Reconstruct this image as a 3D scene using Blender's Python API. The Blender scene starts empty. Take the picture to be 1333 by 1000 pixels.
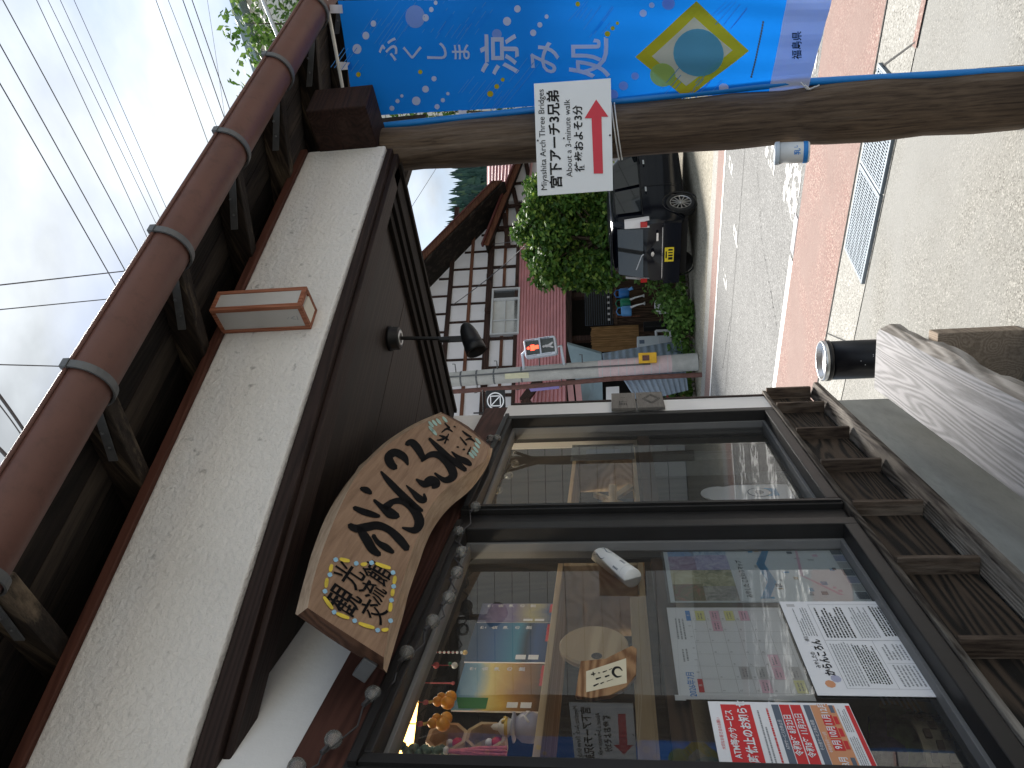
import bpy, bmesh, math, random
from mathutils import Vector, Matrix, Euler
R = math.radians
rnd = random.Random(7)
SC = bpy.context.scene
COL = SC.collection

# ------------------------------------------------------------------ camera (the phone was held on its side: 90 degree roll)
FPX, CAMH = 1000.0, 1.55
_r, _p = math.atan(0.040), math.atan(0.1364)
CF = Vector((0, math.cos(_p), math.sin(_p)))
_U0 = Vector((0, -math.sin(_p), math.cos(_p)))
_R0 = Vector((1, 0, 0))
CR = math.cos(_r) * _R0 - math.sin(_r) * _U0
CU = math.cos(_r) * _U0 + math.sin(_r) * _R0
CP = Vector((0, 0, CAMH))
cam = bpy.data.cameras.new('camera')
camo = bpy.data.objects.new('camera', cam)
COL.objects.link(camo)
_X, _Y, _Z = -CU, CR, -CF
camo.matrix_world = Matrix(((_X.x, _Y.x, _Z.x, CP.x), (_X.y, _Y.y, _Z.y, CP.y), (_X.z, _Y.z, _Z.z, CP.z), (0, 0, 0, 1)))
cam.sensor_fit = 'HORIZONTAL'
cam.sensor_width = 36
cam.lens = 36 * FPX / 1333
cam.clip_start, cam.clip_end = 0.05, 3000
SC.camera = camo

# ------------------------------------------------------------------ sky, sun, exposure
SUN_AZ, SUN_EL = R(14), R(46)
w = bpy.data.worlds.new('World')
SC.world = w
w.use_nodes = True
nt = w.node_tree
nt.nodes.clear()
N = nt.nodes.new
out = N('ShaderNodeOutputWorld'); bg = N('ShaderNodeBackground')
sky = N('ShaderNodeTexSky'); sky.sky_type = 'NISHITA'; sky.sun_disc = False
sky.sun_elevation = SUN_EL; sky.sun_rotation = SUN_AZ
sky.air_density = 1.0; sky.dust_density = 0.3; sky.ozone_density = 1.5
tc = N('ShaderNodeTexCoord')
mp = N('ShaderNodeMapping'); mp.inputs['Scale'].default_value = (1, 1, 1.9)
ns = N('ShaderNodeTexNoise'); ns.inputs['Scale'].default_value = 2.3; ns.inputs['Detail'].default_value = 9; ns.inputs['Roughness'].default_value = 0.55; ns.inputs['Distortion'].default_value = 0.25
rp = N('ShaderNodeValToRGB'); rp.color_ramp.elements[0].position = 0.40; rp.color_ramp.elements[1].position = 0.60
rp.color_ramp.elements[0].color = (0.30, 0.30, 0.30, 1); rp.color_ramp.elements[1].color = (1, 1, 1, 1)
hs = N('ShaderNodeHueSaturation'); hs.inputs['Saturation'].default_value = 0.25; hs.inputs['Value'].default_value = 0.22
n2 = N('ShaderNodeTexNoise'); n2.inputs['Scale'].default_value = 3.1; n2.inputs['Detail'].default_value = 7; n2.inputs['Roughness'].default_value = 0.5
mr = N('ShaderNodeMapRange'); mr.inputs['From Min'].default_value = 0.35; mr.inputs['From Max'].default_value = 0.68; mr.inputs['To Min'].default_value = 0.62; mr.inputs['To Max'].default_value = 1.38
ml = N('ShaderNodeVectorMath'); ml.operation = 'SCALE'
ad = N('ShaderNodeVectorMath'); ad.operation = 'ADD'; ad.inputs[1].default_value = (4.5, 4.85, 5.1)
mx = N('ShaderNodeMix'); mx.data_type = 'RGBA'
L = nt.links.new
L(tc.outputs['Generated'], mp.inputs['Vector']); L(mp.outputs[0], ns.inputs['Vector']); L(mp.outputs[0], n2.inputs['Vector'])
L(ns.outputs['Fac'], rp.inputs['Fac']); L(rp.outputs['Color'], mx.inputs['Factor'])
L(sky.outputs['Color'], hs.inputs['Color']); L(sky.outputs['Color'], mx.inputs['A'])
L(hs.outputs['Color'], ad.inputs[0]); L(n2.outputs['Fac'], mr.inputs['Value'])
L(ad.outputs[0], ml.inputs[0]); L(mr.outputs[0], ml.inputs['Scale']); L(ml.outputs[0], mx.inputs['B'])
L(mx.outputs['Result'], bg.inputs['Color']); L(bg.outputs[0], out.inputs['Surface'])
bg.inputs['Strength'].default_value = 0.050
sun = bpy.data.lights.new('sun', 'SUN'); sun.energy = 3.1; sun.angle = R(16); sun.color = (1.0, 0.95, 0.88)
suno = bpy.data.objects.new('sun', sun); COL.objects.link(suno)
_sd = Vector((math.sin(SUN_AZ) * math.cos(SUN_EL), math.cos(SUN_AZ) * math.cos(SUN_EL), math.sin(SUN_EL)))
suno.rotation_euler = _sd.to_track_quat('Z', 'Y').to_euler()
suno.location = (0, 0, 30)
vs = SC.view_settings
vs.view_transform = 'Standard'; vs.look = 'None'; vs.gamma = 1; vs.use_curve_mapping = False
vs.exposure = 1.65
SC.cycles.max_bounces = 8
SC.cycles.transparent_max_bounces = 12

# ------------------------------------------------------------------ surveying: a pixel of the photograph -> the point of a real plane it sees
def ray(x, y):
    return CF + (1000 - y - 500) / FPX * CR - (x - 666.5) / FPX * CU
def onz(x, y, z=0.0):
    d = ray(x, y); return CP + d * ((z - CAMH) / d.z)
def onplane(P, n, x, y):
    d = ray(x, y); return CP + d * ((P - CP).dot(n) / d.dot(n))
def ondepth(x, y, Y):
    d = ray(x, y); return CP + d * (Y / d.y)
def yawv(deg):
    return Vector((math.sin(R(deg)), math.cos(R(deg)), 0))
class Frame:
    """upright frame: local x runs along the wall to the right, local y goes into it, z up"""
    def __init__(s, O, yaw):
        s.O = Vector(O); s.dx = yawv(yaw); s.dy = Vector((-s.dx.y, s.dx.x, 0))
        s.M = Matrix(((s.dx.x, s.dy.x, 0, s.O.x), (s.dx.y, s.dy.y, 0, s.O.y), (0, 0, 1, s.O.z), (0, 0, 0, 1)))
        s.Mi = s.M.inverted()
        s.rz = math.atan2(s.dx.y, s.dx.x)
    def px(s, x, y, d=0.0):
        """pixel -> local (x, d, z) on the plane d deep in the wall"""
        return s.Mi @ onplane(s.O + s.dy * d, s.dy, x, y)
I4 = Matrix.Identity(4)

# ------------------------------------------------------------------ mesh helpers
class MB:
    def __init__(s):
        s.v, s.f, s.sm = [], [], []
    def add(s, vs, fs, smooth=False):
        b = len(s.v); s.v += [Vector(v) for v in vs]
        for f in fs:
            s.f.append([b + i for i in f]); s.sm.append(smooth)
        return s
    def hexa(s, p):
        """8 corners: bottom loop 0-3, top loop 4-7"""
        return s.add(p, [(3, 2, 1, 0), (4, 5, 6, 7), (0, 1, 5, 4), (1, 2, 6, 5), (2, 3, 7, 6), (3, 0, 4, 7)])
    def box(s, x0, x1, y0, y1, z0, z1, M=None):
        p = [(x0, y0, z0), (x1, y0, z0), (x1, y1, z0), (x0, y1, z0), (x0, y0, z1), (x1, y0, z1), (x1, y1, z1), (x0, y1, z1)]
        if M: p = [M @ Vector(q) for q in p]
        return s.hexa(p)
    def beam(s, a, b, w, h, up=(0, 0, 1)):
        """bar of section w x h from a to b (centre line)"""
        a, b = Vector(a), Vector(b); d = (b - a).normalized(); up = Vector(up)
        sx = d.cross(up)
        if sx.length < 1e-4: sx = d.cross(Vector((1, 0, 0)))
        sx.normalize(); sz = sx.cross(d).normalized()
        p = []
        for q in (a, b):
            p += [q - sx * w / 2 - sz * h / 2, q + sx * w / 2 - sz * h / 2, q + sx * w / 2 + sz * h / 2, q - sx * w / 2 + sz * h / 2]
        return s.hexa(p)
    def quad(s, a, b, c, d):
        return s.add([a, b, c, d], [(0, 1, 2, 3)])
    def rect(s, x0, x1, z0, z1, y=0.0):
        """upright sheet facing -y"""
        return s.quad((x0, y, z0), (x1, y, z0), (x1, y, z1), (x0, y, z1))
    def poly(s, pts):
        return s.add(pts, [tuple(range(len(pts)))])
    def prism(s, pts, off):
        """flat outline pushed along off"""
        n = len(pts); off = Vector(off); a = [Vector(p) for p in pts]; b = [p + off for p in a]
        return s.add(a + b, [tuple(range(n - 1, -1, -1)), tuple(range(n, 2 * n))] + [(i, (i + 1) % n, n + (i + 1) % n, n + i) for i in range(n)])
    def tube(s, pts, r, n=8, caps=True, smooth=True):
        pts = [Vector(p) for p in pts]; m = len(pts)
        rs = r if isinstance(r, (list, tuple)) else [r] * m
        vs_, fs_ = [], []; pr = None
        for i, p in enumerate(pts):
            d = (pts[min(i + 1, m - 1)] - pts[max(i - 1, 0)]).normalized()
            if pr is None:
                pr = d.orthogonal().normalized()
            else:
                pr = (pr - d * pr.dot(d)); pr = pr.normalized() if pr.length > 1e-6 else d.orthogonal().normalized()
            q = d.cross(pr)
            for k in range(n):
                a = 2 * math.pi * k / n
                vs_.append(p + (pr * math.cos(a) + q * math.sin(a)) * rs[i])
        for i in range(m - 1):
            for k in range(n):
                fs_.append((i * n + k, i * n + (k + 1) % n, (i + 1) * n + (k + 1) % n, (i + 1) * n + k))
        s.add(vs_, fs_, smooth)
        if caps:
            s.add(vs_[:n], [tuple(range(n - 1, -1, -1))]); s.add(vs_[-n:], [tuple(range(n))])
        return s
    def lathe(s, prof, n=16, M=None, smooth=True, cap=True):
        """prof: (radius, height) turned round z"""
        vs_, fs_ = [], []
        for r_, z in prof:
            for k in range(n):
                a = 2 * math.pi * k / n; v = Vector((r_ * math.cos(a), r_ * math.sin(a), z)); vs_.append(M @ v if M else v)
        for i in range(len(prof) - 1):
            for k in range(n):
                fs_.append((i * n + k, i * n + (k + 1) % n, (i + 1) * n + (k + 1) % n, (i + 1) * n + k))
        s.add(vs_, fs_, smooth)
        if cap:
            s.add(vs_[:n], [tuple(range(n - 1, -1, -1))]); s.add(vs_[-n:], [tuple(range(n))])
        return s
    def ball(s, c, r, n=12, sc=(1, 1, 1), M=None):
        c = Vector(c); m = max(4, n // 2); prof = []
        vs_, fs_ = [], []
        for i in range(m + 1):
            t = math.pi * i / m
            for k in range(n):
                a = 2 * math.pi * k / n
                v = Vector((r * math.sin(t) * math.cos(a) * sc[0], r * math.sin(t) * math.sin(a) * sc[1], -r * math.cos(t) * sc[2]))
                vs_.append((M @ v if M else v) + c)
        for i in range(m):
            for k in range(n):
                fs_.append((i * n + k, i * n + (k + 1) % n, (i + 1) * n + (k + 1) % n, (i + 1) * n + k))
        return s.add(vs_, fs_, True)
    def disc(s, c, r, n=20, ax=(1, 0, 0), ay=(0, 0, 1), ry=None):
        c, ax, ay = Vector(c), Vector(ax), Vector(ay); ry = ry or r
        return s.poly([c + ax * r * math.cos(2 * math.pi * k / n) + ay * ry * math.sin(2 * math.pi * k / n) for k in range(n)])
    def mesh(s, name, mat):
        me = bpy.data.meshes.new(name)
        me.from_pydata([tuple(v) for v in s.v], [], s.f)
        me.polygons.foreach_set('use_smooth', s.sm)
        if mat: me.materials.append(mat)
        me.update(); return me

def wm(o):
    m = o.matrix_basis.copy(); p = o.parent
    while p:
        m = p.matrix_basis @ m; p = p.parent
    return m
def obj(name, mb, mat, parent=None, M=None, bev=0.0, kind=None, seg=2):
    """link mb as ONE mesh object. Its vertices are in the frame M (default: the parent's own frame)"""
    me = mb.mesh(name, mat) if isinstance(mb, MB) else mb
    if not isinstance(mb, MB) and mat and not me.materials: me.materials.append(mat)
    o = bpy.data.objects.new(name, me); COL.objects.link(o)
    o.parent = parent
    if M is not None:
        o.matrix_basis = (wm(parent).inverted() @ M) if parent else M
    if bev:
        b = o.modifiers.new('soft edges', 'BEVEL'); b.width = bev; b.segments = seg; b.limit_method = 'ANGLE'
    if kind: o['kind'] = kind
    return o
def tag(o, label, cat, group=None):
    o['label'] = label; o['category'] = cat
    if group: o['group'] = group
    return o
def thing(name, label, cat, M=None, group=None):
    o = bpy.data.objects.new(name, None); COL.objects.link(o); o.empty_display_size = 0.1
    if M is not None: o.matrix_basis = M
    return tag(o, label, cat, group)
def at(fr, x, y, z):
    return fr.M @ Matrix.Translation((x, y, z))
def struct(name, mb, mat, M=None):
    o = obj(name, mb, mat, None, M); o['kind'] = 'structure'; return o
def copyof(o, parent, loc=None, M=None):
    c = o.copy(); COL.objects.link(c); c.parent = parent
    if loc is not None: c.location = loc
    if M is not None: c.matrix_basis = M
    return c
def dup(root, M, label=None, group=None):
    r = root.copy(); COL.objects.link(r); r.matrix_basis = M
    if label: r['label'] = label
    if group: r['group'] = group
    for ch in list(root.children):
        c = copyof(ch, r)
        for g in ch.children: copyof(g, c)
    return r

_TX = bpy.data.curves.new('lettering', 'FONT')
_TO = bpy.data.objects.new('lettering_maker', _TX)
def text(mb, s, size, x=0, z=0, y=0.0, align='CENTER', bold=0.0, fx=None, sx=1.0, rot=0.0, mirror=False, fit=None):
    """lettering as flat faces facing -y in the xz plane, added to mb; fx maps (x, z) to a point"""
    if _TO.name not in COL.objects: COL.objects.link(_TO)
    _TX.body = s; _TX.size = 1.0; _TX.align_x = align; _TX.align_y = 'CENTER'; _TX.offset = bold; _TX.resolution_u = 3; _TX.extrude = 0
    bpy.context.view_layer.update()
    dg = bpy.context.evaluated_depsgraph_get()
    me = bpy.data.meshes.new_from_object(_TO.evaluated_get(dg))
    if fit and len(me.vertices):
        xs_ = [v.co.x for v in me.vertices]; size = fit / max(1e-6, max(xs_) - min(xs_))
    c, sn = math.cos(rot), math.sin(rot); vs_ = []
    for v in me.vertices:
        a, b = v.co.x * size * sx, v.co.y * size
        if mirror: a = -a
        a, b = a * c - b * sn + x, a * sn + b * c + z
        vs_.append(fx(a, b) if fx else Vector((a, y, b)))
    fs_ = [tuple(p.vertices) for p in me.polygons]
    mb.add(vs_, fs_)
    bpy.data.meshes.remove(me)
    return mb
def brush(mb, pts, y=0.0, n=14, fx=None, w0=1.0):
    """one brush stroke: pts = (x, z, half width), a smooth ribbon facing -y"""
    P = [Vector((a, b, c)) for a, b, c in pts]
    if len(P) > 2:
        Q = []
        m = len(P)
        for i in range(m - 1):
            p0, p1, p2, p3 = P[max(i - 1, 0)], P[i], P[i + 1], P[min(i + 2, m - 1)]
            for k in range(n // 2):
                t = k / (n // 2)
                Q.append(0.5 * ((2 * p1) + (p2 - p0) * t + (2 * p0 - 5 * p1 + 4 * p2 - p3) * t * t + (3 * p1 - p0 - 3 * p2 + p3) * t ** 3))
        Q.append(P[-1]); P = Q
    left, right = [], []
    for i, p in enumerate(P):
        d = P[min(i + 1, len(P) - 1)] - P[max(i - 1, 0)]; d = Vector((d.x, d.y, 0)).normalized(); nn = Vector((-d.y, d.x, 0))
        hw = max(p.z, 0.0005) * w0
        left.append((p.x + nn.x * hw, p.y + nn.y * hw)); right.append((p.x - nn.x * hw, p.y - nn.y * hw))
    d0 = (P[0] - P[1]); d0 = Vector((d0.x, d0.y, 0)).normalized(); d1 = (P[-1] - P[-2]); d1 = Vector((d1.x, d1.y, 0)).normalized()
    left.insert(0, (P[0].x + d0.x * P[0].z * .7, P[0].y + d0.y * P[0].z * .7)); right.insert(0, left[0])
    left.append((P[-1].x + d1.x * P[-1].z * .7, P[-1].y + d1.y * P[-1].z * .7)); right.append(left[-1])
    pt = lambda q: fx(q[0], q[1]) if fx else Vector((q[0], y, q[1]))
    mm = len(left)
    mb.add([pt(q) for q in left] + [pt(q) for q in right], [(i, mm + i, mm + i + 1, i + 1) for i in range(mm - 1)])
    return mb
# ------------------------------------------------------------------ materials (base colours; the scene lights them, only hill haze and recess shade are painted)
_MC = {}
def _new(name):
    m = bpy.data.materials.new(name); m.use_nodes = True
    nt = m.node_tree; b = nt.nodes['Principled BSDF']
    return m, nt, b
def _coord(nt, scale=(1, 1, 1), rot=(0, 0, 0), kind='Object'):
    t = nt.nodes.new('ShaderNodeTexCoord'); p = nt.nodes.new('ShaderNodeMapping')
    p.inputs['Scale'].default_value = scale; p.inputs['Rotation'].default_value = rot
    nt.links.new(t.outputs[kind], p.inputs['Vector']); return p.outputs[0]
def _noise(nt, vec, scale, detail=4, rough=0.55, dist=0.0):
    n = nt.nodes.new('ShaderNodeTexNoise'); n.inputs['Scale'].default_value = scale; n.inputs['Detail'].default_value = detail
    n.inputs['Roughness'].default_value = rough; n.inputs['Distortion'].default_value = dist
    nt.links.new(vec, n.inputs['Vector']); return n.outputs['Fac']
def _ramp(nt, fac, stops, interp='LINEAR'):
    r = nt.nodes.new('ShaderNodeValToRGB'); cr = r.color_ramp; cr.interpolation = interp
    while len(cr.elements) < len(stops): cr.elements.new(0.5)
    for e, (p, c) in zip(cr.elements, stops):
        e.position = p; e.color = (*c, 1) if len(c) == 3 else c
    nt.links.new(fac, r.inputs['Fac']); return r.outputs['Color']
def _mix(nt, fac, a, b, mode='MIX'):
    m = nt.nodes.new('ShaderNodeMix'); m.data_type = 'RGBA'; m.blend_type = mode
    for k, v in (('Factor', fac), ('A', a), ('B', b)):
        if isinstance(v, (int, float)): m.inputs[k].default_value = v
        elif isinstance(v, tuple): m.inputs[k].default_value = (*v, 1)
        else: nt.links.new(v, m.inputs[k])
    return m.outputs['Result']
def _bump(nt, b, h, s=0.4, d=0.01):
    n = nt.nodes.new('ShaderNodeBump'); n.inputs['Strength'].default_value = s; n.inputs['Distance'].default_value = d
    nt.links.new(h, n.inputs['Height']); nt.links.new(n.outputs[0], b.inputs['Normal'])
def _objrand(nt):
    o = nt.nodes.new('ShaderNodeObjectInfo'); return o.outputs['Random']
def flat(name, c, rough=0.6, metal=0.0, var=0.12, vs=6.0, spec=0.4, emit=None, es=1.0, dirt=0.0, bump=0.0):
    if name in _MC: return _MC[name]
    m, nt, b = _new(name)
    b.inputs['Roughness'].default_value = rough; b.inputs['Metallic'].default_value = metal; b.inputs['Specular IOR Level'].default_value = spec
    v = _coord(nt); f = _noise(nt, v, vs, 5)
    col = _ramp(nt, f, [(0.3, tuple(x * (1 - var) for x in c)), (0.7, tuple(min(1, x * (1 + var)) for x in c))])
    if dirt:
        g = _noise(nt, v, vs * 3.1, 6, 0.7)
        col = _mix(nt, _ramp(nt, g, [(0.52, (0, 0, 0)), (0.75, (dirt,) * 3)]), col, tuple(x * 0.35 for x in c))
    nt.links.new(col, b.inputs['Base Color'])
    if bump: _bump(nt, b, _noise(nt, v, vs * 12, 4), bump, 0.003)
    if emit:
        b.inputs['Emission Color'].default_value = (*emit, 1); b.inputs['Emission Strength'].default_value = es
    _MC[name] = m; return m
def wood(name, c1, c2, ax='x', scale=9.0, stretch=14.0, rough=0.75, ring=0.5, bump=0.5, weather=None, wamt=0.5, knots=False, rv=0.25):
    """grain along local axis ax; each piece gets its own tone"""
    if name in _MC: return _MC[name]
    m, nt, b = _new(name)
    sc = {'x': (1 / stretch, 1, 1), 'y': (1, 1 / stretch, 1), 'z': (1, 1, 1 / stretch)}[ax]
    t = nt.nodes.new('ShaderNodeTexCoord'); add = nt.nodes.new('ShaderNodeVectorMath'); add.operation = 'ADD'
    rn = _objrand(nt); sm = nt.nodes.new('ShaderNodeVectorMath'); sm.operation = 'SCALE'; sm.inputs[0].default_value = (7.3, 5.1, 3.7)
    nt.links.new(rn, sm.inputs['Scale']); nt.links.new(t.outputs['Object'], add.inputs[0]); nt.links.new(sm.outputs[0], add.inputs[1])
    p = nt.nodes.new('ShaderNodeMapping'); p.inputs['Scale'].default_value = sc; nt.links.new(add.outputs[0], p.inputs['Vector'])
    v = p.outputs[0]
    warp = _noise(nt, v, scale * 0.35, 3)
    fine = _noise(nt, v, scale * 9, 8, 0.65, 0.3)
    w_ = nt.nodes.new('ShaderNodeTexNoise'); w_.inputs['Scale'].default_value = scale * 0.5; w_.inputs['Detail'].default_value = 1.5; w_.inputs['Distortion'].default_value = 0.3
    nt.links.new(v, w_.inputs['Vector'])
    mt = nt.nodes.new('ShaderNodeMath'); mt.operation = 'MULTIPLY'; mt.inputs[1].default_value = 130.0; nt.links.new(w_.outputs['Fac'], mt.inputs[0])
    sn = nt.nodes.new('ShaderNodeMath'); sn.operation = 'SINE'; nt.links.new(mt.outputs[0], sn.inputs[0])
    s2 = nt.nodes.new('ShaderNodeMapRange'); s2.inputs['From Min'].default_value = -1; nt.links.new(sn.outputs[0], s2.inputs['Value'])
    g = nt.nodes.new('ShaderNodeMix'); g.data_type = 'FLOAT'; g.inputs['Factor'].default_value = ring
    nt.links.new(fine, g.inputs['A']); nt.links.new(s2.outputs[0], g.inputs['B'])
    col = _ramp(nt, g.outputs['Result'], [(0.30, c1), (0.66, c2)])
    col = _mix(nt, _ramp(nt, warp, [(0.35, (0, 0, 0)), (0.7, (0.35,) * 3)]), col, tuple(x * 0.6 for x in c1))
    if weather:
        wn = _noise(nt, v, scale * 0.8, 7, 0.7)
        col = _mix(nt, _ramp(nt, wn, [(0.5, (0, 0, 0)), (0.68, (wamt,) * 3)]), col, weather)
    hv = nt.nodes.new('ShaderNodeHueSaturation'); rr = nt.nodes.new('ShaderNodeMapRange')
    rr.inputs['To Min'].default_value = 1 - rv; rr.inputs['To Max'].default_value = 1 + rv
    nt.links.new(rn, rr.inputs['Value']); nt.links.new(rr.outputs[0], hv.inputs['Value']); nt.links.new(col, hv.inputs['Color'])
    nt.links.new(hv.outputs[0], b.inputs['Base Color'])
    b.inputs['Roughness'].default_value = rough; b.inputs['Specular IOR Level'].default_value = 0.22
    _bump(nt, b, g.outputs['Result'], bump, 0.004)
    _MC[name] = m; return m
def speckle(name, base, lite, dark, sc=120.0, rough=0.9, patch=None, pscale=0.7, bump=0.5, spec=0.3, stain=0.35):
    """asphalt, exposed aggregate and pavements: small stones, large soft patches"""
    if name in _MC: return _MC[name]
    m, nt, b = _new(name)
    v = _coord(nt)
    vo = nt.nodes.new('ShaderNodeTexVoronoi'); vo.inputs['Scale'].default_value = sc; nt.links.new(v, vo.inputs['Vector'])
    sp = nt.nodes.new('ShaderNodeSeparateColor'); nt.links.new(vo.outputs['Color'], sp.inputs[0])
    col = _ramp(nt, sp.outputs[0], [(0.0, dark), (0.25, base), (0.75, base), (0.97, lite)])
    n1 = _noise(nt, v, pscale, 7, 0.6, 0.4)
    if patch: col = _mix(nt, _ramp(nt, n1, [(0.40, (0, 0, 0)), (0.58, (0.85,) * 3)]), col, patch)
    n2 = _noise(nt, v, pscale * 3.3, 6, 0.65)
    col = _mix(nt, _ramp(nt, n2, [(0.4, (0, 0, 0)), (0.75, (stain,) * 3)]), col, tuple(x * 0.62 for x in base))
    nt.links.new(col, b.inputs['Base Color']); b.inputs['Roughness'].default_value = rough; b.inputs['Specular IOR Level'].default_value = spec
    _bump(nt, b, vo.outputs['Distance'], bump, 0.004)
    _MC[name] = m; return m
def concrete(name, c, rough=0.7, var=0.25, sc=1.5, pits=True, streak=(1, 1, 1)):
    if name in _MC: return _MC[name]
    m, nt, b = _new(name)
    v = _coord(nt, streak); n1 = _noise(nt, v, sc, 8, 0.65, 0.3); n2 = _noise(nt, v, sc * 14, 5, 0.6)
    col = _ramp(nt, n1, [(0.3, tuple(x * (1 - var) for x in c)), (0.7, tuple(x * (1 + var) for x in c))])
    col = _mix(nt, _ramp(nt, n2, [(0.3, (0.25,) * 3), (0.5, (0, 0, 0))]), col, tuple(x * 0.6 for x in c))
    nt.links.new(col, b.inputs['Base Color']); b.inputs['Roughness'].default_value = rough
    _bump(nt, b, n2, 0.25, 0.004); _MC[name] = m; return m
def plaster(name, c, rough=0.9, sc=80.0, bump=0.7, speck=0.5, streaks=0.0):
    if name in _MC: return _MC[name]
    m, nt, b = _new(name)
    v = _coord(nt); n1 = _noise(nt, v, sc, 5, 0.6, 0.2); n2 = _noise(nt, v, 1.7, 6, 0.6); n3 = _noise(nt, v, sc * 0.45, 3, 0.5)
    col = _ramp(nt, n2, [(0.3, tuple(x * 0.9 for x in c)), (0.7, c)])
    col = _mix(nt, _ramp(nt, n3, [(0.22, (speck,) * 3), (0.33, (0, 0, 0))]), col, tuple(x * 0.35 for x in c))
    if streaks:
        vz = _coord(nt, (6, 6, 0.5)); n4 = _noise(nt, vz, 1.6, 6, 0.65)
        col = _mix(nt, _ramp(nt, n4, [(0.5, (0, 0, 0)), (0.75, (streaks,) * 3)]), col, (c[0] * 0.6, c[1] * 0.56, c[2] * 0.5))
    nt.links.new(col, b.inputs['Base Color']); b.inputs['Roughness'].default_value = rough; b.inputs['Specular IOR Level'].default_value = 0.2
    _bump(nt, b, n1, bump, 0.012); _MC[name] = m; return m
def glass(name, tint=(1, 1, 1), ior=1.75, rough=0.0, dirt=0.03):
    if name in _MC: return _MC[name]
    m = bpy.data.materials.new(name); m.use_nodes = True; nt = m.node_tree; nt.nodes.clear()
    o = nt.nodes.new('ShaderNodeOutputMaterial'); t = nt.nodes.new('ShaderNodeBsdfTransparent'); g = nt.nodes.new('ShaderNodeBsdfGlossy')
    f = nt.nodes.new('ShaderNodeFresnel'); x = nt.nodes.new('ShaderNodeMixShader'); d = nt.nodes.new('ShaderNodeBsdfDiffuse'); y = nt.nodes.new('ShaderNodeMixShader')
    t.inputs['Color'].default_value = (*tint, 1); g.inputs['Roughness'].default_value = rough; f.inputs['IOR'].default_value = ior
    d.inputs['Color'].default_value = (0.6, 0.6, 0.58, 1); y.inputs['Fac'].default_value = dirt
    nt.links.new(f.outputs[0], x.inputs['Fac']); nt.links.new(t.outputs[0], x.inputs[1]); nt.links.new(g.outputs[0], x.inputs[2])
    nt.links.new(x.outputs[0], y.inputs[1]); nt.links.new(d.outputs[0], y.inputs[2]); nt.links.new(y.outputs[0], o.inputs['Surface'])
    _MC[name] = m; return m
def worn(name, c, keep=0.5, sc=9.0, rough=0.8):
    """paint that has flaked off: bare where the noise says"""
    if name in _MC: return _MC[name]
    m, nt, b = _new(name); v = _coord(nt); n = _noise(nt, v, sc, 8, 0.72, 0.2)
    a = _ramp(nt, n, [(keep - 0.03, (1, 1, 1)), (keep + 0.03, (0, 0, 0))])
    b.inputs['Base Color'].default_value = (*c, 1); b.inputs['Roughness'].default_value = rough
    nt.links.new(a, b.inputs['Alpha']); _MC[name] = m; return m
def leafmat(name, c1, c2, c3=None, rough=0.55):
    """each leaf its own green; thin leaves let some light through"""
    if name in _MC: return _MC[name]
    m, nt, b = _new(name)
    g = nt.nodes.new('ShaderNodeNewGeometry')
    col = _ramp(nt, g.outputs['Random Per Island'], [(0.0, c1), (0.7, c2), (1.0, c3 or c2)])
    nt.links.new(col, b.inputs['Base Color']); b.inputs['Roughness'].default_value = rough; b.inputs['Specular IOR Level'].default_value = 0.35
    tr = nt.nodes.new('ShaderNodeBsdfTranslucent'); nt.links.new(col, tr.inputs['Color'])
    x = nt.nodes.new('ShaderNodeMixShader'); x.inputs['Fac'].default_value = 0.3
    o = nt.nodes['Material Output']; nt.links.new(b.outputs[0], x.inputs[1]); nt.links.new(tr.outputs[0], x.inputs[2]); nt.links.new(x.outputs[0], o.inputs['Surface'])
    _MC[name] = m; return m
def gradient(name, stops, axis=0, a=0.0, b_=1.0, noise=0.1, nsc=6.0, rough=0.45, clear=0.0):
    """a printed picture: colours that run along a local axis from a to b_, broken up by noise"""
    if name in _MC: return _MC[name]
    m, nt, b = _new(name); v = _coord(nt)
    s = nt.nodes.new('ShaderNodeSeparateXYZ'); nt.links.new(v, s.inputs[0])
    r = nt.nodes.new('ShaderNodeMapRange'); r.inputs['From Min'].default_value = a; r.inputs['From Max'].default_value = b_
    nt.links.new(s.outputs[axis], r.inputs['Value'])
    n = _noise(nt, v, nsc, 7, 0.65, 0.6); ad_ = nt.nodes.new('ShaderNodeMath'); ad_.operation = 'MULTIPLY_ADD'
    ad_.inputs[1].default_value = noise * 2; nt.links.new(n, ad_.inputs[0]); nt.links.new(r.outputs[0], ad_.inputs[2])
    s3 = nt.nodes.new('ShaderNodeMath'); s3.operation = 'SUBTRACT'; s3.inputs[1].default_value = noise; nt.links.new(ad_.outputs[0], s3.inputs[0])
    nt.links.new(_ramp(nt, s3.outputs[0], stops), b.inputs['Base Color']); b.inputs['Roughness'].default_value = rough
    b.inputs['Coat Weight'].default_value = clear
    _MC[name] = m; return m
def photo(name, cols, sc=9.0):
    """a small printed photograph, colours in blotches"""
    if name in _MC: return _MC[name]
    m, nt, b = _new(name); v = _coord(nt); n = _noise(nt, v, sc, 6, 0.75, 1.0)
    k = len(cols)
    nt.links.new(_ramp(nt, n, [(0.3 + 0.4 * i / max(1, k - 1), c) for i, c in enumerate(cols)]), b.inputs['Base Color'])
    b.inputs['Roughness'].default_value = 0.5; _MC[name] = m; return m

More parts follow.
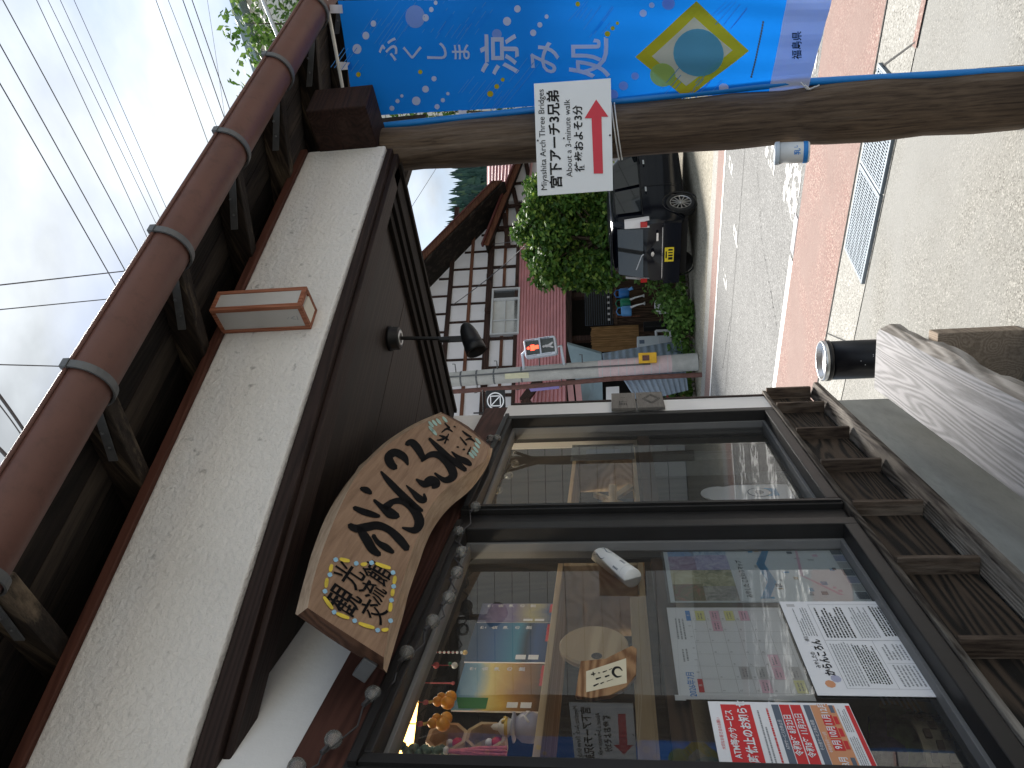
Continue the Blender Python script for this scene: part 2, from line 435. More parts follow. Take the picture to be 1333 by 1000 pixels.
def clothmat(name, c, tr=0.45):
    m, nt, b = _new(name); v = _coord(nt); f = _noise(nt, v, 3, 4)
    col = _ramp(nt, f, [(0.3, tuple(x * .93 for x in c)), (0.7, c)])
    nt.links.new(col, b.inputs['Base Color']); b.inputs['Roughness'].default_value = .75; b.inputs['Specular IOR Level'].default_value = .2
    t = nt.nodes.new('ShaderNodeBsdfTranslucent'); nt.links.new(col, t.inputs['Color']); x = nt.nodes.new('ShaderNodeMixShader'); x.inputs['Fac'].default_value = tr
    o = nt.nodes['Material Output']; nt.links.new(b.outputs[0], x.inputs[1]); nt.links.new(t.outputs[0], x.inputs[2]); nt.links.new(x.outputs[0], o.inputs['Surface']); return m
M = dict(
    plaster=plaster('rough white plaster', (0.80, 0.775, 0.745), sc=62, bump=0.8, speck=0.75, streaks=0.12),
    whitewall=plaster('smooth white wall', (0.82, 0.82, 0.82), sc=40, bump=0.15, speck=0.0, streaks=0.0),
    housewall=plaster('house plaster', (0.74, 0.72, 0.74), sc=30, bump=0.2, speck=0.0, streaks=0.1),
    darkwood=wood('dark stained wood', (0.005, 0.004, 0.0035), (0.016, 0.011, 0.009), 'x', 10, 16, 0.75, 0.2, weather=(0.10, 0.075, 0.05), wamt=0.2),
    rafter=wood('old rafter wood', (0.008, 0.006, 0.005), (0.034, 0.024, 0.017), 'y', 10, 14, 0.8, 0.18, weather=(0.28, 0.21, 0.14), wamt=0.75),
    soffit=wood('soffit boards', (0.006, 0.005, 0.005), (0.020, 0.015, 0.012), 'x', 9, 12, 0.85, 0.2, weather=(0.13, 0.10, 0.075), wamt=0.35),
    trim=wood('brown stained trim', (0.016, 0.009, 0.0075), (0.036, 0.021, 0.0175), 'x', 12, 18, 0.6, 0.3, bump=0.25, rv=0.1),
    redtrim=wood('red brown trim', (0.07, 0.026, 0.018), (0.12, 0.048, 0.034), 'x', 12, 18, 0.6, 0.3, bump=0.25, rv=0.1),
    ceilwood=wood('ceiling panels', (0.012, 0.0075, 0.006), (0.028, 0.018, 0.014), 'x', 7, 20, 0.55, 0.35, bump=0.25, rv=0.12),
    header=wood('red brown header', (0.05, 0.021, 0.016), (0.095, 0.041, 0.031), 'x', 8, 16, 0.65, 0.3, bump=0.3, rv=0.1),
    charred=wood('charred board', (0.007, 0.006, 0.005), (0.058, 0.041, 0.029), 'x', 15, 12, 0.7, 0.5, bump=0.9, rv=0.35),
    batten=wood('worn batten', (0.030, 0.020, 0.015), (0.13, 0.095, 0.07), 'z', 12, 8, 0.75, 0.15, weather=(0.32, 0.27, 0.22), wamt=0.6),
    rail=wood('worn bottom rail', (0.030, 0.022, 0.018), (0.13, 0.11, 0.09), 'x', 12, 10, 0.75, 0.35, weather=(0.36, 0.33, 0.29), wamt=0.9),
    log=wood('weathered log', (0.040, 0.026, 0.018), (0.150, 0.105, 0.070), 'z', 12, 16, 0.8, 0.10, weather=(0.25, 0.20, 0.16), wamt=0.6, bump=0.8),
    nose=wood('beam end wood', (0.014, 0.007, 0.006), (0.045, 0.020, 0.014), 'x', 12, 10, 0.7, 0.2, weather=(0.10, 0.06, 0.045), wamt=0.5),
    bench=wood('grey weathered bench', (0.22, 0.22, 0.225), (0.37, 0.365, 0.38), 'x', 15, 13, 0.75, 0.36, bump=0.7, rv=0.05),
    benchedge=wood('grey weathered bench edge', (0.20, 0.18, 0.16), (0.44, 0.41, 0.38), 'x', 9, 14, 0.8, 0.3, bump=0.9, weather=(0.12, 0.09, 0.07), wamt=0.4, rv=0.05),
    benchleg=wood('bench leg wood', (0.17, 0.13, 0.10), (0.32, 0.26, 0.20), 'x', 14, 12, 0.8, 0.2),
    slab=wood('sign slab', (0.22, 0.132, 0.082), (0.37, 0.24, 0.155), 'x', 9, 14, 0.6, 0.10, bump=0.25, rv=0.02),
    slabedge=wood('live edge of the slab', (0.40, 0.28, 0.19), (0.70, 0.54, 0.40), 'x', 9, 9, 0.65, 0.15, bump=0.4, rv=0.02),
    slabend=wood('cut end of the slab', (0.075, 0.035, 0.022), (0.15, 0.075, 0.045), 'x', 8, 9, 0.7, 0.4, rv=0.02),
    pale=wood('pale shelf wood', (0.46, 0.33, 0.19), (0.64, 0.50, 0.32), 'x', 7, 14, 0.55, 0.4, bump=0.15, rv=0.12),
    disc=wood('turned pale wood', (0.62, 0.44, 0.25), (0.80, 0.63, 0.40), 'x', 7, 8, 0.5, 0.6, bump=0.1, rv=0.02),
    bark=wood('bark plaque', (0.20, 0.10, 0.05), (0.45, 0.27, 0.14), 'x', 12, 6, 0.8, 0.4, bump=0.7, rv=0.02),
    timber=wood('house timber', (0.022, 0.012, 0.010), (0.062, 0.034, 0.026), 'x', 6, 10, 0.75, 0.3, rv=0.3),
    timberlight=wood('brown house timber', (0.09, 0.035, 0.020), (0.17, 0.075, 0.045), 'x', 6, 10, 0.75, 0.3, rv=0.2),
    fence=wood('dark fence boards', (0.03, 0.018, 0.012), (0.095, 0.058, 0.038), 'z', 6, 10, 0.8, 0.35, rv=0.35),
    oldboard=wood('grey old board', (0.13, 0.12, 0.11), (0.19, 0.178, 0.162), 'x', 14, 12, 0.75, 0.05, rv=0.15),
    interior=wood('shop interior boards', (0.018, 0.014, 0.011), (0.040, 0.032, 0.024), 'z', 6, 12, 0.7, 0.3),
    inrail=wood('brown inner rail', (0.075, 0.045, 0.028), (0.15, 0.09, 0.058), 'x', 8, 14, 0.6, 0.35),
    gutter=flat('brown gutter', (0.118, 0.053, 0.041), 0.5, var=0.10, vs=7, dirt=0.5),
    zinc=flat('galvanised strap', (0.12, 0.125, 0.13), 0.55, 0.3, var=0.2, vs=20),
    frame=flat('dark bronze window frame', (0.016, 0.015, 0.015), 0.45, 0.0, var=0.2, vs=9, dirt=0.3, spec=0.35),
    seal=flat('grey glazing bead', (0.16, 0.16, 0.16), 0.5, var=0.1),
    glass=glass('window glass', (0.95, 0.97, 0.96), 1.95),
    farglass=glass('far window glass', (0.55, 0.6, 0.6), 1.7),
    black=flat('black metal', (0.012, 0.012, 0.013), 0.42, 0.2, var=0.25, vs=14),
    blacktin=flat('black painted tin', (0.010, 0.010, 0.012), 0.33, 0.1, var=0.25, vs=9),
    steel=flat('brushed steel', (0.62, 0.63, 0.64), 0.28, 0.9, var=0.1, vs=25),
    bulb=glass('clear bulb', (0.95, 0.95, 0.93), 1.6, 0.02, 0.14),
    ink=flat('black ink', (0.012, 0.012, 0.012), 0.6, var=0.0, spec=0.2),
    brushink=flat('black paint on wood', (0.007, 0.007, 0.008), 0.85, var=0.3, vs=18, spec=0.1),
    paper=flat('white paper', (0.80, 0.81, 0.84), 0.7, var=0.02),
    signwhite=flat('laminated white sign', (0.78, 0.80, 0.82), 0.35, var=0.03),
    red=flat('print red', (0.62, 0.025, 0.03), 0.5, var=0.03),
    signred=flat('sign red', (0.62, 0.03, 0.055), 0.4, var=0.05),
    orange=flat('print tan', (0.66, 0.30, 0.15), 0.5, var=0.02),
    slate=flat('print slate', (0.10, 0.13, 0.18), 0.5, var=0.02),
    pinkp=flat('print pink', (0.80, 0.50, 0.62), 0.6, var=0.02),
    yellowp=flat('print yellow', (0.78, 0.76, 0.34), 0.6, var=0.02),
    greyp=flat('print grey', (0.52, 0.52, 0.53), 0.6, var=0.02),
    bluep=flat('print blue', (0.02, 0.22, 0.62), 0.5, var=0.02),
    midgrey=flat('grey print line', (0.28, 0.29, 0.31), 0.6, var=0.0),
    cloth=clothmat('blue banner cloth', (0.008, 0.235, 0.86)),
    clothwhite=clothmat('white banner print', (0.82, 0.82, 0.88)),
    clothpale=clothmat('pale blue banner print', (0.32, 0.48, 0.85)),
    clothline=clothmat('thin blue banner print', (0.10, 0.36, 0.84)),
    clothyellow=clothmat('yellow banner print', (0.85, 0.62, 0.03)),
    clothsky=clothmat('sky blue banner print', (0.16, 0.50, 0.80)),
    clothlime=clothmat('lime banner print', (0.50, 0.68, 0.22)),
    pole=flat('blue plastic pole', (0.008, 0.20, 0.58), 0.4, var=0.08),
    cord=flat('white cord', (0.75, 0.75, 0.73), 0.8, var=0.05),
    lampwood=wood('lamp frame wood', (0.22, 0.075, 0.04), (0.36, 0.145, 0.085), 'z', 14, 10, 0.6, 0.3, bump=0.2, rv=0.1),
    lampshade=flat('lamp paper panel', (0.47, 0.455, 0.44), 0.7, var=0.07, vs=9),
    lampcream=flat('lamp cream panel', (0.74, 0.70, 0.60), 0.6, var=0.04),
    paintyellow=flat('yellow paint dab', (0.70, 0.53, 0.05), 0.6, var=0.25, vs=20),
    paintblue=flat('blue paint dab', (0.28, 0.50, 0.66), 0.6, var=0.25, vs=20),
    paintgreen=flat('pale green paint dab', (0.36, 0.55, 0.50), 0.6, var=0.25, vs=20),
    foundation=concrete('smooth cast concrete', (0.34, 0.345, 0.325), 0.55, 0.3, 2.2, streak=(0.6, 1, 2.2)),
    post=concrete('grey concrete pole', (0.44, 0.44, 0.42), 0.8, 0.2, 3.0),
    ground=speckle('yard gravel', (0.31, 0.285, 0.225), (0.50, 0.465, 0.38), (0.14, 0.13, 0.11), 45, pscale=0.4, stain=0.4),
    apron=speckle('exposed aggregate apron', (0.245, 0.242, 0.222), (0.41, 0.40, 0.37), (0.105, 0.10, 0.09), 150, patch=(0.275, 0.276, 0.264), pscale=0.7, stain=0.2, bump=0.45),
    gutterpave=speckle('grey gutter concrete', (0.33, 0.325, 0.30), (0.50, 0.49, 0.46), (0.15, 0.145, 0.13), 120, pscale=1.6, stain=0.4, bump=0.4),
    pinkpave=speckle('pink pavement', (0.29, 0.183, 0.160), (0.47, 0.38, 0.33), (0.15, 0.10, 0.085), 110, pscale=1.2, stain=0.3, patch=(0.265, 0.19, 0.168)),
    asphalt=speckle('worn asphalt', (0.205, 0.205, 0.20), (0.37, 0.37, 0.36), (0.09, 0.09, 0.09), 90, pscale=0.8, stain=0.35),
    paintline=worn('road paint', (0.78, 0.78, 0.76), 0.60, 11),
    wornline=worn('worn crossing paint', (0.74, 0.74, 0.72), 0.49, 7),
    crack=flat('crack filler', (0.05, 0.05, 0.05), 0.9),
    grate=flat('galvanised grating', (0.155, 0.19, 0.225), 0.6, 0.3, var=0.15, vs=8),
    drainhole=flat('dark drain', (0.02, 0.02, 0.02), 0.9),
    siding=plaster('pale siding', (0.80, 0.80, 0.77), sc=20, bump=0.1, speck=0.0, streaks=0.08),
    sidinggap=flat('siding joint', (0.16, 0.16, 0.16), 0.8),
    tinred=flat('faded red tin', (0.57, 0.26, 0.26), 0.5, var=0.15, vs=1.5, dirt=0.3),
    tinpink=flat('sun bleached pink tin', (0.62, 0.33, 0.33), 0.5, var=0.15, vs=1.5, dirt=0.2),
    tinblue=flat('blue grey corrugated tin', (0.27, 0.33, 0.40), 0.45, 0.3, var=0.2, vs=2.5, dirt=0.35),
    tingrey=flat('blue grey sheet metal', (0.22, 0.29, 0.31), 0.5, 0.2, var=0.2, vs=1.2),
    roofdark=flat('dark red roof edge', (0.10, 0.028, 0.024), 0.5, var=0.15),
    roofsheet=flat('brown roof sheet', (0.10, 0.06, 0.05), 0.5, var=0.12, vs=2),
    alu=flat('aluminium window frame', (0.62, 0.64, 0.66), 0.4, 0.5, var=0.05),
    blind=flat('pale window blind', (0.55, 0.55, 0.53), 0.8, var=0.08),
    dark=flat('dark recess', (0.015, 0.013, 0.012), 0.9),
    carpaint=flat('black car paint', (0.004, 0.005, 0.009), 0.10, 0.0, var=0.1, spec=0.28),
    carglass=flat('tinted car glass', (0.010, 0.012, 0.013), 0.04, 0.0, var=0.0, spec=0.9),
    rear=flat('rear car glass', (0.02, 0.024, 0.024), 0.03, 0.0, var=0.0, spec=0.8),
    tyre=flat('tyre rubber', (0.018, 0.018, 0.018), 0.85, var=0.2, vs=20),
    alloy=flat('alloy wheel', (0.50, 0.50, 0.51), 0.3, 0.85, var=0.05),
    plate=flat('yellow number plate', (0.80, 0.60, 0.02), 0.5, var=0.02),
    taillight=flat('red tail light', (0.45, 0.02, 0.02), 0.2, var=0.1),
    lampclear=flat('clear lamp lens', (0.62, 0.60, 0.60), 0.15, var=0.05),
    chrome=flat('chrome', (0.75, 0.75, 0.76), 0.12, 1.0, var=0.02),
    wrap=flat('pale pink pole wrap', (0.62, 0.48, 0.49), 0.6, var=0.08, vs=5, dirt=0.3),
    yellowbox=flat('yellow box', (0.70, 0.40, 0.02), 0.5, var=0.15),
    signalgrey=flat('pale blue signal casing', (0.55, 0.60, 0.68), 0.45, 0.2, var=0.05),
    lensdark=flat('dark signal lens', (0.045, 0.055, 0.055), 0.25, var=0.3, vs=30),
    lensred=flat('lit red signal figure', (0.7, 0.03, 0.02), 0.4, emit=(1.0, 0.07, 0.03), es=1.3),
    bamboo=wood('bamboo screen', (0.16, 0.085, 0.03), (0.36, 0.21, 0.09), 'z', 14, 20, 0.7, 0.3, rv=0.25),
    rust=flat('rusty pipe', (0.12, 0.055, 0.045), 0.7, var=0.3, vs=12),
    redpipe=flat('red painted pipe', (0.42, 0.05, 0.045), 0.5, var=0.15),
    canblue=flat('blue plastic', (0.03, 0.17, 0.48), 0.4, var=0.08),
    canlight=flat('light blue plastic', (0.10, 0.30, 0.62), 0.4, var=0.08),
    cangreen=flat('green plastic', (0.015, 0.20, 0.11), 0.4, var=0.08),
    appliance=flat('white appliance', (0.66, 0.66, 0.66), 0.45, var=0.04),
    acgrey=flat('grey unit casing', (0.46, 0.50, 0.52), 0.5, var=0.05),
    stone=flat('kerb stones', (0.15, 0.13, 0.11), 0.9, var=0.35, vs=8),
    soil=flat('bare soil', (0.12, 0.09, 0.06), 0.95, var=0.3, vs=5),
    trunk=wood('tree bark', (0.05, 0.035, 0.025), (0.14, 0.105, 0.075), 'z', 8, 5, 0.9, 0.3),
    leafbush=leafmat('conifer shrub leaves', (0.030, 0.080, 0.016), (0.095, 0.200, 0.032), (0.24, 0.34, 0.055)),
    leaftree=leafmat('broad leaves', (0.050, 0.115, 0.018), (0.105, 0.215, 0.040), (0.22, 0.34, 0.08)),
    leafgrass=leafmat('grass blades', (0.050, 0.120, 0.015), (0.110, 0.220, 0.030), (0.20, 0.30, 0.06)),
    leafcedar=leafmat('haze tinted cedar green', (0.016, 0.055, 0.046), (0.036, 0.098, 0.074), (0.085, 0.155, 0.075)),  # bluish tint puts the far air haze into the leaf colour
    hill=flat('haze tinted hill floor', (0.030, 0.075, 0.058), 0.95, var=0.3, vs=0.05),  # same distance haze tinted into the hill colour
    wire=flat('black wire', (0.055, 0.055, 0.06), 0.6, var=0.0),
    darkgreywire=flat('grey wire', (0.10, 0.10, 0.11), 0.6, var=0.0),
    charmred=flat('red cord', (0.42, 0.05, 0.06), 0.7, var=0.2, vs=40),
    charmorange=flat('orange gourd', (0.72, 0.30, 0.02), 0.3, var=0.1),
    charmpink=flat('pink coral string', (0.62, 0.16, 0.18), 0.6, var=0.25, vs=60),
    charmgreen=flat('grey green cord', (0.12, 0.20, 0.17), 0.7, var=0.4, vs=50),
    lavender=flat('lavender glaze', (0.40, 0.42, 0.58), 0.3, var=0.15, vs=20),
    gold=flat('gold glaze', (0.60, 0.42, 0.10), 0.3, 0.5, var=0.1),
    tin=flat('white printed tin', (0.72, 0.73, 0.72), 0.4, var=0.04),
    warmtube=flat('lit warm ceiling lamp', (0.9, 0.7, 0.4), 0.5, emit=(1.0, 0.55, 0.13), es=3.0),
    fillstrip=flat('added unseen fill strip', (0.9, 0.85, 0.75), 0.5, emit=(1.0, 0.84, 0.62), es=7.0),  # emitter added to brighten the window display, not a known lamp
    knitgreen=flat('green knitted cloth', (0.12, 0.17, 0.055), 0.9, var=0.35, vs=60, bump=0.6),
    knitpurple=flat('purple knitted cloth', (0.075, 0.045, 0.11), 0.9, var=0.3, vs=60, bump=0.6),
    weave=flat('woven bark basket', (0.30, 0.25, 0.17), 0.8, var=0.3, vs=40),
    weavedark=flat('dark woven strip', (0.075, 0.045, 0.035), 0.8, var=0.3, vs=40),
    card=flat('kraft card', (0.48, 0.34, 0.20), 0.75, var=0.06),
    acrylic=glass('clear acrylic', (0.9, 0.95, 0.97), 1.4, 0.03, 0.10),
    purple=flat('purple board edge', (0.30, 0.25, 0.60), 0.5, var=0.05),
)
# ------------------------------------------------------------------ frames of the place
KS = 0.83
_P0 = onz(1151, 518)
SO = CP + KS * (_P0 - CP); SO.z = 0
S = Frame(SO, 13.99)                    # the shop window wall
ZT = CAMH + 1.02 * KS                   # underside of the porch beams
_l, _r2 = onz(290, 1000, ZT), onz(512, 210, ZT)
A = Frame((_l.x, _l.y, 0), math.degrees(math.atan2(_r2.x - _l.x, _r2.y - _l.y)))   # the porch beam over the open front
RD = Frame((0, 0, 0), 130.5)            # the road: local x along it, local y across it (away from the shop)
HS = Frame((0.5, 19.5, 0), 61)          # the timbered house across the road

# ------------------------------------------------------------------ ground and road
def sheet(name, x0, x1, y0, y1, z, mat, fr=RD):
    mb = MB(); mb.quad((x0, y0, z), (x1, y0, z), (x1, y1, z), (x0, y1, z))
    return struct(name, mb, mat, fr.M)
mb = MB(); mb.quad((-1500, -1500, -.012), (1500, -1500, -.012), (1500, 1500, -.012), (-1500, 1500, -.012))
struct('ground', mb, M['ground'])
sheet('porch_apron', -40, 40, -9, 4.15, 0.0, M['apron'])
sheet('grey_pavement_strip', -60, 60, 4.15, 4.68, 0.004, M['gutterpave'])
sheet('pink_pavement', -60, 60, 4.68, 5.86, 0.008, M['pinkpave'])
sheet('pink_pavement_edge', -1.44, 60, 4.135, 4.19, 0.008, M['pinkpave'])
sheet('road', -60, 60, 5.86, 9.95, 0.0, M['asphalt'])
sheet('far_pink_pavement', -60, 60, 9.95, 10.52, 0.004, M['pinkpave'])
sheet('far_grey_pavement', -60, 60, 10.52, 10.98, 0.004, M['gutterpave'])
sheet('edge_line', -60, -3.75, 5.86, 5.985, 0.009, M['paintline'])
sheet('edge_line', -3.7, -3.35, 5.88, 5.99, 0.009, M['clothwhite'])
sheet('far_edge_line', -60, 60, 9.84, 9.945, 0.005, M['paintline'])
for c0, c1 in ((5.97, 6.52), (6.95, 7.43), (7.93, 8.40), (8.88, 9.33)):
    sheet('crossing_stripe', -3.48, 1.2, c0, c1, 0.004, M['wornline'])
for x, c in ((-6.2, 9.05), (-5.2, 8.5), (-3.8, 9.0), (-4.6, 9.2)):
    sheet('paint_fleck', x, x + .16, c, c + .35, 0.004, M['wornline'])
cr = MB()
for k, (x0, y0, x1, y1) in enumerate(((-30, 8.62, -1, 8.5), (-3.0, 8.55, -4.3, 7.2), (-4.3, 7.2, -4.7, 6.0), (-7.5, 8.9, -6.3, 8.6))):
    m_ = 40; px_ = None
    for i in range(m_ + 1):
        t = i / m_; q = Vector((x0 + (x1 - x0) * t + rnd.uniform(-.02, .02), y0 + (y1 - y0) * t + rnd.uniform(-.02, .02), .003))
        if px_: cr.quad(px_, q, q + Vector((.006, .012, 0)), px_ + Vector((.006, .012, 0)))
        px_ = q
struct('road_crack', cr, M['crack'], RD.M)
sm = MB()
sm.quad((-60, 4.675, .0085), (60, 4.675, .0085), (60, 4.69, .0085), (-60, 4.69, .0085))
sm.quad((-1.42, 4.16, .0086), (-1.41, 4.16, .0086), (-1.72, 4.66, .0086), (-1.735, 4.66, .0086))
sm.quad((-3.35, 4.2, .0086), (-3.34, 4.2, .0086), (-3.61, 4.66, .0086), (-3.62, 4.66, .0086))
struct('pavement_joint', sm, M['crack'], RD.M)

# drain with its grating, two panels
_dr = [RD.Mi @ onz(*q) for q in ((1105, 330), (1128, 368), (1165, 175), (1130, 175))]
dx0, dx1 = -2.86, -1.66
for i, (a, b) in enumerate(((dx0, -2.26), (-2.25, dx1))):
    g = thing('drain_grate', ('steel drain grating in the pavement, the panel nearer the ashtray can', 'steel drain grating in the pavement, the panel nearer the log post')[i], 'drain grate', at(RD, a, 4.17, 0), 'drain gratings set in the pavement')
    Lg = b - a
    f = MB(); f.box(0, Lg, 0, .02, -.001, .022); f.box(0, Lg, .41, .43, -.001, .022); f.box(0, .02, .02, .41, -.001, .022); f.box(Lg - .02, Lg, .02, .41, -.001, .022)
    obj('grate_frame', f, M['grate'], g)
    p = MB(); p.quad((.02, .02, .0095), (Lg - .02, .02, .0095), (Lg - .02, .41, .0095), (.02, .41, .0095)); obj('drain_hole', p, M['drainhole'], g)
    br = MB(); n = 30
    for k in range(n):
        x = .02 + (Lg - .04) * (k + .5) / n; br.box(x - .0045, x + .0045, .02, .41, .010, .0205)
    obj('cross_bar', br, M['grate'], g, kind='stuff')
    b0 = MB(); b0.box(.02, Lg - .02, -.006, .006, .010, .0216)
    first = None
    for k in range(6):
        y = .02 + .39 * (k + .5) / 6
        if first is None: first = obj('bearing_bar', b0, M['grate'], g); first.location = (0, y, 0)
        else: copyof(first, g, (0, y, 0))

# ------------------------------------------------------------------ the shop: window wall, porch, eaves, post
shop = thing('shop_building', 'white plaster shop with dark framed show windows and a porch on a log post', 'shop building', S.M)
XL = -4.6
z_f, z_s, z_w, z_h, z_c = 0.560, 0.805, 2.117, 2.244, ZT + .012
f = MB(); f.box(XL, .06, .02, 3.2, -.06, z_f); obj('foundation', f, M['foundation'], shop, bev=.006)
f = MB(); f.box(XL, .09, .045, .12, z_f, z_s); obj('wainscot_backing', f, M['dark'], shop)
b0 = None
xs = [.105, -.16] + [-.16 - .395 * k for k in range(1, 12)]
for k in range(len(xs) - 1):
    p = MB(); wv = xs[k] - xs[k + 1] - .012
    p.box(-wv, 0, 0, .03, z_f + .03, z_s - .005)
    o = obj('wainscot_board', p, M['charred'], shop, bev=.002); o.location = (xs[k] - .006, .010, 0)
    bt = MB(); bt.box(-.009, .009, -.040, .02, z_f + .026, z_s - .004)
    o = obj('batten', bt, M['batten'], shop, bev=.002); o.location = (xs[k + 1], .0, 0)
f = MB(); f.box(.085, .110, -.045, .05, z_f + .026, z_s - .004); obj('corner_batten', f, M['batten'], shop, bev=.003)
f = MB(); f.hexa([(XL, -.062, z_f - .018), (.116, -.062, z_f - .018), (.116, .045, z_f - .018), (XL, .045, z_f - .018), (XL, -.062, z_f + .006), (.116, -.062, z_f + .006), (.116, .01, z_f + .026), (XL, .01, z_f + .026)])
obj('bottom_rail', f, M['rail'], shop, bev=.003)
f = MB(); f.box(XL, .116, -.028, .09, z_s - .004, z_s + .014); obj('window_sill', f, M['rail'], shop, bev=.003)
f = MB(); f.box(-.150, .056, -.014, .16, z_s + .015, z_w + .002); obj('white_wall', f, M['whitewall'], shop)
f = MB(); f.box(.0575, .082, -.020, .18, z_s + .015, z_h - .14); obj('corner_trim', f, M['trim'], shop, bev=.003)
f = MB(); f.box(XL, .075, .0, .14, z_w + .003, z_h); obj('window_header', f, M['header'], shop, bev=.003)
f = MB(); f.box(XL, .055, .032, .16, z_h + .002, z_c + .45); obj('upper_white_wall', f, M['whitewall'], shop)
f = MB(); f.box(.055, .30, .2, 3.2, -.05, 3.0); obj('end_wall', f, M['whitewall'], shop)
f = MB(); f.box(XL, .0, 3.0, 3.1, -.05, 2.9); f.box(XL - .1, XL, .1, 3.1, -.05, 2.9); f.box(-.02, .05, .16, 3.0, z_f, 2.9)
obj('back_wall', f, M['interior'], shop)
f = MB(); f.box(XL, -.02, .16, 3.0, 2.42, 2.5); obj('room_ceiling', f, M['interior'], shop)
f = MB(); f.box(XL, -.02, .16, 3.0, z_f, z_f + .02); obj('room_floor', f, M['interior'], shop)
# two dark framed windows, glass set back
def window(x0, x1, lab=None):
    w_ = MB(); fw = .048
    w_.box(x0, x0 + fw, -.020, .11, z_s + .016, z_w); w_.box(x1 - fw, x1, -.020, .11, z_s + .016, z_w)
    w_.box(x0 + fw, x1 - fw, -.020, .11, z_w - fw, z_w); w_.box(x0 + fw, x1 - fw, -.020, .11, z_s + .016, z_s + .016 + fw * .9)
    o = obj('show_window', w_, M['frame'], shop, bev=.003)
    s_ = MB(); e = .012; a, b, c, d = x0 + fw, x1 - fw, z_s + .016 + fw * .9, z_w - fw
    s_.box(a, a + e, .030, .085, c, d); s_.box(b - e, b, .030, .085, c, d); s_.box(a + e, b - e, .030, .085, d - e, d); s_.box(a + e, b - e, .030, .085, c, c + e)
    obj('glazing_bead', s_, M['seal'], o, bev=.002)
    g = MB(); g.rect(a + e * .5, b - e * .5, c + e * .5, d - e * .5, .06); obj('pane', g, M['glass'], o)
    r_ = MB(); r_.box(x0 + .004, x1 - .004, -.034, -.0205, z_w - .030, z_w - .012); r_.box(x0 + .010, x0 + .022, -.028, -.0205, z_s + .02, z_w - .032)
    obj('frame_lip', r_, M['frame'], o)
window(-1.315, -.155)
window(-2.575, -1.425)
f = MB(); f.box(-1.423, -1.317, .0, .10, z_s + .016, z_w); obj('mullion_post', f, M['frame'], shop, bev=.004)
f = MB(); f.box(XL, -2.577, .005, .10, z_s + .016, z_w); obj('side_panel', f, M['frame'], shop, bev=.004)

# porch: plaster band on the beam, stepped trim, ceiling
def aobj(name, mb, mat, bev=0.0, par=None):
    return obj(name, mb, mat, par or shop, A.M, bev)
def zb(t): return 2.471 - .0142 * t
def ztp(t): return 2.834 - .0284 * t
T0, T1 = -1.6, 2.325
f = MB(); f.hexa([(T0, -.02, zb(T0)), (T1, -.02, zb(T1)), (T1, .10, zb(T1)), (T0, .10, zb(T0)), (T0, -.02, ztp(T0)), (T1, -.02, ztp(T1)), (T1, .10, ztp(T1)), (T0, .10, ztp(T0))])
aobj('plaster_band', f, M['plaster'], .008)
f = MB(); f.hexa([(T0, -.032, ztp(T0)), (T1, -.032, ztp(T1)), (T1, .1, ztp(T1)), (T0, .1, ztp(T0)), (T0, -.032, ztp(T0) + .028), (T1, -.032, ztp(T1) + .028), (T1, .1, ztp(T1) + .028), (T0, .1, ztp(T0) + .028)])
aobj('band_cap', f, M['redtrim'], .002)
f = MB(); f.hexa([(T0, -.004, ZT + .018), (T1, -.004, ZT + .018), (T1, .115, ZT + .018), (T0, .115, ZT + .018), (T0, -.004, zb(T0) - .002), (T1, -.004, zb(T1) - .002), (T1, .115, zb(T1) - .002), (T0, .115, zb(T0) - .002)])
aobj('porch_beam', f, M['trim'], .003)
f = MB(); f.box(T0, T1, .022, .10, ZT, ZT + .0185); aobj('beam_bead', f, M['trim'], .003)
# ceiling panels run along the wall of the window
ceil_z = ZT + .045
Pj = Vector((1.0, 3.12, 0))
_cA, _cB = A.M @ Vector((2.28, .05, 0)), S.M @ Vector((-.02, .0, 0))
Cc = Frame((_cB.x, _cB.y, 0), math.degrees(math.atan2(_cA.x - _cB.x, _cA.y - _cB.y)))   # the beam on the street side
CLen = (_cA - _cB).length
for k in range(7):
    f = MB(); y0, y1 = .115 + k * .42, .115 + (k + 1) * .42 - .004
    f.box(T0, 3.4 - 0 * k, y0, y1, ceil_z, ceil_z + .02)
    # cut each panel to the triangle of the porch: stop it at the street beam and at the window wall
    pts = []
    poly = [Vector((T0, y0, 0)), Vector((3.4, y0, 0)), Vector((3.4, y1, 0)), Vector((T0, y1, 0))]
    def clip(poly, P, n):
        out_ = []
        for i in range(len(poly)):
            a, b = poly[i], poly[(i + 1) % len(poly)]; da, db = (a - P).dot(n), (b - P).dot(n)
            if da >= 0: out_.append(a)
            if da * db < 0: out_.append(a + (b - a) * (da / (da - db)))
        return out_
    a_, b_ = A.Mi @ _cA, A.Mi @ _cB; a_.z = b_.z = 0
    nn = Vector((-(b_ - a_).y, (b_ - a_).x, 0)); c_ = A.Mi @ (SO - S.dx * 2); c_.z = 0
    if (c_ - a_).dot(nn) < 0: nn = -nn
    poly = clip(poly, a_, nn)
    q0 = A.Mi @ (SO + S.dy * .03); q0.z = 0; nw = A.Mi.to_3x3() @ (-S.dy)
    poly = clip(poly, q0, nw) if len(poly) > 2 else poly
    if len(poly) > 2:
        f = MB(); f.prism([(p.x, p.y, ceil_z) for p in poly], (0, 0, .02)); aobj('ceiling_panel', f, M['ceilwood'], .0015)
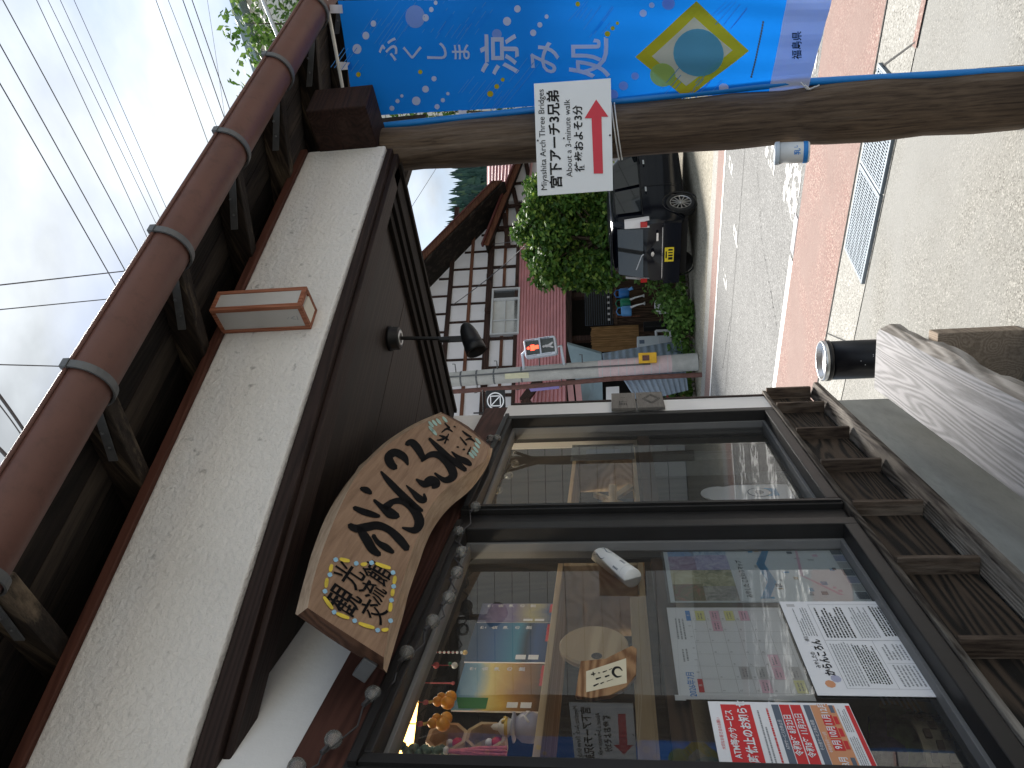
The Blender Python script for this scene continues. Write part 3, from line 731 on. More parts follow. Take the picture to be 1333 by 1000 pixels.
# street side beam, stepped on the inside
def cobj(name, mb, mat, bev=0.0): return obj(name, mb, mat, shop, Cc.M, bev)
sgn = 1 if (Cc.Mi @ (SO - S.dx * 1.5)).y > 0 else -1     # which side the porch is on
def cbox(x0, x1, y0, y1, z0, z1):
    f = MB(); a, b = sorted((y0 * sgn, y1 * sgn)); f.box(x0, x1, a, b, z0, z1); return f
x1c = CLen + .0
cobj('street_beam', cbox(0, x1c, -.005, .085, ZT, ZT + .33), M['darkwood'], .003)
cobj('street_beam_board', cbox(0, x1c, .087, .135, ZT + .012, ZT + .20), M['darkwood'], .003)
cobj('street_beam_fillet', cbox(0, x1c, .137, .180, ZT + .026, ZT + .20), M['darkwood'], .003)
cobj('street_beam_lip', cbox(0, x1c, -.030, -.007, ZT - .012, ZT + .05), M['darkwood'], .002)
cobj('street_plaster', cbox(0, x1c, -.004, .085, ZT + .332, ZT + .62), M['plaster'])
# log post and the beam end over it
po = MB()
prof = []
for k in range(15):
    t = k / 14; z = -.02 + t * (ZT + .12)
    prof.append((.116 - .026 * t + .004 * math.sin(k * 2.3) + (.006 if 2 < k < 5 else 0), z))
po.lathe(prof, 18); rr_ = random.Random(3)
for v in po.v: v.x *= 1 + .02 * math.sin(v.z * 5); v.y *= 1 + .02 * math.cos(v.z * 4)
obj('log_post', po, M['log'], shop, Matrix.Translation((1.0, 3.13, 0)))
f = MB(); f.box(-.085, .085, -.20, .26, 0, .245); obj('beam_end', f, M['nose'], shop, at(A, 2.40, .0, ZT + .075), bev=.006)

# eaves: soffit boards, rafters, roof, gutter with its straps
SL = .25
def zr(y, t): return 2.872 + y * SL - .036 * t        # underside of the rafters
TE = 3.7
yb = [-.395 + .118 * k for k in range(11)]
for k in range(10):
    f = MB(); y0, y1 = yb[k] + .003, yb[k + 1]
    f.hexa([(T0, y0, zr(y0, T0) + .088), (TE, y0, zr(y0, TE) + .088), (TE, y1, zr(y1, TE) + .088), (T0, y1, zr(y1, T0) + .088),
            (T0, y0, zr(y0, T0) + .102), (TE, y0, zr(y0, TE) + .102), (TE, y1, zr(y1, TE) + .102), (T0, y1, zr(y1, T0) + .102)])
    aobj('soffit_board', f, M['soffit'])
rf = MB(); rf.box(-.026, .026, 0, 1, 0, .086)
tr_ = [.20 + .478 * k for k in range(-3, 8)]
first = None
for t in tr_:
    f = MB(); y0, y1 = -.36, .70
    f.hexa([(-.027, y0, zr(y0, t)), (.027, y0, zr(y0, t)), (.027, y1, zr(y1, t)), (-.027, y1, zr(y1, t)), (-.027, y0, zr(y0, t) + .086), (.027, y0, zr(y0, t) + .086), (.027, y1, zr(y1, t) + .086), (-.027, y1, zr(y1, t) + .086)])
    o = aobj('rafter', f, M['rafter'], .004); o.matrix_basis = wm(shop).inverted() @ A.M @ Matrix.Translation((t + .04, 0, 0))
f = MB(); f.hexa([(T0, .62, zr(.62, T0) - .3), (TE, .62, zr(.62, TE) - .3), (TE, .7, zr(.7, TE) - .3), (T0, .7, zr(.7, T0) - .3), (T0, .62, zr(.62, T0) + .085), (TE, .62, zr(.62, TE) + .085), (TE, .7, zr(.7, TE) + .085), (T0, .7, zr(.7, T0) + .085)])
aobj('inner_plate', f, M['darkwood'])
f = MB()
for (a, b) in ((-.40, 3.6),):
    f.hexa([(T0, a, zr(a, T0) + .104), (TE, a, zr(a, TE) + .104), (TE, b, zr(b, TE) + .104), (T0, b, zr(b, T0) + .104), (T0, a, zr(a, T0) + .117), (TE, a, zr(a, TE) + .117), (TE, b, zr(b, TE) + .117), (T0, b, zr(b, T0) + .117)])
roof = aobj('roof', f, M['roofsheet'])
GY, GR = -.455, .064
def gz(t): return 2.772 - .043 * (t - .38)
gm = MB(); n = 14; g0, g1 = T0, TE
for t in (g0, g1): pass
ring = [(GY - GR * math.cos(math.pi * k / n) * 1.0, -GR * math.sin(math.pi * k / n)) for k in range(n + 1)]
ringi = [(GY - (GR - .004) * math.cos(math.pi * k / n), -(GR - .004) * math.sin(math.pi * k / n)) for k in range(n + 1)]
full = ring + ringi[::-1]; m_ = len(full)
vs_ = [(g0, y, gz(g0) + z) for y, z in full] + [(g1, y, gz(g1) + z) for y, z in full]
gm.add(vs_, [(i, (i + 1) % m_, m_ + (i + 1) % m_, m_ + i) for i in range(m_)], True)
gm.tube([(g0, GY - GR - .001, gz(g0) + .001), (g1, GY - GR - .001, gz(g1) + .001)], .0055, 8)
gut = aobj('gutter', gm, M['gutter'])
for t in tr_:
    b_ = MB(); n = 16; pr = None
    for k in range(n + 1):
        a = -.12 + (math.pi + .12) * k / n
        q = Vector((0, GY - (GR + .004) * math.cos(a), -(GR + .004) * math.sin(a))); q2 = Vector((0, GY - (GR + .009) * math.cos(a), -(GR + .009) * math.sin(a)))
        if pr: b_.hexa([pr[0] + Vector((-.010, 0, 0)), pr[0] + Vector((.010, 0, 0)), pr[1] + Vector((.010, 0, 0)), pr[1] + Vector((-.010, 0, 0)), q + Vector((-.010, 0, 0)), q + Vector((.010, 0, 0)), q2 + Vector((.010, 0, 0)), q2 + Vector((-.010, 0, 0))])
        pr = (q, q2)
    # tail nailed to the side of the rafter
    zc = zr(-.3, t) - gz(t)
    b_.hexa([(-.004, GY + GR + .004, .0), (.0, GY + GR + .004, .0), (.0, GY + GR + .004, .022), (-.004, GY + GR + .004, .022), (-.004, -.16, zr(-.16, t) + .03 - gz(t)), (.0, -.16, zr(-.16, t) + .03 - gz(t)), (.0, -.16, zr(-.16, t) + .055 - gz(t)), (-.004, -.16, zr(-.16, t) + .055 - gz(t))])
    b_.box(-.012, .012, GY - GR - .012, GY - GR + .004, -.004, .012)
    for q in (-.34, -.28, -.22): b_.ball((-.006, q, zr(q, t) + .035 - gz(t) - .25 * 0), .005, 6)
    o = obj('gutter_strap', b_, M['zinc'], gut, A.M @ Matrix.Translation((t + .008, 0, gz(t))))
# ------------------------------------------------------------------ carved name board over the windows
class Tilted:
    """a plane hung on the wall, its top leaning out over the viewer"""
    def __init__(s, fr, d, z, lean):
        O = fr.M @ Vector((0, d, z)); u = (Vector((0, 0, 1)) * math.cos(lean) - fr.dy * math.sin(lean)).normalized(); s.dx = fr.dx; s.dy = u.cross(fr.dx).normalized(); s.O = O
        s.M = Matrix(((s.dx.x, s.dy.x, u.x, O.x), (s.dx.y, s.dy.y, u.y, O.y), (s.dx.z, s.dy.z, u.z, O.z), (0, 0, 0, 1))); s.Mi = s.M.inverted()
    def px(s, x, y, d=0.0): return s.Mi @ onplane(s.O + s.dy * d, s.dy, x, y)
NB = Tilted(S, -.035, 2.08, R(38))
FT, BT = -.085, -.012
ZN = lambda P: [(370 + x * .399, 520 + y * .399) for x, y in P]
Fp = ZN([(520, 48), (595, 95), (668, 152), (655, 198), (580, 252), (512, 305), (466, 370), (438, 440), (408, 520), (378, 620), (350, 710), (325, 842), (200, 762), (76, 680), (100, 570), (140, 452), (190, 335), (246, 235), (332, 152), (430, 88)])
Bp = ZN([(512, 42), (600, 88), (680, 160), (664, 214), (612, 290), (542, 350), (492, 412), (462, 472), (438, 540), (408, 625), (386, 712), (334, 892), (180, 800), (36, 700), (64, 592), (100, 472), (150, 356), (222, 250), (322, 146), (424, 80)])
Fl = [NB.px(x, y, FT) for x, y in Fp]; Bl = [NB.px(x, y, BT) for x, y in Bp]
board = thing('name_board', 'curved live edge wooden name board with black brush lettering, hung over the windows', 'name board', NB.M)
def smooth_loop(P, lo, hi, k=4):
    """Catmull-Rom points along P[lo..hi]"""
    out_ = []
    for i in range(lo, hi):
        p0, p1, p2, p3 = P[max(i - 1, lo)], P[i], P[i + 1], P[min(i + 2, hi)]
        for j in range(k):
            t = j / k; out_.append(0.5 * ((2 * p1) + (p2 - p0) * t + (2 * p0 - 5 * p1 + 4 * p2 - p3) * t * t + (3 * p1 - p0 - 3 * p2 + p3) * t ** 3))
    out_.append(P[hi]); return out_
def loop(P):
    Pc = P + [P[0]]
    return smooth_loop(Pc, 0, 2) [:-1] + smooth_loop(Pc, 2, 11)[:-1] + smooth_loop(Pc, 11, 13)[:-1] + smooth_loop(Pc, 13, 20)[:-1]
FF, BB = loop(Fl), loop(Bl); nl = len(FF)
f = MB(); c_ = sum(FF, Vector()) / nl
# the face as a strip of quads between the lower and the upper edge, so that it shades cleanly
f.add(FF, [tuple(range(nl))]); obj('board_face', f, M['slab'], board)
r1 = random.Random(5)
mid = [FF[i] * .5 + BB[i] * .5 + (FF[i] - c_).normalized() * (.006 + r1.uniform(-.004, .004)) + Vector((0, .008, 0)) for i in range(nl)]
i0, i1, i2, i3 = 0, 8, 36, 44       # right end | lower edge | left cut | upper edge
def strip(idx, mat, name):
    f = MB(); k = len(idx)
    f.add([FF[i % nl] for i in idx] + [mid[i % nl] for i in idx] + [BB[i % nl] for i in idx], [(a, a + 1, k + a + 1, k + a) for a in range(k - 1)] + [(k + a, k + a + 1, 2 * k + a + 1, 2 * k + a) for a in range(k - 1)], True)
    obj(name, f, mat, board)
strip(range(0, 9), M['slabend'], 'right_end'); strip(range(8, 45), M['slabedge'], 'lower_live_edge')
strip(range(44, 53), M['slabend'], 'cut_end'); strip(range(52, nl + 1), M['slabedge'], 'upper_live_edge')
f = MB(); f.add(BB, [tuple(range(nl - 1, -1, -1))]); obj('board_back', f, M['slabend'], board)
fb = lambda x, y: NB.px(x, y, FT - .0015)
STROKES = [
    [(455, 684, 4), (464, 688, 5.5), (478, 686, 6), (492, 684, 5.5), (507, 690, 5), (520, 702, 6), (530, 714, 5)],
    [(468, 688, 5), (477, 702, 6.5), (485, 715, 6), (494, 722, 3.5)], [(486, 697, 3), (492, 706, 3.5), (503, 713, 5), (512, 719, 2.5)],
    [(461, 661, 3), (473, 666, 4.5), (486, 670, 4), (494, 672, 2)],
    [(470, 636, 2.5), (477, 638, 4.5), (483, 642, 2.5)],
    [(487, 651, 2), (497, 660, 4), (508, 668, 7), (518, 672, 4)],
    [(502, 661, 6), (512, 653, 4), (526, 653, 5), (539, 664, 6), (546, 679, 7), (540, 690, 5), (524, 687, 1.5)],
    [(496, 614, 1.5), (505, 625, 4), (520, 641, 5), (535, 655, 5), (550, 665, 2)], [(529, 632, 1), (537, 640, 3), (546, 649, 5), (553, 651, 3.5), (552, 643, 1.5)],
    [(531, 605, 1.5), (526, 595, 5), (514, 589, 5.5), (506, 595, 6), (509, 604, 6), (515, 609, 4)],
    [(542, 624, 1.5), (552, 630, 5), (561, 626, 7), (568, 630, 6), (563, 635, 2)],
    [(529, 578, 3), (536, 576, 5), (544, 584, 5.5), (551, 597, 4)],
    [(549, 600, 2), (560, 592, 4), (572, 593, 5), (584, 604, 6), (590, 619, 6), (579, 625, 4), (566, 616, 1.5)],
    [(559, 571, 2), (572, 584, 4), (584, 595, 4), (596, 604, 4.5), (606, 612, 3)], [(588, 588, 1), (597, 596, 3.5), (607, 601, 4.5), (613, 605, 2.5)],
]
f = MB()
for st in STROKES: brush(f, st, fx=fb, n=12, w0=.95)
obj('brush_lettering', f, M['brushink'], board)
f = MB()
def bchar(ch, x, y, s, rot=0.0):
    c_ = NB.px(x, y, FT - .0015); text(f, ch, s, c_.x, c_.z, FT - .0015, bold=.012, rot=rot)
for ch, x, y, s in (('観', 450, 783, .088), ('光', 457, 750, .080), ('交', 489, 797, .068), ('流', 488, 772, .070), ('館', 494, 747, .078)):
    bchar(ch, x, y, s)
obj('small_lettering', f, M['brushink'], board)
f = MB()
for st in ([(578, 566, 1), (584, 572, 2)], [(574, 578, 1), (581, 573, 2), (588, 577, 1)], [(571, 582, 1), (577, 584, 2.4), (583, 588, 1)], [(568, 588, 1), (575, 587, 2.2), (581, 583, 1.2)], [(583, 580, 1), (578, 592, 1.6)],
           [(601, 576, 1), (607, 581, 2.2), (613, 584, 1)], [(605, 588, 1), (611, 586, 2.2), (617, 590, 1)], [(598, 584, 1), (606, 594, 2)], [(602, 600, 1.4), (604, 600, 1.4)], [(594, 597, 1.4), (596, 597, 1.4)], [(612, 597, 1), (608, 606, 2.2)], [(590, 570, 1.1), (592, 571, 1.1)]):
    brush(f, [(x + 1, y - 15, w_) for x, y, w_ in st], fx=fb, n=6, w0=.75)
obj('side_lettering', f, M['brushink'], board)
def dab(mb, x, y, w_, h_, rot):
    c_ = NB.px(x, y, FT - .0018); cs, sn = math.cos(rot), math.sin(rot)
    mb.poly([Vector((c_.x + (w_ * math.cos(a) * cs - h_ * math.sin(a) * sn), FT - .0018, c_.z + (w_ * math.cos(a) * sn + h_ * math.sin(a) * cs))) for a in [2 * math.pi * k / 12 for k in range(12)]])
yl, bl, gr = MB(), MB(), MB()
fd = lambda x, y: NB.px(x, y, FT - .0018)
for a_, b_ in (((183, 520), (212, 527)), ((155, 540), (150, 560)), ((140, 585), (136, 612)), ((130, 645), (157, 682)), ((172, 698), (210, 713)), ((245, 730), (292, 745)), ((320, 752), (338, 750)), ((300, 535), (345, 550)), ((252, 538), (268, 536)), ((362, 578), (358, 600)), ((355, 620), (352, 640)), ((348, 665), (345, 690))):
    (x0, y0), (x1, y1) = ZN([a_, b_]); brush(yl, [(x0, y0, 1.9), ((x0 + x1) / 2, (y0 + y1) / 2 + .4, 2.6), (x1, y1, 1.9)], fx=fd, n=6)
for q in ((168, 523), (149, 572), (133, 626), (163, 694), (230, 722), (305, 753), (235, 535), (285, 533), (355, 565), (357, 610), (350, 655), (347, 722)):
    (x, y), = ZN([q]); brush(bl, [(x - 1.6, y - .6, 2.6), (x, y, 3.1), (x + 1.6, y + .6, 2.6)], fx=fd, n=4)
ZA = lambda zx, zy: (430 + zx * .19, 530 + zy * .19)
for zx, zy in ((690, 118), (715, 108), (742, 98), (785, 85), (692, 150), (712, 172), (1012, 232), (1006, 262), (996, 292), (985, 315), (968, 330)):
    dab(gr, *ZA(zx, zy), .020, .011, .6)
obj('yellow_dabs', yl, M['paintyellow'], board, kind='stuff'); obj('blue_dabs', bl, M['paintblue'], board, kind='stuff'); obj('green_dabs', gr, M['paintgreen'], board, kind='stuff')
f = MB(); c_ = NB.px(478, 862, -.03); f.box(c_.x - .014, c_.x + .010, -.045, .01, c_.z - .022, c_.z + .012); obj('hanger_bracket', f, M['zinc'], board, bev=.002)

# ------------------------------------------------------------------ box lantern on the plaster band
la = thing('wall_lantern', 'box shaped wall lantern with brown wooden frame and paper panels on plaster band', 'wall lantern', at(A, 1.277, -.021, 2.502))
lw, ld, lh, e = .088, .104, .300, .0145
f = MB()
for x0 in (0, lw - e):
    for y0 in (-ld, -e): f.box(x0, x0 + e, y0, y0 + e, 0, lh)
for z0 in (0, lh - e):
    f.box(e, lw - e, -ld, -ld + e, z0, z0 + e); f.box(e, lw - e, -e, 0, z0, z0 + e); f.box(0, e, -ld + e, -e, z0, z0 + e); f.box(lw - e, lw, -ld + e, -e, z0, z0 + e)
obj('lantern_frame', f, M['lampwood'], la, bev=.0015)
f = MB(); f.box(.003, lw - .003, -ld + .003, -.003, .006, lh - .004); obj('paper_panel', f, M['lampshade'], la)
f = MB(); f.box(.010, lw - .010, -.075, -.014, .001, .0055); obj('bottom_panel', f, M['lampcream'], la)
f = MB(); brush(f, [(-.058, .035, .001), (-.05, .05, .002), (-.045, .035, .001)], fx=lambda a, b: Vector((.0024, a, b)), n=4); brush(f, [(-.060, .028, .0008), (-.042, .030, .0018)], fx=lambda a, b: Vector((.0024, a, b)), n=4); brush(f, [(-.055, .055, .0008), (-.048, .064, .0012)], fx=lambda a, b: Vector((.0024, a, b)), n=4)
obj('pale_mark', f, M['midgrey'], la)

# ------------------------------------------------------------------ spotlight under the porch ceiling
pb = onz(507, 441, ceil_z)
sp = thing('spotlight', 'black bullet shaped spotlight on a short rod under the porch ceiling', 'spotlight', Matrix.Translation(pb))
f = MB(); f.lathe([(.0, 0), (.050, 0), (.050, -.012), (.046, -.014), (.046, -.040), (.040, -.044), (.012, -.046), (.0, -.046)][::-1], 24, cap=False); obj('ceiling_mount', f, M['black'], sp)
f = MB(); f.lathe([(.032, -.0445), (.034, -.047), (.020, -.048), (.020, -.046)], 20, cap=False); obj('mount_ring', f, M['steel'], sp)
hd = ondepth(613, 441, pb.y) - pb
rod0 = Vector((0, 0, -.045)); rod1 = Vector((hd.x * .9, 0, hd.z + .04))
f = MB(); f.tube([rod0, rod1], .0075, 10); f.tube([rod1 + Vector((0, 0, .085)), rod1 + Vector((0, 0, .045))], .012, 12); obj('rod', f, M['black'], sp)
f = MB(); f.box(rod1.x - .012, rod1.x + .012, -.008, .008, rod1.z - .045, rod1.z + .05); obj('knuckle', f, M['black'], sp, bev=.003)
ax_ = (ondepth(625, 466, pb.y - .03) - ondepth(605, 420, pb.y + .03)).normalized()
Mh = Matrix.Translation(hd) @ ax_.to_track_quat('Z', 'Y').to_matrix().to_4x4()
f = MB(); f.lathe([(.0, -.075), (.010, -.073), (.020, -.064), (.029, -.045), (.035, -.02), (.038, .01), (.039, .030), (.0405, .031), (.0415, .064), (.036, .064), (.033, .045), (.0, .040)], 24, Mh, cap=False); obj('lamp_head', f, M['black'], sp)

# ------------------------------------------------------------------ string of clear bulbs along the header
st = thing('string_light', 'string of small clear round bulbs on black wire strung along the window header', 'string light', S.M)
bp = [(384, 993), (432, 957), (484, 898), (528, 845), (562, 804), (583, 773), (594, 741), (600, 714), (596, 688), (618, 656), (638, 568), (646, 568)]
bw = [S.px(x, y, -.045) for x, y in bp]
f = MB(); path = []
for i, p in enumerate(bw):
    path.append(p + Vector((-.035, .02, .012)))
    if i < len(bw) - 1:
        q = bw[i + 1]; path.append((p + q) / 2 + Vector((-.02, .02, -.012 - .02 * (q - p).length)))
f.tube(path, .0022, 6); obj('wire', f, M['wire'], st)
f = MB(); f.tube([(0, 0, 0), (.018, -.0, -.006)], .0048, 8); cap0 = f.mesh('bulb_cap', M['wire'])
f = MB(); f.ball((.032, 0, -.011), .019, 16); ball0 = f.mesh('bulb', M['bulb'])
for p in bw:
    o = obj('bulb_cap', cap0, None, st); o.location = p + Vector((-.033, .015, .012))
    o = obj('bulb', ball0, None, st); o.location = p + Vector((-.030, .012, .010))

# ------------------------------------------------------------------ two engraved boards on the corner
for i, (x0, x1, lab) in enumerate(((796, 829, 'upper grey engraved wooden board on the shop corner'), (830, 867, 'lower grey wooden board with engraved diamond emblem on the shop corner'))):
    a, b = S.px(x0, 532, -.035), S.px(x1, 532, -.035)
    z1, z0 = a.z, b.z + .002
    t_ = thing('engraved_board', lab, 'board', at(S, -.15, -.022, z0), 'engraved boards on the corner')
    f = MB(); f.box(0, .285, -.016, 0, 0, z1 - z0); obj('board', f, M['oldboard'], t_, bev=.002)
    f = MB(); H_ = z1 - z0
    if i == 0:
        text(f, '宮下', .045, .09, H_ * .5, -.0170, bold=.0); text(f, 'E', .03, .19, H_ * .5, -.0170)
    else:
        for r_ in (.045, .034):
            P4 = [(.15 - r_ * 1.9, H_ * .45), (.15, H_ * .45 + r_), (.15 + r_ * 1.9, H_ * .45), (.15, H_ * .45 - r_)]
            for k in range(4): brush(f, [(*P4[k], .0018), (*P4[(k + 1) % 4], .0018)], y=-.0170, n=2)
        text(f, '＋', .03, .235, H_ * .8, -.0170)
    obj('engraving', f, M['ink'], t_, kind='stuff')

# ------------------------------------------------------------------ the banner on its blue pole
CTL, CBL, CTR, CBR = ondepth(462, 152, 3.14), ondepth(1052, 117, 3.08), ondepth(440, 1, 2.90), ondepth(1083, -5, 2.84)
cn_ = (CTR - CTL).cross(CBL - CTL).normalized()
if cn_.dot(CP - CTL) < 0: cn_ = -cn_
def cloth(a, b, off=0.0):
    p = CTL.lerp(CTR, a).lerp(CBL.lerp(CBR, a), b)
    wv = .012 * math.sin(a * 9 + b * 5.0) * (.3 + b) + .010 * math.sin(b * 26 + a * 2.2) * .5 + .010 * math.sin(a * 5 - b * 17 + 1) + .006 * math.sin(a * 21 + b * 8) * b
    wv += -.05 * math.exp(-((b - 1) * 9) ** 2) * math.sin(a * 7) * .5
    return p + cn_ * (wv * .75 * (.25 + a * .75) + off)
def cpx(x, y, off=.0012):
    a, b = .5, .5
    for _ in range(6):
        b = (x - 462 + 22 * a) / (590 + 53 * a); a = ((152 - 35 * b) - y) / (151 - 29 * b)
    return cloth(a, b, off)
ban = thing('banner', 'tall sky blue banner with white brush lettering tied beside the log post', 'banner')
f = MB(); na, nb = 28, 90
f.add([cloth(i / na, j / nb) for j in range(nb + 1) for i in range(na + 1)], [(j * (na + 1) + i, j * (na + 1) + i + 1, (j + 1) * (na + 1) + i + 1, (j + 1) * (na + 1) + i) for j in range(nb) for i in range(na)], True)
obj('banner_cloth', f, M['cloth'], ban)
def cpoly(mb, pts, off=.0012, sub=6):
    """a print patch given by 4 corners, laid on the folds"""
    n = sub; P4 = [Vector((*p, 0)) for p in pts]
    g = [[cpx(*(P4[0].lerp(P4[1], i / n).lerp(P4[3].lerp(P4[2], i / n), j / n)).to_2d(), off) for i in range(n + 1)] for j in range(n + 1)]
    for j in range(n):
        for i in range(n): mb.add([g[j][i], g[j][i + 1], g[j + 1][i + 1], g[j + 1][i]], [(0, 1, 2, 3)], False)
def cdisc(mb, x, y, r_, off=.0012, n=20):
    m_ = max(1, int(r_ / 4)); R_ = [[cpx(x + r_ * q / m_ * math.cos(2 * math.pi * k / n), y + r_ * q / m_ * math.sin(2 * math.pi * k / n), off) for k in range(n)] for q in range(1, m_ + 1)]
    c_ = cpx(x, y, off)
    for k in range(n): mb.add([c_, R_[0][k], R_[0][(k + 1) % n]], [(0, 1, 2)])
    for q in range(m_ - 1):
        for k in range(n): mb.add([R_[q][k], R_[q + 1][k], R_[q + 1][(k + 1) % n], R_[q][(k + 1) % n]], [(0, 1, 2, 3)])
f = MB(); cpoly(f, [(1030, -5), (1083, -5), (1052, 117), (1005, 123)], sub=16); obj('white_hem', f, M['clothwhite'], ban)
f = MB(); cpoly(f, [(920, 1), (983, 63), (905, 128), (842, 71)], sub=16); obj('yellow_diamond', f, M['clothyellow'], ban)
f = MB(); cpoly(f, [(917, 21), (963, 62), (905, 110), (863, 70)], .0024, 16); obj('white_diamond', f, M['clothwhite'], ban)
f = MB(); cdisc(f, 921, 66, 31, .0036, 28); obj('blue_disc', f, M['clothsky'], ban)
f = MB(); cdisc(f, 876, 95, 16, .0036, 24); obj('lime_disc', f, M['clothlime'], ban)
cfx = lambda cx, cy: (lambda a, b: cpx(cx - b, cy - a, .0030))
f = MB()
for ch, x, y, s in (('ふ', 513, 61, 32), ('く', 547, 64, 30), ('し', 581, 65, 32), ('ま', 614, 65, 28), ('涼', 669, 68, 56), ('み', 727, 72, 46), ('処', 787, 72, 56)):
    f = MB(); text(f, ch, s, fx=cfx(x, y), bold=.012)
    obj('banner_character', f, M['clothwhite'], ban)
f = MB(); text(f, '福島県', 12.5, fx=cfx(1041, 56), bold=.01)
obj('hem_lettering', f, M['ink'], ban)
f = MB()
for k in range(22):
    x = 1001 - k * .75; y = 26 + k * 3.4; brush(f, [(x, y, 1.1), (x, y + 2.2, 1.1)], fx=lambda a, b: cpx(a, b, .0028), n=2)
obj('small_print', f, M['slate'], ban, kind='stuff')
w1, w2, w3 = MB(), MB(), MB()
for x, y, r_ in ((466, 61, 6.5), (479, 44, 5), (490, 29, 4), (565, 21, 4.5), (573, 11, 3.2), (579, 3, 2.6), (515, 140, 3.5), (523, 130, 3), (529, 123, 2.3), (549, 130, 6), (562, 114, 4.7), (574, 100, 3.6), (578, 138, 3.6), (586, 129, 3), (593, 120, 2.4), (675, 26, 5.5), (689, 11, 4.4), (710, 40, 4.2), (719, 30, 3.4), (728, 20, 2.7), (853, 16, 4.6), (864, 6, 3.5), (951, 113, 6)):
    cdisc(w1, x, y, r_, n=14)
for x, y, r_ in ((550, 20, 14), (486, 146, 10), (661, 42, 6.5), (841, 97, 5), (826, 110, 6), (812, 122, 7), (885, 4, 8)): cdisc(w2, x, y, r_, n=18)
for x, y, r_ in ((468, 94, 3.4), (555, 91, 2.9), (651, 120, 4.2), (660, 110, 3.3), (668, 101, 2.6), (807, 41, 3.6), (814, 34, 2.7), (820, 28, 2.1), (769, 5, 3)): cdisc(w3, x, y, r_, n=14)
obj('white_dots', w1, M['clothwhite'], ban, kind='stuff'); obj('pale_dots', w2, M['clothpale'], ban, kind='stuff'); obj('yellow_dots', w3, M['clothyellow'], ban, kind='stuff')
f = MB(); r1 = random.Random(11)
for gx, gy, n in ((455, 78, 6), (505, 40, 7), (530, 25, 5), (600, 35, 8), (640, 20, 4), (640, 120, 8), (665, 128, 6), (790, 22, 8), (905, 112, 7), (925, 118, 4), (965, 16, 6), (700, 95, 3)):
    for k in range(n):
        l_ = r1.uniform(8, 26); cx, cy = gx + (k - n / 2) * 6 + r1.uniform(-3, 3), gy + (k - n / 2) * 3 + r1.uniform(-4, 4)
        brush(f, [(cx - .62 * l_, min(cy + .78 * l_, 150), .45), (cx + .62 * l_, cy - .78 * l_, .45)], fx=lambda a, b: cpx(a, max(b, 1), .0012), n=2)
obj('slanted_lines', f, M['clothline'], ban, kind='stuff')
f = MB(); f.tube([ondepth(436, 172, 3.17), ondepth(500, 164, 3.15), ondepth(1030, 108, 3.08), ondepth(1352, 90, 3.04)], .0145, 12); obj('banner_pole', f, M['pole'], ban)
f = MB(); f.tube([ondepth(452, 147, 3.10), ondepth(436, 60, 3.0), ondepth(423, -8, 2.88)], .0075, 8); obj('crossbar', f, flat('white rod', (.62, .60, .55), .6), ban)
def tab(x0, y0, x1, y1, x2, y2, x3, y3):
    f = MB(); P4 = [ondepth(x, y, 3.14 - (150 - y) / 150 * .24) + cn_ * .006 for x, y in ((x0, y0), (x1, y1), (x2, y2), (x3, y3))]
    f.prism(P4, cn_ * .0015); obj('tab', f, M['clothwhite'], ban)
tab(423, 6, 446, 6, 447, 17, 425, 17); tab(438, 80, 459, 81, 460, 90, 440, 91); tab(597, 143, 607, 142, 610, 162, 600, 163); tab(886, 129, 896, 128, 897, 136, 887, 137); tab(836, 138, 841, 137, 842, 141, 837, 142)
f = MB()
for k in range(5):
    a = ondepth(1051 + k, 117, 3.05); f.tube([a, a + Vector((rnd.uniform(.0, .03), -.02, rnd.uniform(-.04, .03)))], .0025, 5)
obj('cord_knot', f, M['cord'], ban)

# ------------------------------------------------------------------ white direction sign tied to the post
PSY = 2.985
PS = Frame((0, PSY, 0), 90)
sg = thing('direction_sign', 'white laminated sign with red arrow and black lettering tied to the log post', 'sign')
def spx(x, y, off=.0): return ondepth(x, y, PSY - off)
f = MB(); f.prism([spx(695, 109), spx(795, 102), spx(798, 248), spx(700, 255)], (0, .004, 0)); obj('sign_board', f, M['signwhite'], sg)
rt, up_ = Vector((-.036, -1)), Vector((-1, .036))
def sfx(cx, cy, off=.002): return lambda a, b: spx(cx + rt.x * a + up_.x * b, cy + rt.y * a + up_.y * b, off)
for tx_, cx, cy, fit_, bo in (('Miyashita Arch Three Bridges', 706.5, 182, 131, 0), ('About a 3-minute walk', 740, 180, 101, 0), ('宮下アーチ3兄弟', 723, 181, 127, .028), ('徒歩およそ3分', 754, 180, 87, .024)):
    f = MB(); text(f, tx_, 9, fx=sfx(cx, cy), fit=fit_, bold=bo); obj('lettering_line', f, M['ink'], sg)
f = MB(); f.poly([spx(x, y, .002) for x, y in ((776, 129.5), (792, 152), (783, 152), (785, 226), (773, 226), (770, 154), (761, 154))]); obj('arrow', f, M['signred'], sg)
f = MB()
for x, y in ((700, 183), (734, 180), (794, 176)): f.ball(spx(x, y, .002), .004, 8)
obj('pin', f, M['zinc'], sg, kind='stuff')
def around_post(z0, dz, r_, mat, par, name, R_=.118):
    f = MB()
    for k in range(2):
        pts = [Vector((1.0 + R_ * math.cos(a), 3.13 + R_ * math.sin(a), z0 + .012 * k + dz * math.cos(a + .6))) for a in [2 * math.pi * j / 24 for j in range(25)]]
        f.tube(pts, r_, 6)
    obj(name, f, mat, par)
zs_ = spx(803, 150).z
around_post(zs_ - .005, .012, .0028, M['cord'], sg, 'cord', .110)

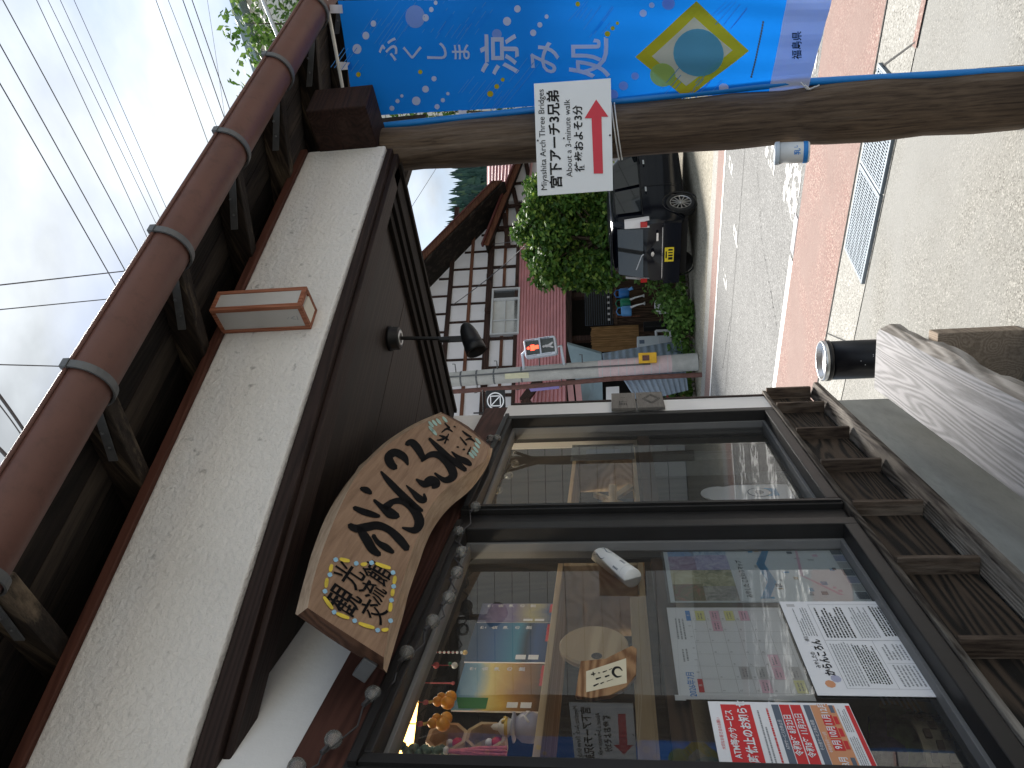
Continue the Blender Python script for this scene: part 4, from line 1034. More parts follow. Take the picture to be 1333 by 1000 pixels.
# ------------------------------------------------------------------ little white ash pot tied to the post
pc = ondepth(1031, 199, 3.06)
cup = thing('ash_pot', 'small white plastic cup with blue band tied to the log post', 'cup', Matrix.Translation(pc))
tl = Matrix.Rotation(R(4), 4, 'Y') @ Matrix.Rotation(R(-8), 4, 'X')
f = MB(); f.lathe([(.0, -.062), (.036, -.062), (.039, -.058), (.0405, .045), (.0, .045)], 24, tl, cap=False); obj('cup_body', f, M['tin'], cup)
f = MB(); f.lathe([(.0385, -.056), (.0405, -.055), (.0408, -.040), (.0390, -.039)], 24, tl, cap=False); obj('blue_band', f, M['bluep'], cup)
f = MB(); f.lathe([(.042, .046), (.0435, .047), (.0435, .060), (.041, .064), (.0, .066)], 24, tl, cap=False); obj('lid', f, flat('pale blue lid', (.55, .64, .74), .4), cup)
f = MB()
cyl = lambda a, b: tl @ Vector((.0413 * math.sin(a / .041 - .05), -.0413 * math.cos(a / .041 - .05), b))
text(f, '乳', .024, -.006, -.018, fx=cyl, bold=.02); text(f, 'し', .014, .014, -.012, fx=cyl, bold=.02)
obj('cup_lettering', f, M['bluep'], cup)
around_post(pc.z - .065, .02, .0026, M['cord'], cup, 'cord', .116)

# ------------------------------------------------------------------ bench and ashtray can
bz = .42
b0_, b1_ = onz(1138, 506, bz), onz(1140, 428, bz)
b2_ = onz(1333, 651, bz)
BN = Frame((b0_.x, b0_.y, 0), math.degrees(math.atan2(b0_.x - b2_.x, b0_.y - b2_.y)))
BW = .268
be = thing('bench', 'grey weathered thick plank bench standing below the show window', 'bench', BN.M)
bm = MB(); nx = 60; r1 = random.Random(4); LB = 3.0
top = []
wob = [r1.uniform(-.004, .004) for _ in range(nx + 1)]
rows = []
for i in range(nx + 1):
    x = -LB * i / nx; wy = .006 * math.sin(i * .45) + wob[i]
    rows.append([Vector((x, 0, bz - .09)), Vector((x, -.002, bz)), Vector((x, -BW + .02, bz - .001)), Vector((x, -BW - wy * .3, bz - .012)), Vector((x, -BW - .018 + wy, bz - .055)), Vector((x, -BW - .014 + wy * 1.5, bz - .095)), Vector((x, -BW + .03, bz - .10))])
k = 7
bm.add([p for rw in rows for p in rw], [(i * k + j, i * k + (j + 1) % k, (i + 1) * k + (j + 1) % k, (i + 1) * k + j) for i in range(nx) for j in range(k)])
bm.add(rows[0], [tuple(range(k))])
o = obj('seat', bm, M['bench'], be); o.data.materials.append(M['benchedge'])
for p in o.data.polygons:
    if p.center.y < -BW - .001 and p.normal.z < .7: p.material_index = 1
for x in (-.34, -2.4):
    f = MB(); f.box(-.045, .045, -BW - .045, -.03, 0, bz - .10); o = obj('leg', f, M['benchleg'], be, bev=.004); o.location = (x, 0, 0)
ac = onz(1068, 470, .50)
can = thing('ashtray_can', 'black round ashtray can with shiny steel lid at the end of the bench', 'ashtray can', Matrix.Translation((ac.x, ac.y, 0)))
f = MB(); f.lathe([(.0, 0), (.098, 0), (.100, .006), (.100, .462), (.0, .462)], 36, cap=False); obj('can_body', f, M['blacktin'], can)
f = MB(); f.lathe([(.1005, .455), (.106, .458), (.106, .476), (.1005, .48)], 36, cap=False); obj('rim_band', f, M['blacktin'], can)
f = MB(); f.lathe([(.104, .478), (.1055, .484), (.1055, .494), (.101, .500), (.094, .498), (.088, .476), (.030, .470), (.024, .468), (.022, .462), (.0, .462)], 36, cap=False); obj('steel_lid', f, M['steel'], can)
f = MB(); f.lathe([(.022, .4715), (.0, .4715)], 18, cap=False); obj('ash_hole', f, M['drainhole'], can)
f = MB()
for x, z in ((-.01, .33), (.012, .27), (.02, .27), (-.03, .31)): f.ball((x, -.0998, z), .0022, 6)
obj('paint_chip', f, M['paper'], can, kind='stuff')
# ------------------------------------------------------------------ papers on the window glass
class Sheet:
    """a printed sheet in the wall's frame; u, v run 0..1 from its top left corner"""
    def __init__(s, name, label, cat, x0, x1, z1, z0, y, group=None, mat=None):
        s.x0, s.x1, s.z0, s.z1, s.y = x0, x1, z0, z1, y
        s.t = thing(name, label, cat, S.M, group); s.L = {}
        f = MB(); f.box(x0, x1, y, y + .0012, z0, z1); obj('sheet', f, mat or M['paper'], s.t)
    def P(s, u, v): return s.x0 + (s.x1 - s.x0) * u, s.z1 - (s.z1 - s.z0) * v
    def mb(s, name, mat):
        if (name, mat) not in s.L: s.L[(name, mat)] = MB()
        return s.L[(name, mat)]
    def r(s, u0, v0, u1, v1, mat, name='print_block', k=1):
        (a, d), (b, c) = s.P(u0, v0), s.P(u1, v1); s.mb(name, mat).rect(a, b, c, d, s.y - .0005 * k); return s
    def q(s, pts, mat, name='print_block', k=1):
        s.mb(name, mat).poly([(s.P(u, v)[0], s.y - .0005 * k, s.P(u, v)[1]) for u, v in reversed(pts)]); return s
    def tx(s, tx_, u, v, h, mat, name='lettering', k=2, **kw):
        x, z = s.P(u, v); text(s.mb(name, mat), tx_, h * (s.z1 - s.z0), x, z, s.y - .0005 * k, **kw); return s
    def lines(s, u0, v0, u1, v1, n, mat, seed=0, name='small_print', th=.45, vert=False):
        """rows of print too small to read"""
        rr = random.Random(seed)
        for i in range(n):
            v = v0 + (v1 - v0) * (i + .5) / n; h = (v1 - v0) / n * th; u = u0 + rr.uniform(0, .01)
            end = u1 - (u1 - u0) * (rr.uniform(0, .5) if rr.random() < .35 else rr.uniform(0, .06))
            while u < end:
                l_ = rr.uniform(.008, .03); s.r(u, v - h / 2, min(u + l_, end), v + h / 2, mat, name, 1); u += l_ + rr.uniform(.003, .007)
        return s
    def done(s):
        for (nm, mt), mb in s.L.items(): obj(nm, mb, mt, s.t, kind='stuff')
        return s
def ext(y, *pts):
    q = [S.px(a, b, y) for a, b in pts]; return min(p.x for p in q), max(p.x for p in q), max(p.z for p in q), min(p.z for p in q)
# newsletter, outside of the glass
YO, YI = .0555, .0665
x0, x1, z1, z0 = ext(YO, (1015, 785), (1160, 783), (1245, 905), (1065, 905))
n = Sheet('newsletter', 'white two column newsletter sheet on the glass below the calendar', 'newsletter', x0, x1, z1, z0, YO)
n.tx('みやしたの', .33, .10, .045, M['ink'], bold=.01); n.tx('からんころん', .36, .17, .085, M['ink'], bold=.03); n.tx('通信', .55, .10, .04, M['ink'])
n.r(.06, .24, .96, .243, M['midgrey'], 'grid_line'); n.r(.06, .955, .96, .958, M['midgrey'], 'grid_line'); n.r(.06, .24, .062, .957, M['midgrey'], 'grid_line'); n.r(.958, .24, .96, .957, M['midgrey'], 'grid_line')
n.r(.535, .24, .538, .957, M['midgrey'], 'grid_line'); n.r(.06, .62, .535, .623, M['midgrey'], 'grid_line'); n.r(.30, .64, .302, .95, M['midgrey'], 'grid_line')
n.lines(.08, .26, .52, .42, 7, M['midgrey'], 1); n.lines(.10, .43, .50, .60, 8, M['ink'], 2, th=.5); n.lines(.08, .66, .29, .93, 9, M['midgrey'], 3); n.lines(.33, .66, .50, .93, 9, M['midgrey'], 4)
n.lines(.58, .08, .93, .21, 6, M['midgrey'], 5); n.lines(.56, .27, .93, .52, 9, M['ink'], 6, th=.5); n.lines(.56, .55, .93, .72, 7, M['midgrey'], 7); n.lines(.58, .75, .94, .93, 7, M['ink'], 8, th=.55)
n.q([(.10 + .035 * math.cos(a), .13 + .04 * math.sin(a)) for a in [k * .785 for k in range(8)]], M['orange']); n.q([(.15 + .035 * math.cos(a), .19 + .04 * math.sin(a)) for a in [k * .785 for k in range(8)]], M['lavender'])
n.r(.93, .05, .965, .12, M['greyp']); n.done()
# ATM notice
x0, x1, z1, z0 = ext(YO, (925, 913), (1105, 917), (1140, 999), (937, 995)); x0 = x1 - .212
n = Sheet('bank_notice', 'white and red notice about a cash machine service pause, taped at the near window jamb', 'notice', x0, x1, z1, z0, YO)
n.tx('大切なお客さまのお願い', .5, .05, .030, M['red'])
n.r(.06, .085, .95, .30, M['red']); n.tx('ATM等のサービス', .5, .135, .062, M['paper'], 'white_lettering', 3, bold=.02); n.tx('臨時休止のお知らせ', .5, .235, .080, M['paper'], 'white_lettering', 3, bold=.03)
n.lines(.08, .33, .9, .38, 2, M['midgrey'], 1); n.lines(.08, .40, .9, .42, 1, M['red'], 2, th=.7)
n.r(.05, .45, .96, .50, M['slate']); n.tx('ATMサービスの休止日', .5, .475, .030, M['paper'], 'white_lettering', 3)
n.r(.05, .505, .96, .575, M['red']); n.r(.05, .582, .96, .655, M['red'])
n.tx('令和8年 8月23日', .5, .54, .058, M['paper'], 'white_lettering', 3, bold=.02); n.tx('令和8年 11月22日', .5, .618, .058, M['paper'], 'white_lettering', 3, bold=.02)
n.r(.05, .675, .96, .720, M['slate']); n.tx('その他サービス休止時間', .5, .697, .028, M['paper'], 'white_lettering', 3)
n.r(.05, .723, .96, .89, M['orange']); n.tx('令和8年8月～12月', .4, .748, .026, M['paper'], 'white_lettering', 3)
for k, (a, tx_) in enumerate(((.055, '8月'), (.285, '9月'), (.465, '10月'), (.645, '11月'), (.82, '12月'))):
    w_ = .17
    n.r(a, .772, a + w_ - .01, .845, M['red'] if 0 < k < 4 else M['orange'], k=2); n.tx(tx_, a + w_ / 2, .806, .062, M['paper'], 'white_lettering', 3, bold=.02)
    n.r(a + .02, .85, a + w_ - .03, .878, M['red'] if 0 < k < 4 else M['slate'], k=2)
n.lines(.08, .90, .5, .955, 4, M['midgrey'], 5); n.lines(.55, .90, .92, .955, 4, M['midgrey'], 6); n.r(.04, .965, .96, .995, M['red'])
n.done()
# calendar and map poster, behind the glass
x0, x1, z1, z0 = ext(YI, (868, 791), (1013, 796), (1060, 905), (884, 910))
n = Sheet('calendar_sheet', 'pale monthly calendar sheet taped inside the glass between map poster and near jamb', 'calendar', x0, x1, z1, z0, YI)
n.tx('2026年7月', .14, .115, .070, M['bluep'], bold=.01)
n.lines(.36, .07, .50, .13, 2, M['midgrey'], 1); n.lines(.60, .05, .86, .14, 3, M['midgrey'], 2)
gx = lambda c: .06 + .128 * c
gy = lambda r_: .20 + .128 * r_
for r_ in range(7): n.r(gx(0), gy(r_), gx(7), gy(r_) + .003, M['greyp'], 'grid_line')
for c in range(8): n.r(gx(c), .16, gx(c) + .002, gy(6), M['greyp'], 'grid_line')
n.r(gx(0), .16, gx(1), .20, M['red']); n.r(gx(6), .16, gx(7), .20, M['bluep'])
n.tx('日', gx(.5), .18, .028, M['paper'], 'white_lettering', 3); n.tx('土', gx(6.5), .18, .028, M['paper'], 'white_lettering', 3)
for k, d in enumerate('月火水木金'): n.tx(d, gx(k + 1.5), .18, .026, M['midgrey'])
for d in range(31):
    c, r_ = (d + 3) % 7, (d + 3) // 7; n.tx(str(d + 1), gx(c) + .02, gy(r_) + .022, .026, M['midgrey'])
for c, r_, m_ in ((6, 0, 'yellowp'), (6, 1, 'pinkp'), (5, 1, 'pinkp'), (6, 2, 'yellowp'), (6, 3, 'pinkp'), (1, 2, 'greyp'), (1, 3, 'greyp'), (0, 3, 'pinkp'), (1, 4, 'pinkp'), (2, 4, 'pinkp'), (0, 5, 'yellowp'), (1, 5, 'greyp')):
    n.r(gx(c) + .004, gy(r_) + .045, gx(c + 1) - .002, gy(r_ + 1) - .002, M[m_]); n.lines(gx(c) + .02, gy(r_) + .06, gx(c + 1) - .02, gy(r_ + 1) - .02, 2, M['midgrey'], c * 7 + r_)
n.r(-.02, -.03, .03, .05, M['paper'], 'tape', 4)
n.done()
x0, x1, z1, z0 = ext(YI, (862, 707), (1120, 704), (1166, 784), (873, 784))
n = Sheet('map_poster', 'clear cased tourist map poster with photographs along its top edge inside the window', 'poster', x0, x1, z1, z0, YI)
pal = [[(.12, .22, .45), (.55, .68, .82), (.85, .88, .9)], [(.22, .14, .24), (.50, .36, .50), (.72, .70, .78)], [(.14, .18, .08), (.50, .46, .28), (.78, .72, .55)], [(.36, .05, .05), (.22, .20, .08), (.68, .16, .12)], [(.10, .22, .5), (.35, .52, .78), (.3, .3, .34)], [(.3, .25, .42), (.60, .55, .74), (.82, .80, .86)], [(.45, .36, .22), (.68, .60, .38), (.82, .78, .6)], [(.12, .15, .12), (.42, .38, .36), (.72, .68, .6)]]
for k, (a, b, c, d) in enumerate(((.02, .02, .27, .16), (.27, .02, .50, .13), (.50, .02, .74, .15), (.74, .02, .98, .15), (.02, .16, .24, .31), (.24, .13, .50, .31), (.50, .15, .76, .31), (.76, .15, .98, .31))):
    (u0, w1_), (u1, w0_) = n.P(a, b), n.P(c, d)
    f = MB(); f.rect(u0, u1, w0_, w1_, YI - .0006); obj('printed_photo', f, photo('poster photo %d' % k, [pal[(k * 3 + 3) % 8][i] for i in range(3)], 16 + 3 * k), n.t)
n.r(.02, .315, .98, .335, M['paper']); n.tx('みやした こだわりマップ', .36, .36, .032, M['ink'], bold=.015)
rr = random.Random(9)
for k in range(26):
    u, v = rr.uniform(.05, .9), rr.uniform(.40, .80); a, b = rr.uniform(.02, .06), rr.uniform(.015, .03)
    n.r(u, v, u + a, v + b, rr.choice([M['clothsky'], M['pinkp'], M['slate'], M['greyp'], M['card']]))
n.q([(.05, .40), (.3, .46), (.6, .44), (.95, .52), (.95, .55), (.6, .48), (.3, .50), (.05, .44)], M['clothsky']); n.q([(.1, .75), (.4, .62), (.9, .66), (.9, .67), (.4, .635), (.1, .77)], M['pinkp'])
for k in range(8): n.r(.04 + .118 * k, .82, .145 + .118 * k, .87, M[('slate', 'greyp', 'lavender')[k % 3]])
for r_ in range(3):
    for c in range(9): n.r(.30 + .073 * c, .89 + .034 * r_, .36 + .073 * c, .915 + .034 * r_, M['midgrey'])
n.done()
f = MB(); f.rect(x0 - .008, x1 + .008, z0 - .008, z1 + .008, YI - .0022); f.rect(x0 - .008, x0 - .002, z0 - .008, z1 + .008, YI - .003); f.rect(x0 - .002, x1 + .008, z1 + .002, z1 + .008, YI - .003)
obj('clear_case', f, M['acrylic'], n.t)

# ------------------------------------------------------------------ inside the left window: an open box shelf and what stands on it
D0 = .10
zt_, zb_ = S.px(700, 930, D0).z, S.px(842, 900, D0).z
xr_ = S.px(735, 733, D0).x; xl_ = -3.0
bx = thing('display_shelf', 'open pale wood box shelf standing inside the near window', 'shelf', S.M)
f = MB(); f.box(xl_, xr_, D0, D0 + .26, zt_ - .018, zt_); obj('top_board', f, M['pale'], bx, bev=.002)
f = MB(); f.box(xl_, xr_, D0, D0 + .26, zb_ - .018, zb_); obj('bottom_board', f, M['pale'], bx, bev=.002)
f = MB(); f.box(xr_ - .018, xr_, D0, D0 + .26, zb_ + .001, zt_ - .019); obj('end_board', f, M['pale'], bx, bev=.002)
f = MB(); f.box(xl_, S.px(830, 782, D0).x, D0 - .014, D0 - .001, zb_ - .012, zb_ + .030); obj('front_lip', f, M['pale'], bx, bev=.002)
f = MB(); f.box(xl_, -.10, .09, .13, zb_ - .10, zb_ - .045); f.box(xl_, -.10, .13, .60, zb_ - .10, zb_ - .08)
obj('counter_rail', f, M['inrail'], shop)
f = MB(); f.box(xl_, -.06, .62, .64, z_f + .02, zb_ - .10); obj('counter_front', f, plaster('hemp cloth board', (.30, .27, .22), sc=60, bump=.3, speck=.2), shop)
# magazines standing on the shelf
def mag(c4, label, cover, d0=.17):
    q = [S.px(x, y, d0) for x, y in c4]; x0, x1 = min(p.x for p in q), max(p.x for p in q); z1 = max(q[0].z, q[1].z)
    z0 = zt_ + .001; z1 = max(z1, z0 + .2)
    t_ = thing('magazine', label, 'magazine', at(S, x0, d0, z0), 'magazines on the box shelf')
    W, H_ = x1 - x0, z1 - z0
    f = MB(); f.box(0, W, .0012, .006, 0, H_); obj('pages', f, M['paper'], t_)
    f = MB(); f.box(0, W, 0, .001, 0, H_); obj('cover', f, cover(W, H_), t_)
    f = MB()
    text(f, '奥会津の旅', .03, W * .80, H_ * .80, -.0012, bold=.015) if False else [text(f, ch, H_ * .078, W * .86, H_ * (.88 - .145 * k), -.0012, bold=.02) for k, ch in enumerate('奥会津の旅')]
    obj('title_lettering', f, M['paper'], t_, kind='stuff')
    f = MB(); f.rect(W * .05, W * .16, H_ * .28, H_ * .40, -.0012); f.rect(W * .05, W * .16, H_ * .13, H_ * .25, -.0012); obj('white_label', f, M['paper'], t_, kind='stuff')
    f = MB()
    for k in range(5): f.rect(W * .5, W * .95, H_ * (.03), H_ * .075, -.0012) if k == 0 else f.rect(W * (.40 + .1 * k), W * (.46 + .1 * k), H_ * .03, H_ * .08, -.0014)
    obj('red_print', f, M['red'], t_, kind='stuff')
    return t_, W, H_
m1, W, H_ = mag(((605, 864.5), (587, 924), (710, 864), (692, 925)), 'magazine with golden cliff cover, nearest of the three to the jamb', lambda W, H_: gradient('golden cover', [(0, (.08, .045, .02)), (.30, (.36, .16, .035)), (.48, (.70, .42, .06)), (.62, (.85, .70, .20)), (.8, (.25, .48, .62)), (1, (.10, .28, .48))], 2, 0, H_, .22, 7, .3))
f = MB(); f.poly([(W * .02, -.0013, H_ * .62), (W * .24, -.0013, H_ * .62), (W * .24, -.0013, H_ * .98), (W * .02, -.0013, H_ * .92)]); obj('green_label', f, flat('print green', (.02, .22, .06), .5), m1)
mag(((621, 813), (604, 861), (718, 811), (711, 862)), 'deep blue magazine standing between the golden and the purple one', lambda W, H_: gradient('blue cover', [(0, (.01, .03, .12)), (.18, (.02, .08, .25)), (.30, (.01, .02, .04)), (.42, (.03, .25, .40)), (.7, (.01, .10, .30)), (1, (.01, .05, .13))], 2, 0, H_, .05, 5, .3))
mag(((634, 786), (621, 810), (722, 786), (718, 809)), 'purple and gold magazine nearest the tin tube', lambda W, H_: gradient('purple cover', [(0, (.05, .10, .25)), (.3, (.45, .40, .2)), (.55, (.18, .15, .30)), (.8, (.35, .30, .48)), (1, (.12, .14, .25))], 2, 0, H_, .3, 9, .3))
# turned disc, bark plaque, white tin tube
c_ = S.px(773, 843, .085); e1 = S.px(818, 843, .085); rd_ = abs(S.px(728, 843, .085).z - S.px(818, 843, .085).z) / 2
dk = thing('wooden_disc', 'round pale turned wood plate leaning at the front of the box shelf', 'wooden disc', at(S, c_.x, .085, c_.z))
f = MB(); Md = Matrix.Rotation(R(90), 4, 'X'); f.lathe([(.0, -.008), (rd_ - .004, -.008), (rd_, -.004), (rd_, .006), (rd_ - .006, .011), (.0, .012)], 48, Md, cap=False, smooth=False); obj('plate', f, M['disc'], dk)
f = MB(); Mk = Matrix.Translation((-rd_ * .62, -.0125, -rd_ * .10)); f.lathe([(.0, .003), (.011, .002), (.014, 0)], 16, Mk @ Matrix.Rotation(R(90), 4, 'X'), cap=False); obj('knot', f, M['trunk'], dk)
pq = [S.px(x, y, .062) for x, y in ((756, 862), (788, 859), (822, 842), (829, 846), (828, 880), (815, 896), (795, 906), (770, 910), (749, 907), (752, 885))]
pl = thing('bark_plaque', 'rustic bark edged plaque with brush writing leaning below the wooden disc', 'plaque', S.M)
f = MB(); f.prism([p + Vector((0, -.004, 0)) for p in pq], (0, .012, 0)); obj('bark', f, M['bark'], pl, bev=.002)
pw = [S.px(x, y, .0575) for x, y in ((763, 874), (815, 857), (816, 889), (763, 901))]
f = MB(); f.prism(pw, (0, .0008, 0)); obj('cream_paper', f, flat('cream paper', (.66, .60, .44), .8, var=.08, vs=15), pl)
f = MB(); pf = lambda x, y: S.px(x, y, .0568)
brush(f, [(810, 873, .6), (806, 869, 1.2), (800, 870, 1.6), (798, 876, 1.8), (803, 881, 1.2), (809, 880, .5)], fx=pf)
for x0, y0, x1_, y1_, w_ in ((770, 878, 775, 877, 1.0), (779, 876, 781, 876, .8), (785, 875, 790, 873, .8), (793, 872, 797, 870, .5), (776, 884, 782, 882, 1.2), (788, 881, 793, 879, 1.2), (773, 893, 779, 890, 1.1), (782, 890, 786, 888, .8), (790, 887, 798, 884, .4), (772, 875, 773, 880, .8)):
    brush(f, [(x0, y0, w_), (x1_, y1_, w_ * .6)], fx=pf, n=2)
obj('brush_writing', f, M['ink'], pl, kind='stuff')
ta, tb_ = S.px(758, 705, .092), S.px(824, 753, .060)
tu = thing('tin_tube', 'white printed cylinder tin lying tilted against the end of the box shelf', 'tin', S.M)
axv = (tb_ - ta); Lt = axv.length; Mt = Matrix.Translation(ta) @ axv.normalized().to_track_quat('Z', 'Y').to_matrix().to_4x4()
f = MB(); f.lathe([(.0, 0), (.028, 0), (.030, .003), (.030, Lt - .003), (.028, Lt), (.0, Lt)], 28, Mt, cap=False); obj('tube_body', f, M['tin'], tu)
f = MB()
for h_ in (.04, Lt - .035): f.lathe([(.0302, h_), (.0306, h_ + .001), (.0302, h_ + .002)], 28, Mt, cap=False)
obj('tube_seam', f, M['greyp'], tu, kind='stuff')
cylf = lambda a, b: Mt @ Vector((.0304 * math.cos(a / .03), .0304 * math.sin(a / .03), b))
f = MB()
for a0 in [k * 1.0472 for k in range(6)]:
    o_ = a0 * .03
    brush(f, [(o_ - .004, Lt * .45, .0012), (o_ + .004, Lt * .55, .0016), (o_ - .006, Lt * .60, .0008)], fx=cylf, n=4); brush(f, [(o_ + .010, Lt * .40, .0008), (o_ - .002, Lt * .48, .0010)], fx=cylf, n=2)
    for q_ in range(4): f.add([cylf(o_ - .003 + da, Lt * .78 + .008 * q_ + db) for da, db in ((0, 0), (.006, 0), (.006, .0055), (0, .0055))], [(0, 1, 2, 3)])
obj('tube_print', f, M['slate'], tu, kind='stuff')
# octagonal boxes, figurine, gourd charms
for i, (x, y, lab) in enumerate(((583, 972, 'pale octagonal wooden box with red and white doll, the one below the gourds'), (634, 971, 'pale octagonal wooden box with red and white doll, the one by the figurine'))):
    c_ = S.px(x, y, .20); t_ = thing('octagonal_box', lab, 'box', at(S, c_.x, .20, c_.z), 'octagonal boxes on the shelf')
    f = MB(); n8 = 8; ro, ri = .052, .043
    for k in range(8):
        a0, a1 = (k + .5) * math.pi / 4, (k + 1.5) * math.pi / 4
        p = lambda r_, a, y_: Vector((r_ * math.cos(a), y_, r_ * math.sin(a)))
        f.hexa([p(ri, a0, -.03), p(ro, a0, -.03), p(ro, a0, .02), p(ri, a0, .02), p(ri, a1, -.03), p(ro, a1, -.03), p(ro, a1, .02), p(ri, a1, .02)])
    obj('box_rim', f, M['pale'], t_)
    f = MB(); f.poly([(ri * math.cos((k + .5) * math.pi / 4), .015, ri * math.sin((k + .5) * math.pi / 4)) for k in range(8)]); obj('box_back', f, M['card'], t_)
    f = MB(); f.ball((0, -.01, -.026), .014, 10, (1, 1, 1.1)); obj('red_doll', f, M['red'], t_)
    f = MB(); f.ball((0, -.01, -.006), .010, 10); obj('white_head', f, M['paper'], t_)
c_ = S.px(678, 947, .16)
fg = thing('figurine', 'small lavender glazed pottery animal figurine with gold trim on the box shelf', 'figurine', at(S, c_.x, .16, zt_))
f = MB(); f.lathe([(.0, 0), (.030, .002), (.036, .02), (.034, .045), (.022, .060), (.0, .062)], 20, cap=False); obj('body', f, M['lavender'], fg)
f = MB(); f.lathe([(.020, .058), (.034, .062), (.036, .066), (.020, .070), (.0, .070)], 20, cap=False); obj('collar', f, flat('pale glaze', (.50, .52, .66), .3), fg)
f = MB(); f.ball((0, 0, .083), .022, 14); f.lathe([(.010, .095), (.007, .115), (.0, .122)], 10, cap=False); obj('head', f, M['appliance'], fg)
f = MB(); f.ball((-.006, -.019, .088), .006, 8); f.ball((.010, -.018, .086), .005, 8); f.lathe([(.0225, .078), (.024, .082), (.0225, .086)], 16, cap=False); obj('gold_trim', f, M['gold'], fg)
f = MB(); f.tube([(-.02, -.031, .025), (-.005, -.036, .035), (.012, -.034, .025), (.022, -.027, .034)], .003, 6); obj('white_scroll', f, M['paper'], fg)
def charm(x, y0, x1_, kind, lab, d=.105):
    a, b = S.px(x, y0, d), S.px(x1_, y0, d)
    t_ = thing('hanging_charm', lab, 'charm', at(S, a.x, d, 0), 'charms hanging in the near window')
    f = MB(); f.tube([(0, 0, 2.20), (0, 0, a.z), (0, 0, b.z + .01)], .0014, 5); obj('cord', f, M['charmred'], t_)
    z = b.z
    if kind == 'gourd':
        f = MB(); f.ball((0, 0, z), .0165, 12, (1, 1, 1.05)); f.ball((.004, 0, z + .026), .0125, 12); f.ball((.020, -.002, z - .004), .015, 12); f.ball((.022, 0, z + .020), .011, 12); obj('gourd', f, M['charmorange'], t_)
        f = MB(); f.ball((0, 0, z + .055), .008, 8, (1.3, .5, 1)); f.ball((0, 0, z + .09), .004, 8); obj('knot', f, M['charmred'], t_); f = MB(); f.tube([(0, 0, z + .048), (.004, 0, z + .037)], .004, 6); obj('gold_bead', f, M['gold'], t_)
    elif kind == 'beads':
        f = MB()
        for k in range(7): f.ball((0, 0, z + .012 * k), .004, 8)
        obj('white_bead', f, M['paper'], t_, kind='stuff'); f = MB(); f.ball((0, 0, z - .010), .007, 8); obj('bell', f, M['gold'], t_); f = MB(); f.tube([(0, 0, z + .085), (0, 0, z + .12)], .005, 8); obj('red_wrap', f, M['charmred'], t_)
    elif kind == 'flower':
        f = MB(); f.ball((0, 0, z + .05), .009, 8); obj('red_flower', f, M['charmred'], t_); f = MB(); f.ball((0, 0, z), .009, 8); obj('white_bead', f, M['paper'], t_); f = MB(); f.ball((.006, 0, z + .014), .008, 8, (1, .6, .7)); obj('green_leaf', f, M['cangreen'], t_)
    elif kind == 'thin':
        f = MB(); f.ball((0, 0, z), .005, 8); f.tube([(0, 0, z), (0, 0, z + .06)], .0022, 6); obj('pink_bead', f, M['charmpink'], t_)
    else:
        f = MB()
        for k in range(14): f.ball((.006 * math.sin(k * 2.1), .006 * math.cos(k * 1.7), z + .14 + .0075 * k), .010, 8)
        obj('braid', f, M['charmgreen'], t_); f = MB()
        for k in range(9): f.tube([(.002 * math.cos(k), .002 * math.sin(k), z + .13), (.009 * math.cos(k * .7), .009 * math.sin(k * .7), z + .06), (.012 * math.cos(k * .7), .010 * math.sin(k * .7), z)], .003, 5)
        obj('tassel', f, M['charmpink'], t_); f = MB(); f.ball((0, 0, z + .137), .011, 8, (1, 1, .6)); obj('white_bead', f, M['paper'], t_)
charm(545, 849, 601, 'beads', 'red cord charm with white beads before the deep blue magazine')
charm(556, 866, 592, 'flower', 'short charm with red flower and white bead between magazines')
charm(556, 889, 590, 'thin', 'thin pink beaded charm hanging over the golden magazine')
charm(535, 914, 583, 'gourd', 'double orange gourd charm hanging at the green cover label')
charm(520, 942, 577, 'gourd', 'double orange gourd charm nearer the window jamb')
charm(515, 976, 660, 'tassel', 'green braided charm with long coral pink tassel at the jamb')
# warm ceiling lamp inside, and an added unseen strip that lights the display
cl = thing('ceiling_lamp', 'lit warm louvre ceiling lamp inside the shop, with an added unseen fill strip', 'ceiling lamp', S.M)
pz = 2.385
def lampbar(p, mat, nm, th=.02):
    f = MB(); f.prism([S.Mi @ onz(x, y, pz) for x, y in p], (0, 0, th)); obj(nm, f, mat, cl)
lampbar(((503, 996), (511, 996), (518, 930), (514, 936)), M['warmtube'], 'lamp_panel'); lampbar(((516, 996), (525, 996), (540, 885), (531, 885)), M['warmtube'], 'lamp_panel')
lampbar(((528, 996), (535, 996), (547, 893), (542, 886)), M['warmtube'], 'lamp_panel')
f = MB(); f.box(-2.5, -.35, .40, .47, 2.375, 2.40); obj('added_fill_strip', f, M['fillstrip'], cl)  # added out of sight behind the header to light the shelf items
f = MB(); f.box(-2.55, -.30, .385, .485, 2.401, 2.418); obj('added_strip_body', f, M['greyp'], cl)  # housing made up to go with the added strip
# low down: knitted bag and woven basket on the counter
kc = S.px(1172, 948, .22)
kb = thing('knitted_bag', 'green and purple knitted bag lying behind the glass beside the bank notice', 'bag', at(S, kc.x, .24, kc.z))
f = MB(); f.ball((0, 0, 0), .085, 18, (1.0, .7, .8)); obj('knit_body', f, M['knitgreen'], kb)
f = MB(); f.lathe([(.050, .0), (.072, -.02), (.070, -.035), (.045, -.03)], 20, Matrix.Translation((-.01, 0, .075)) @ Matrix.Rotation(R(14), 4, 'Y'), cap=False); f.ball((-.055, 0, .035), .045, 12, (.8, .8, 1)); obj('knit_rim', f, M['knitpurple'], kb)
bc = S.px(1205, 985, .22)
bk = thing('woven_basket', 'woven basket of pale and dark bark strips beneath the knitted bag', 'basket', at(S, bc.x, .24, bc.z - .03))
f = MB(); f.lathe([(.0, -.09), (.085, -.09), (.10, -.03), (.105, .06), (.098, .06), (.09, -.03)], 26, cap=False, smooth=False); obj('basket_wall', f, M['weave'], bk)
f = MB(); r1 = random.Random(2)
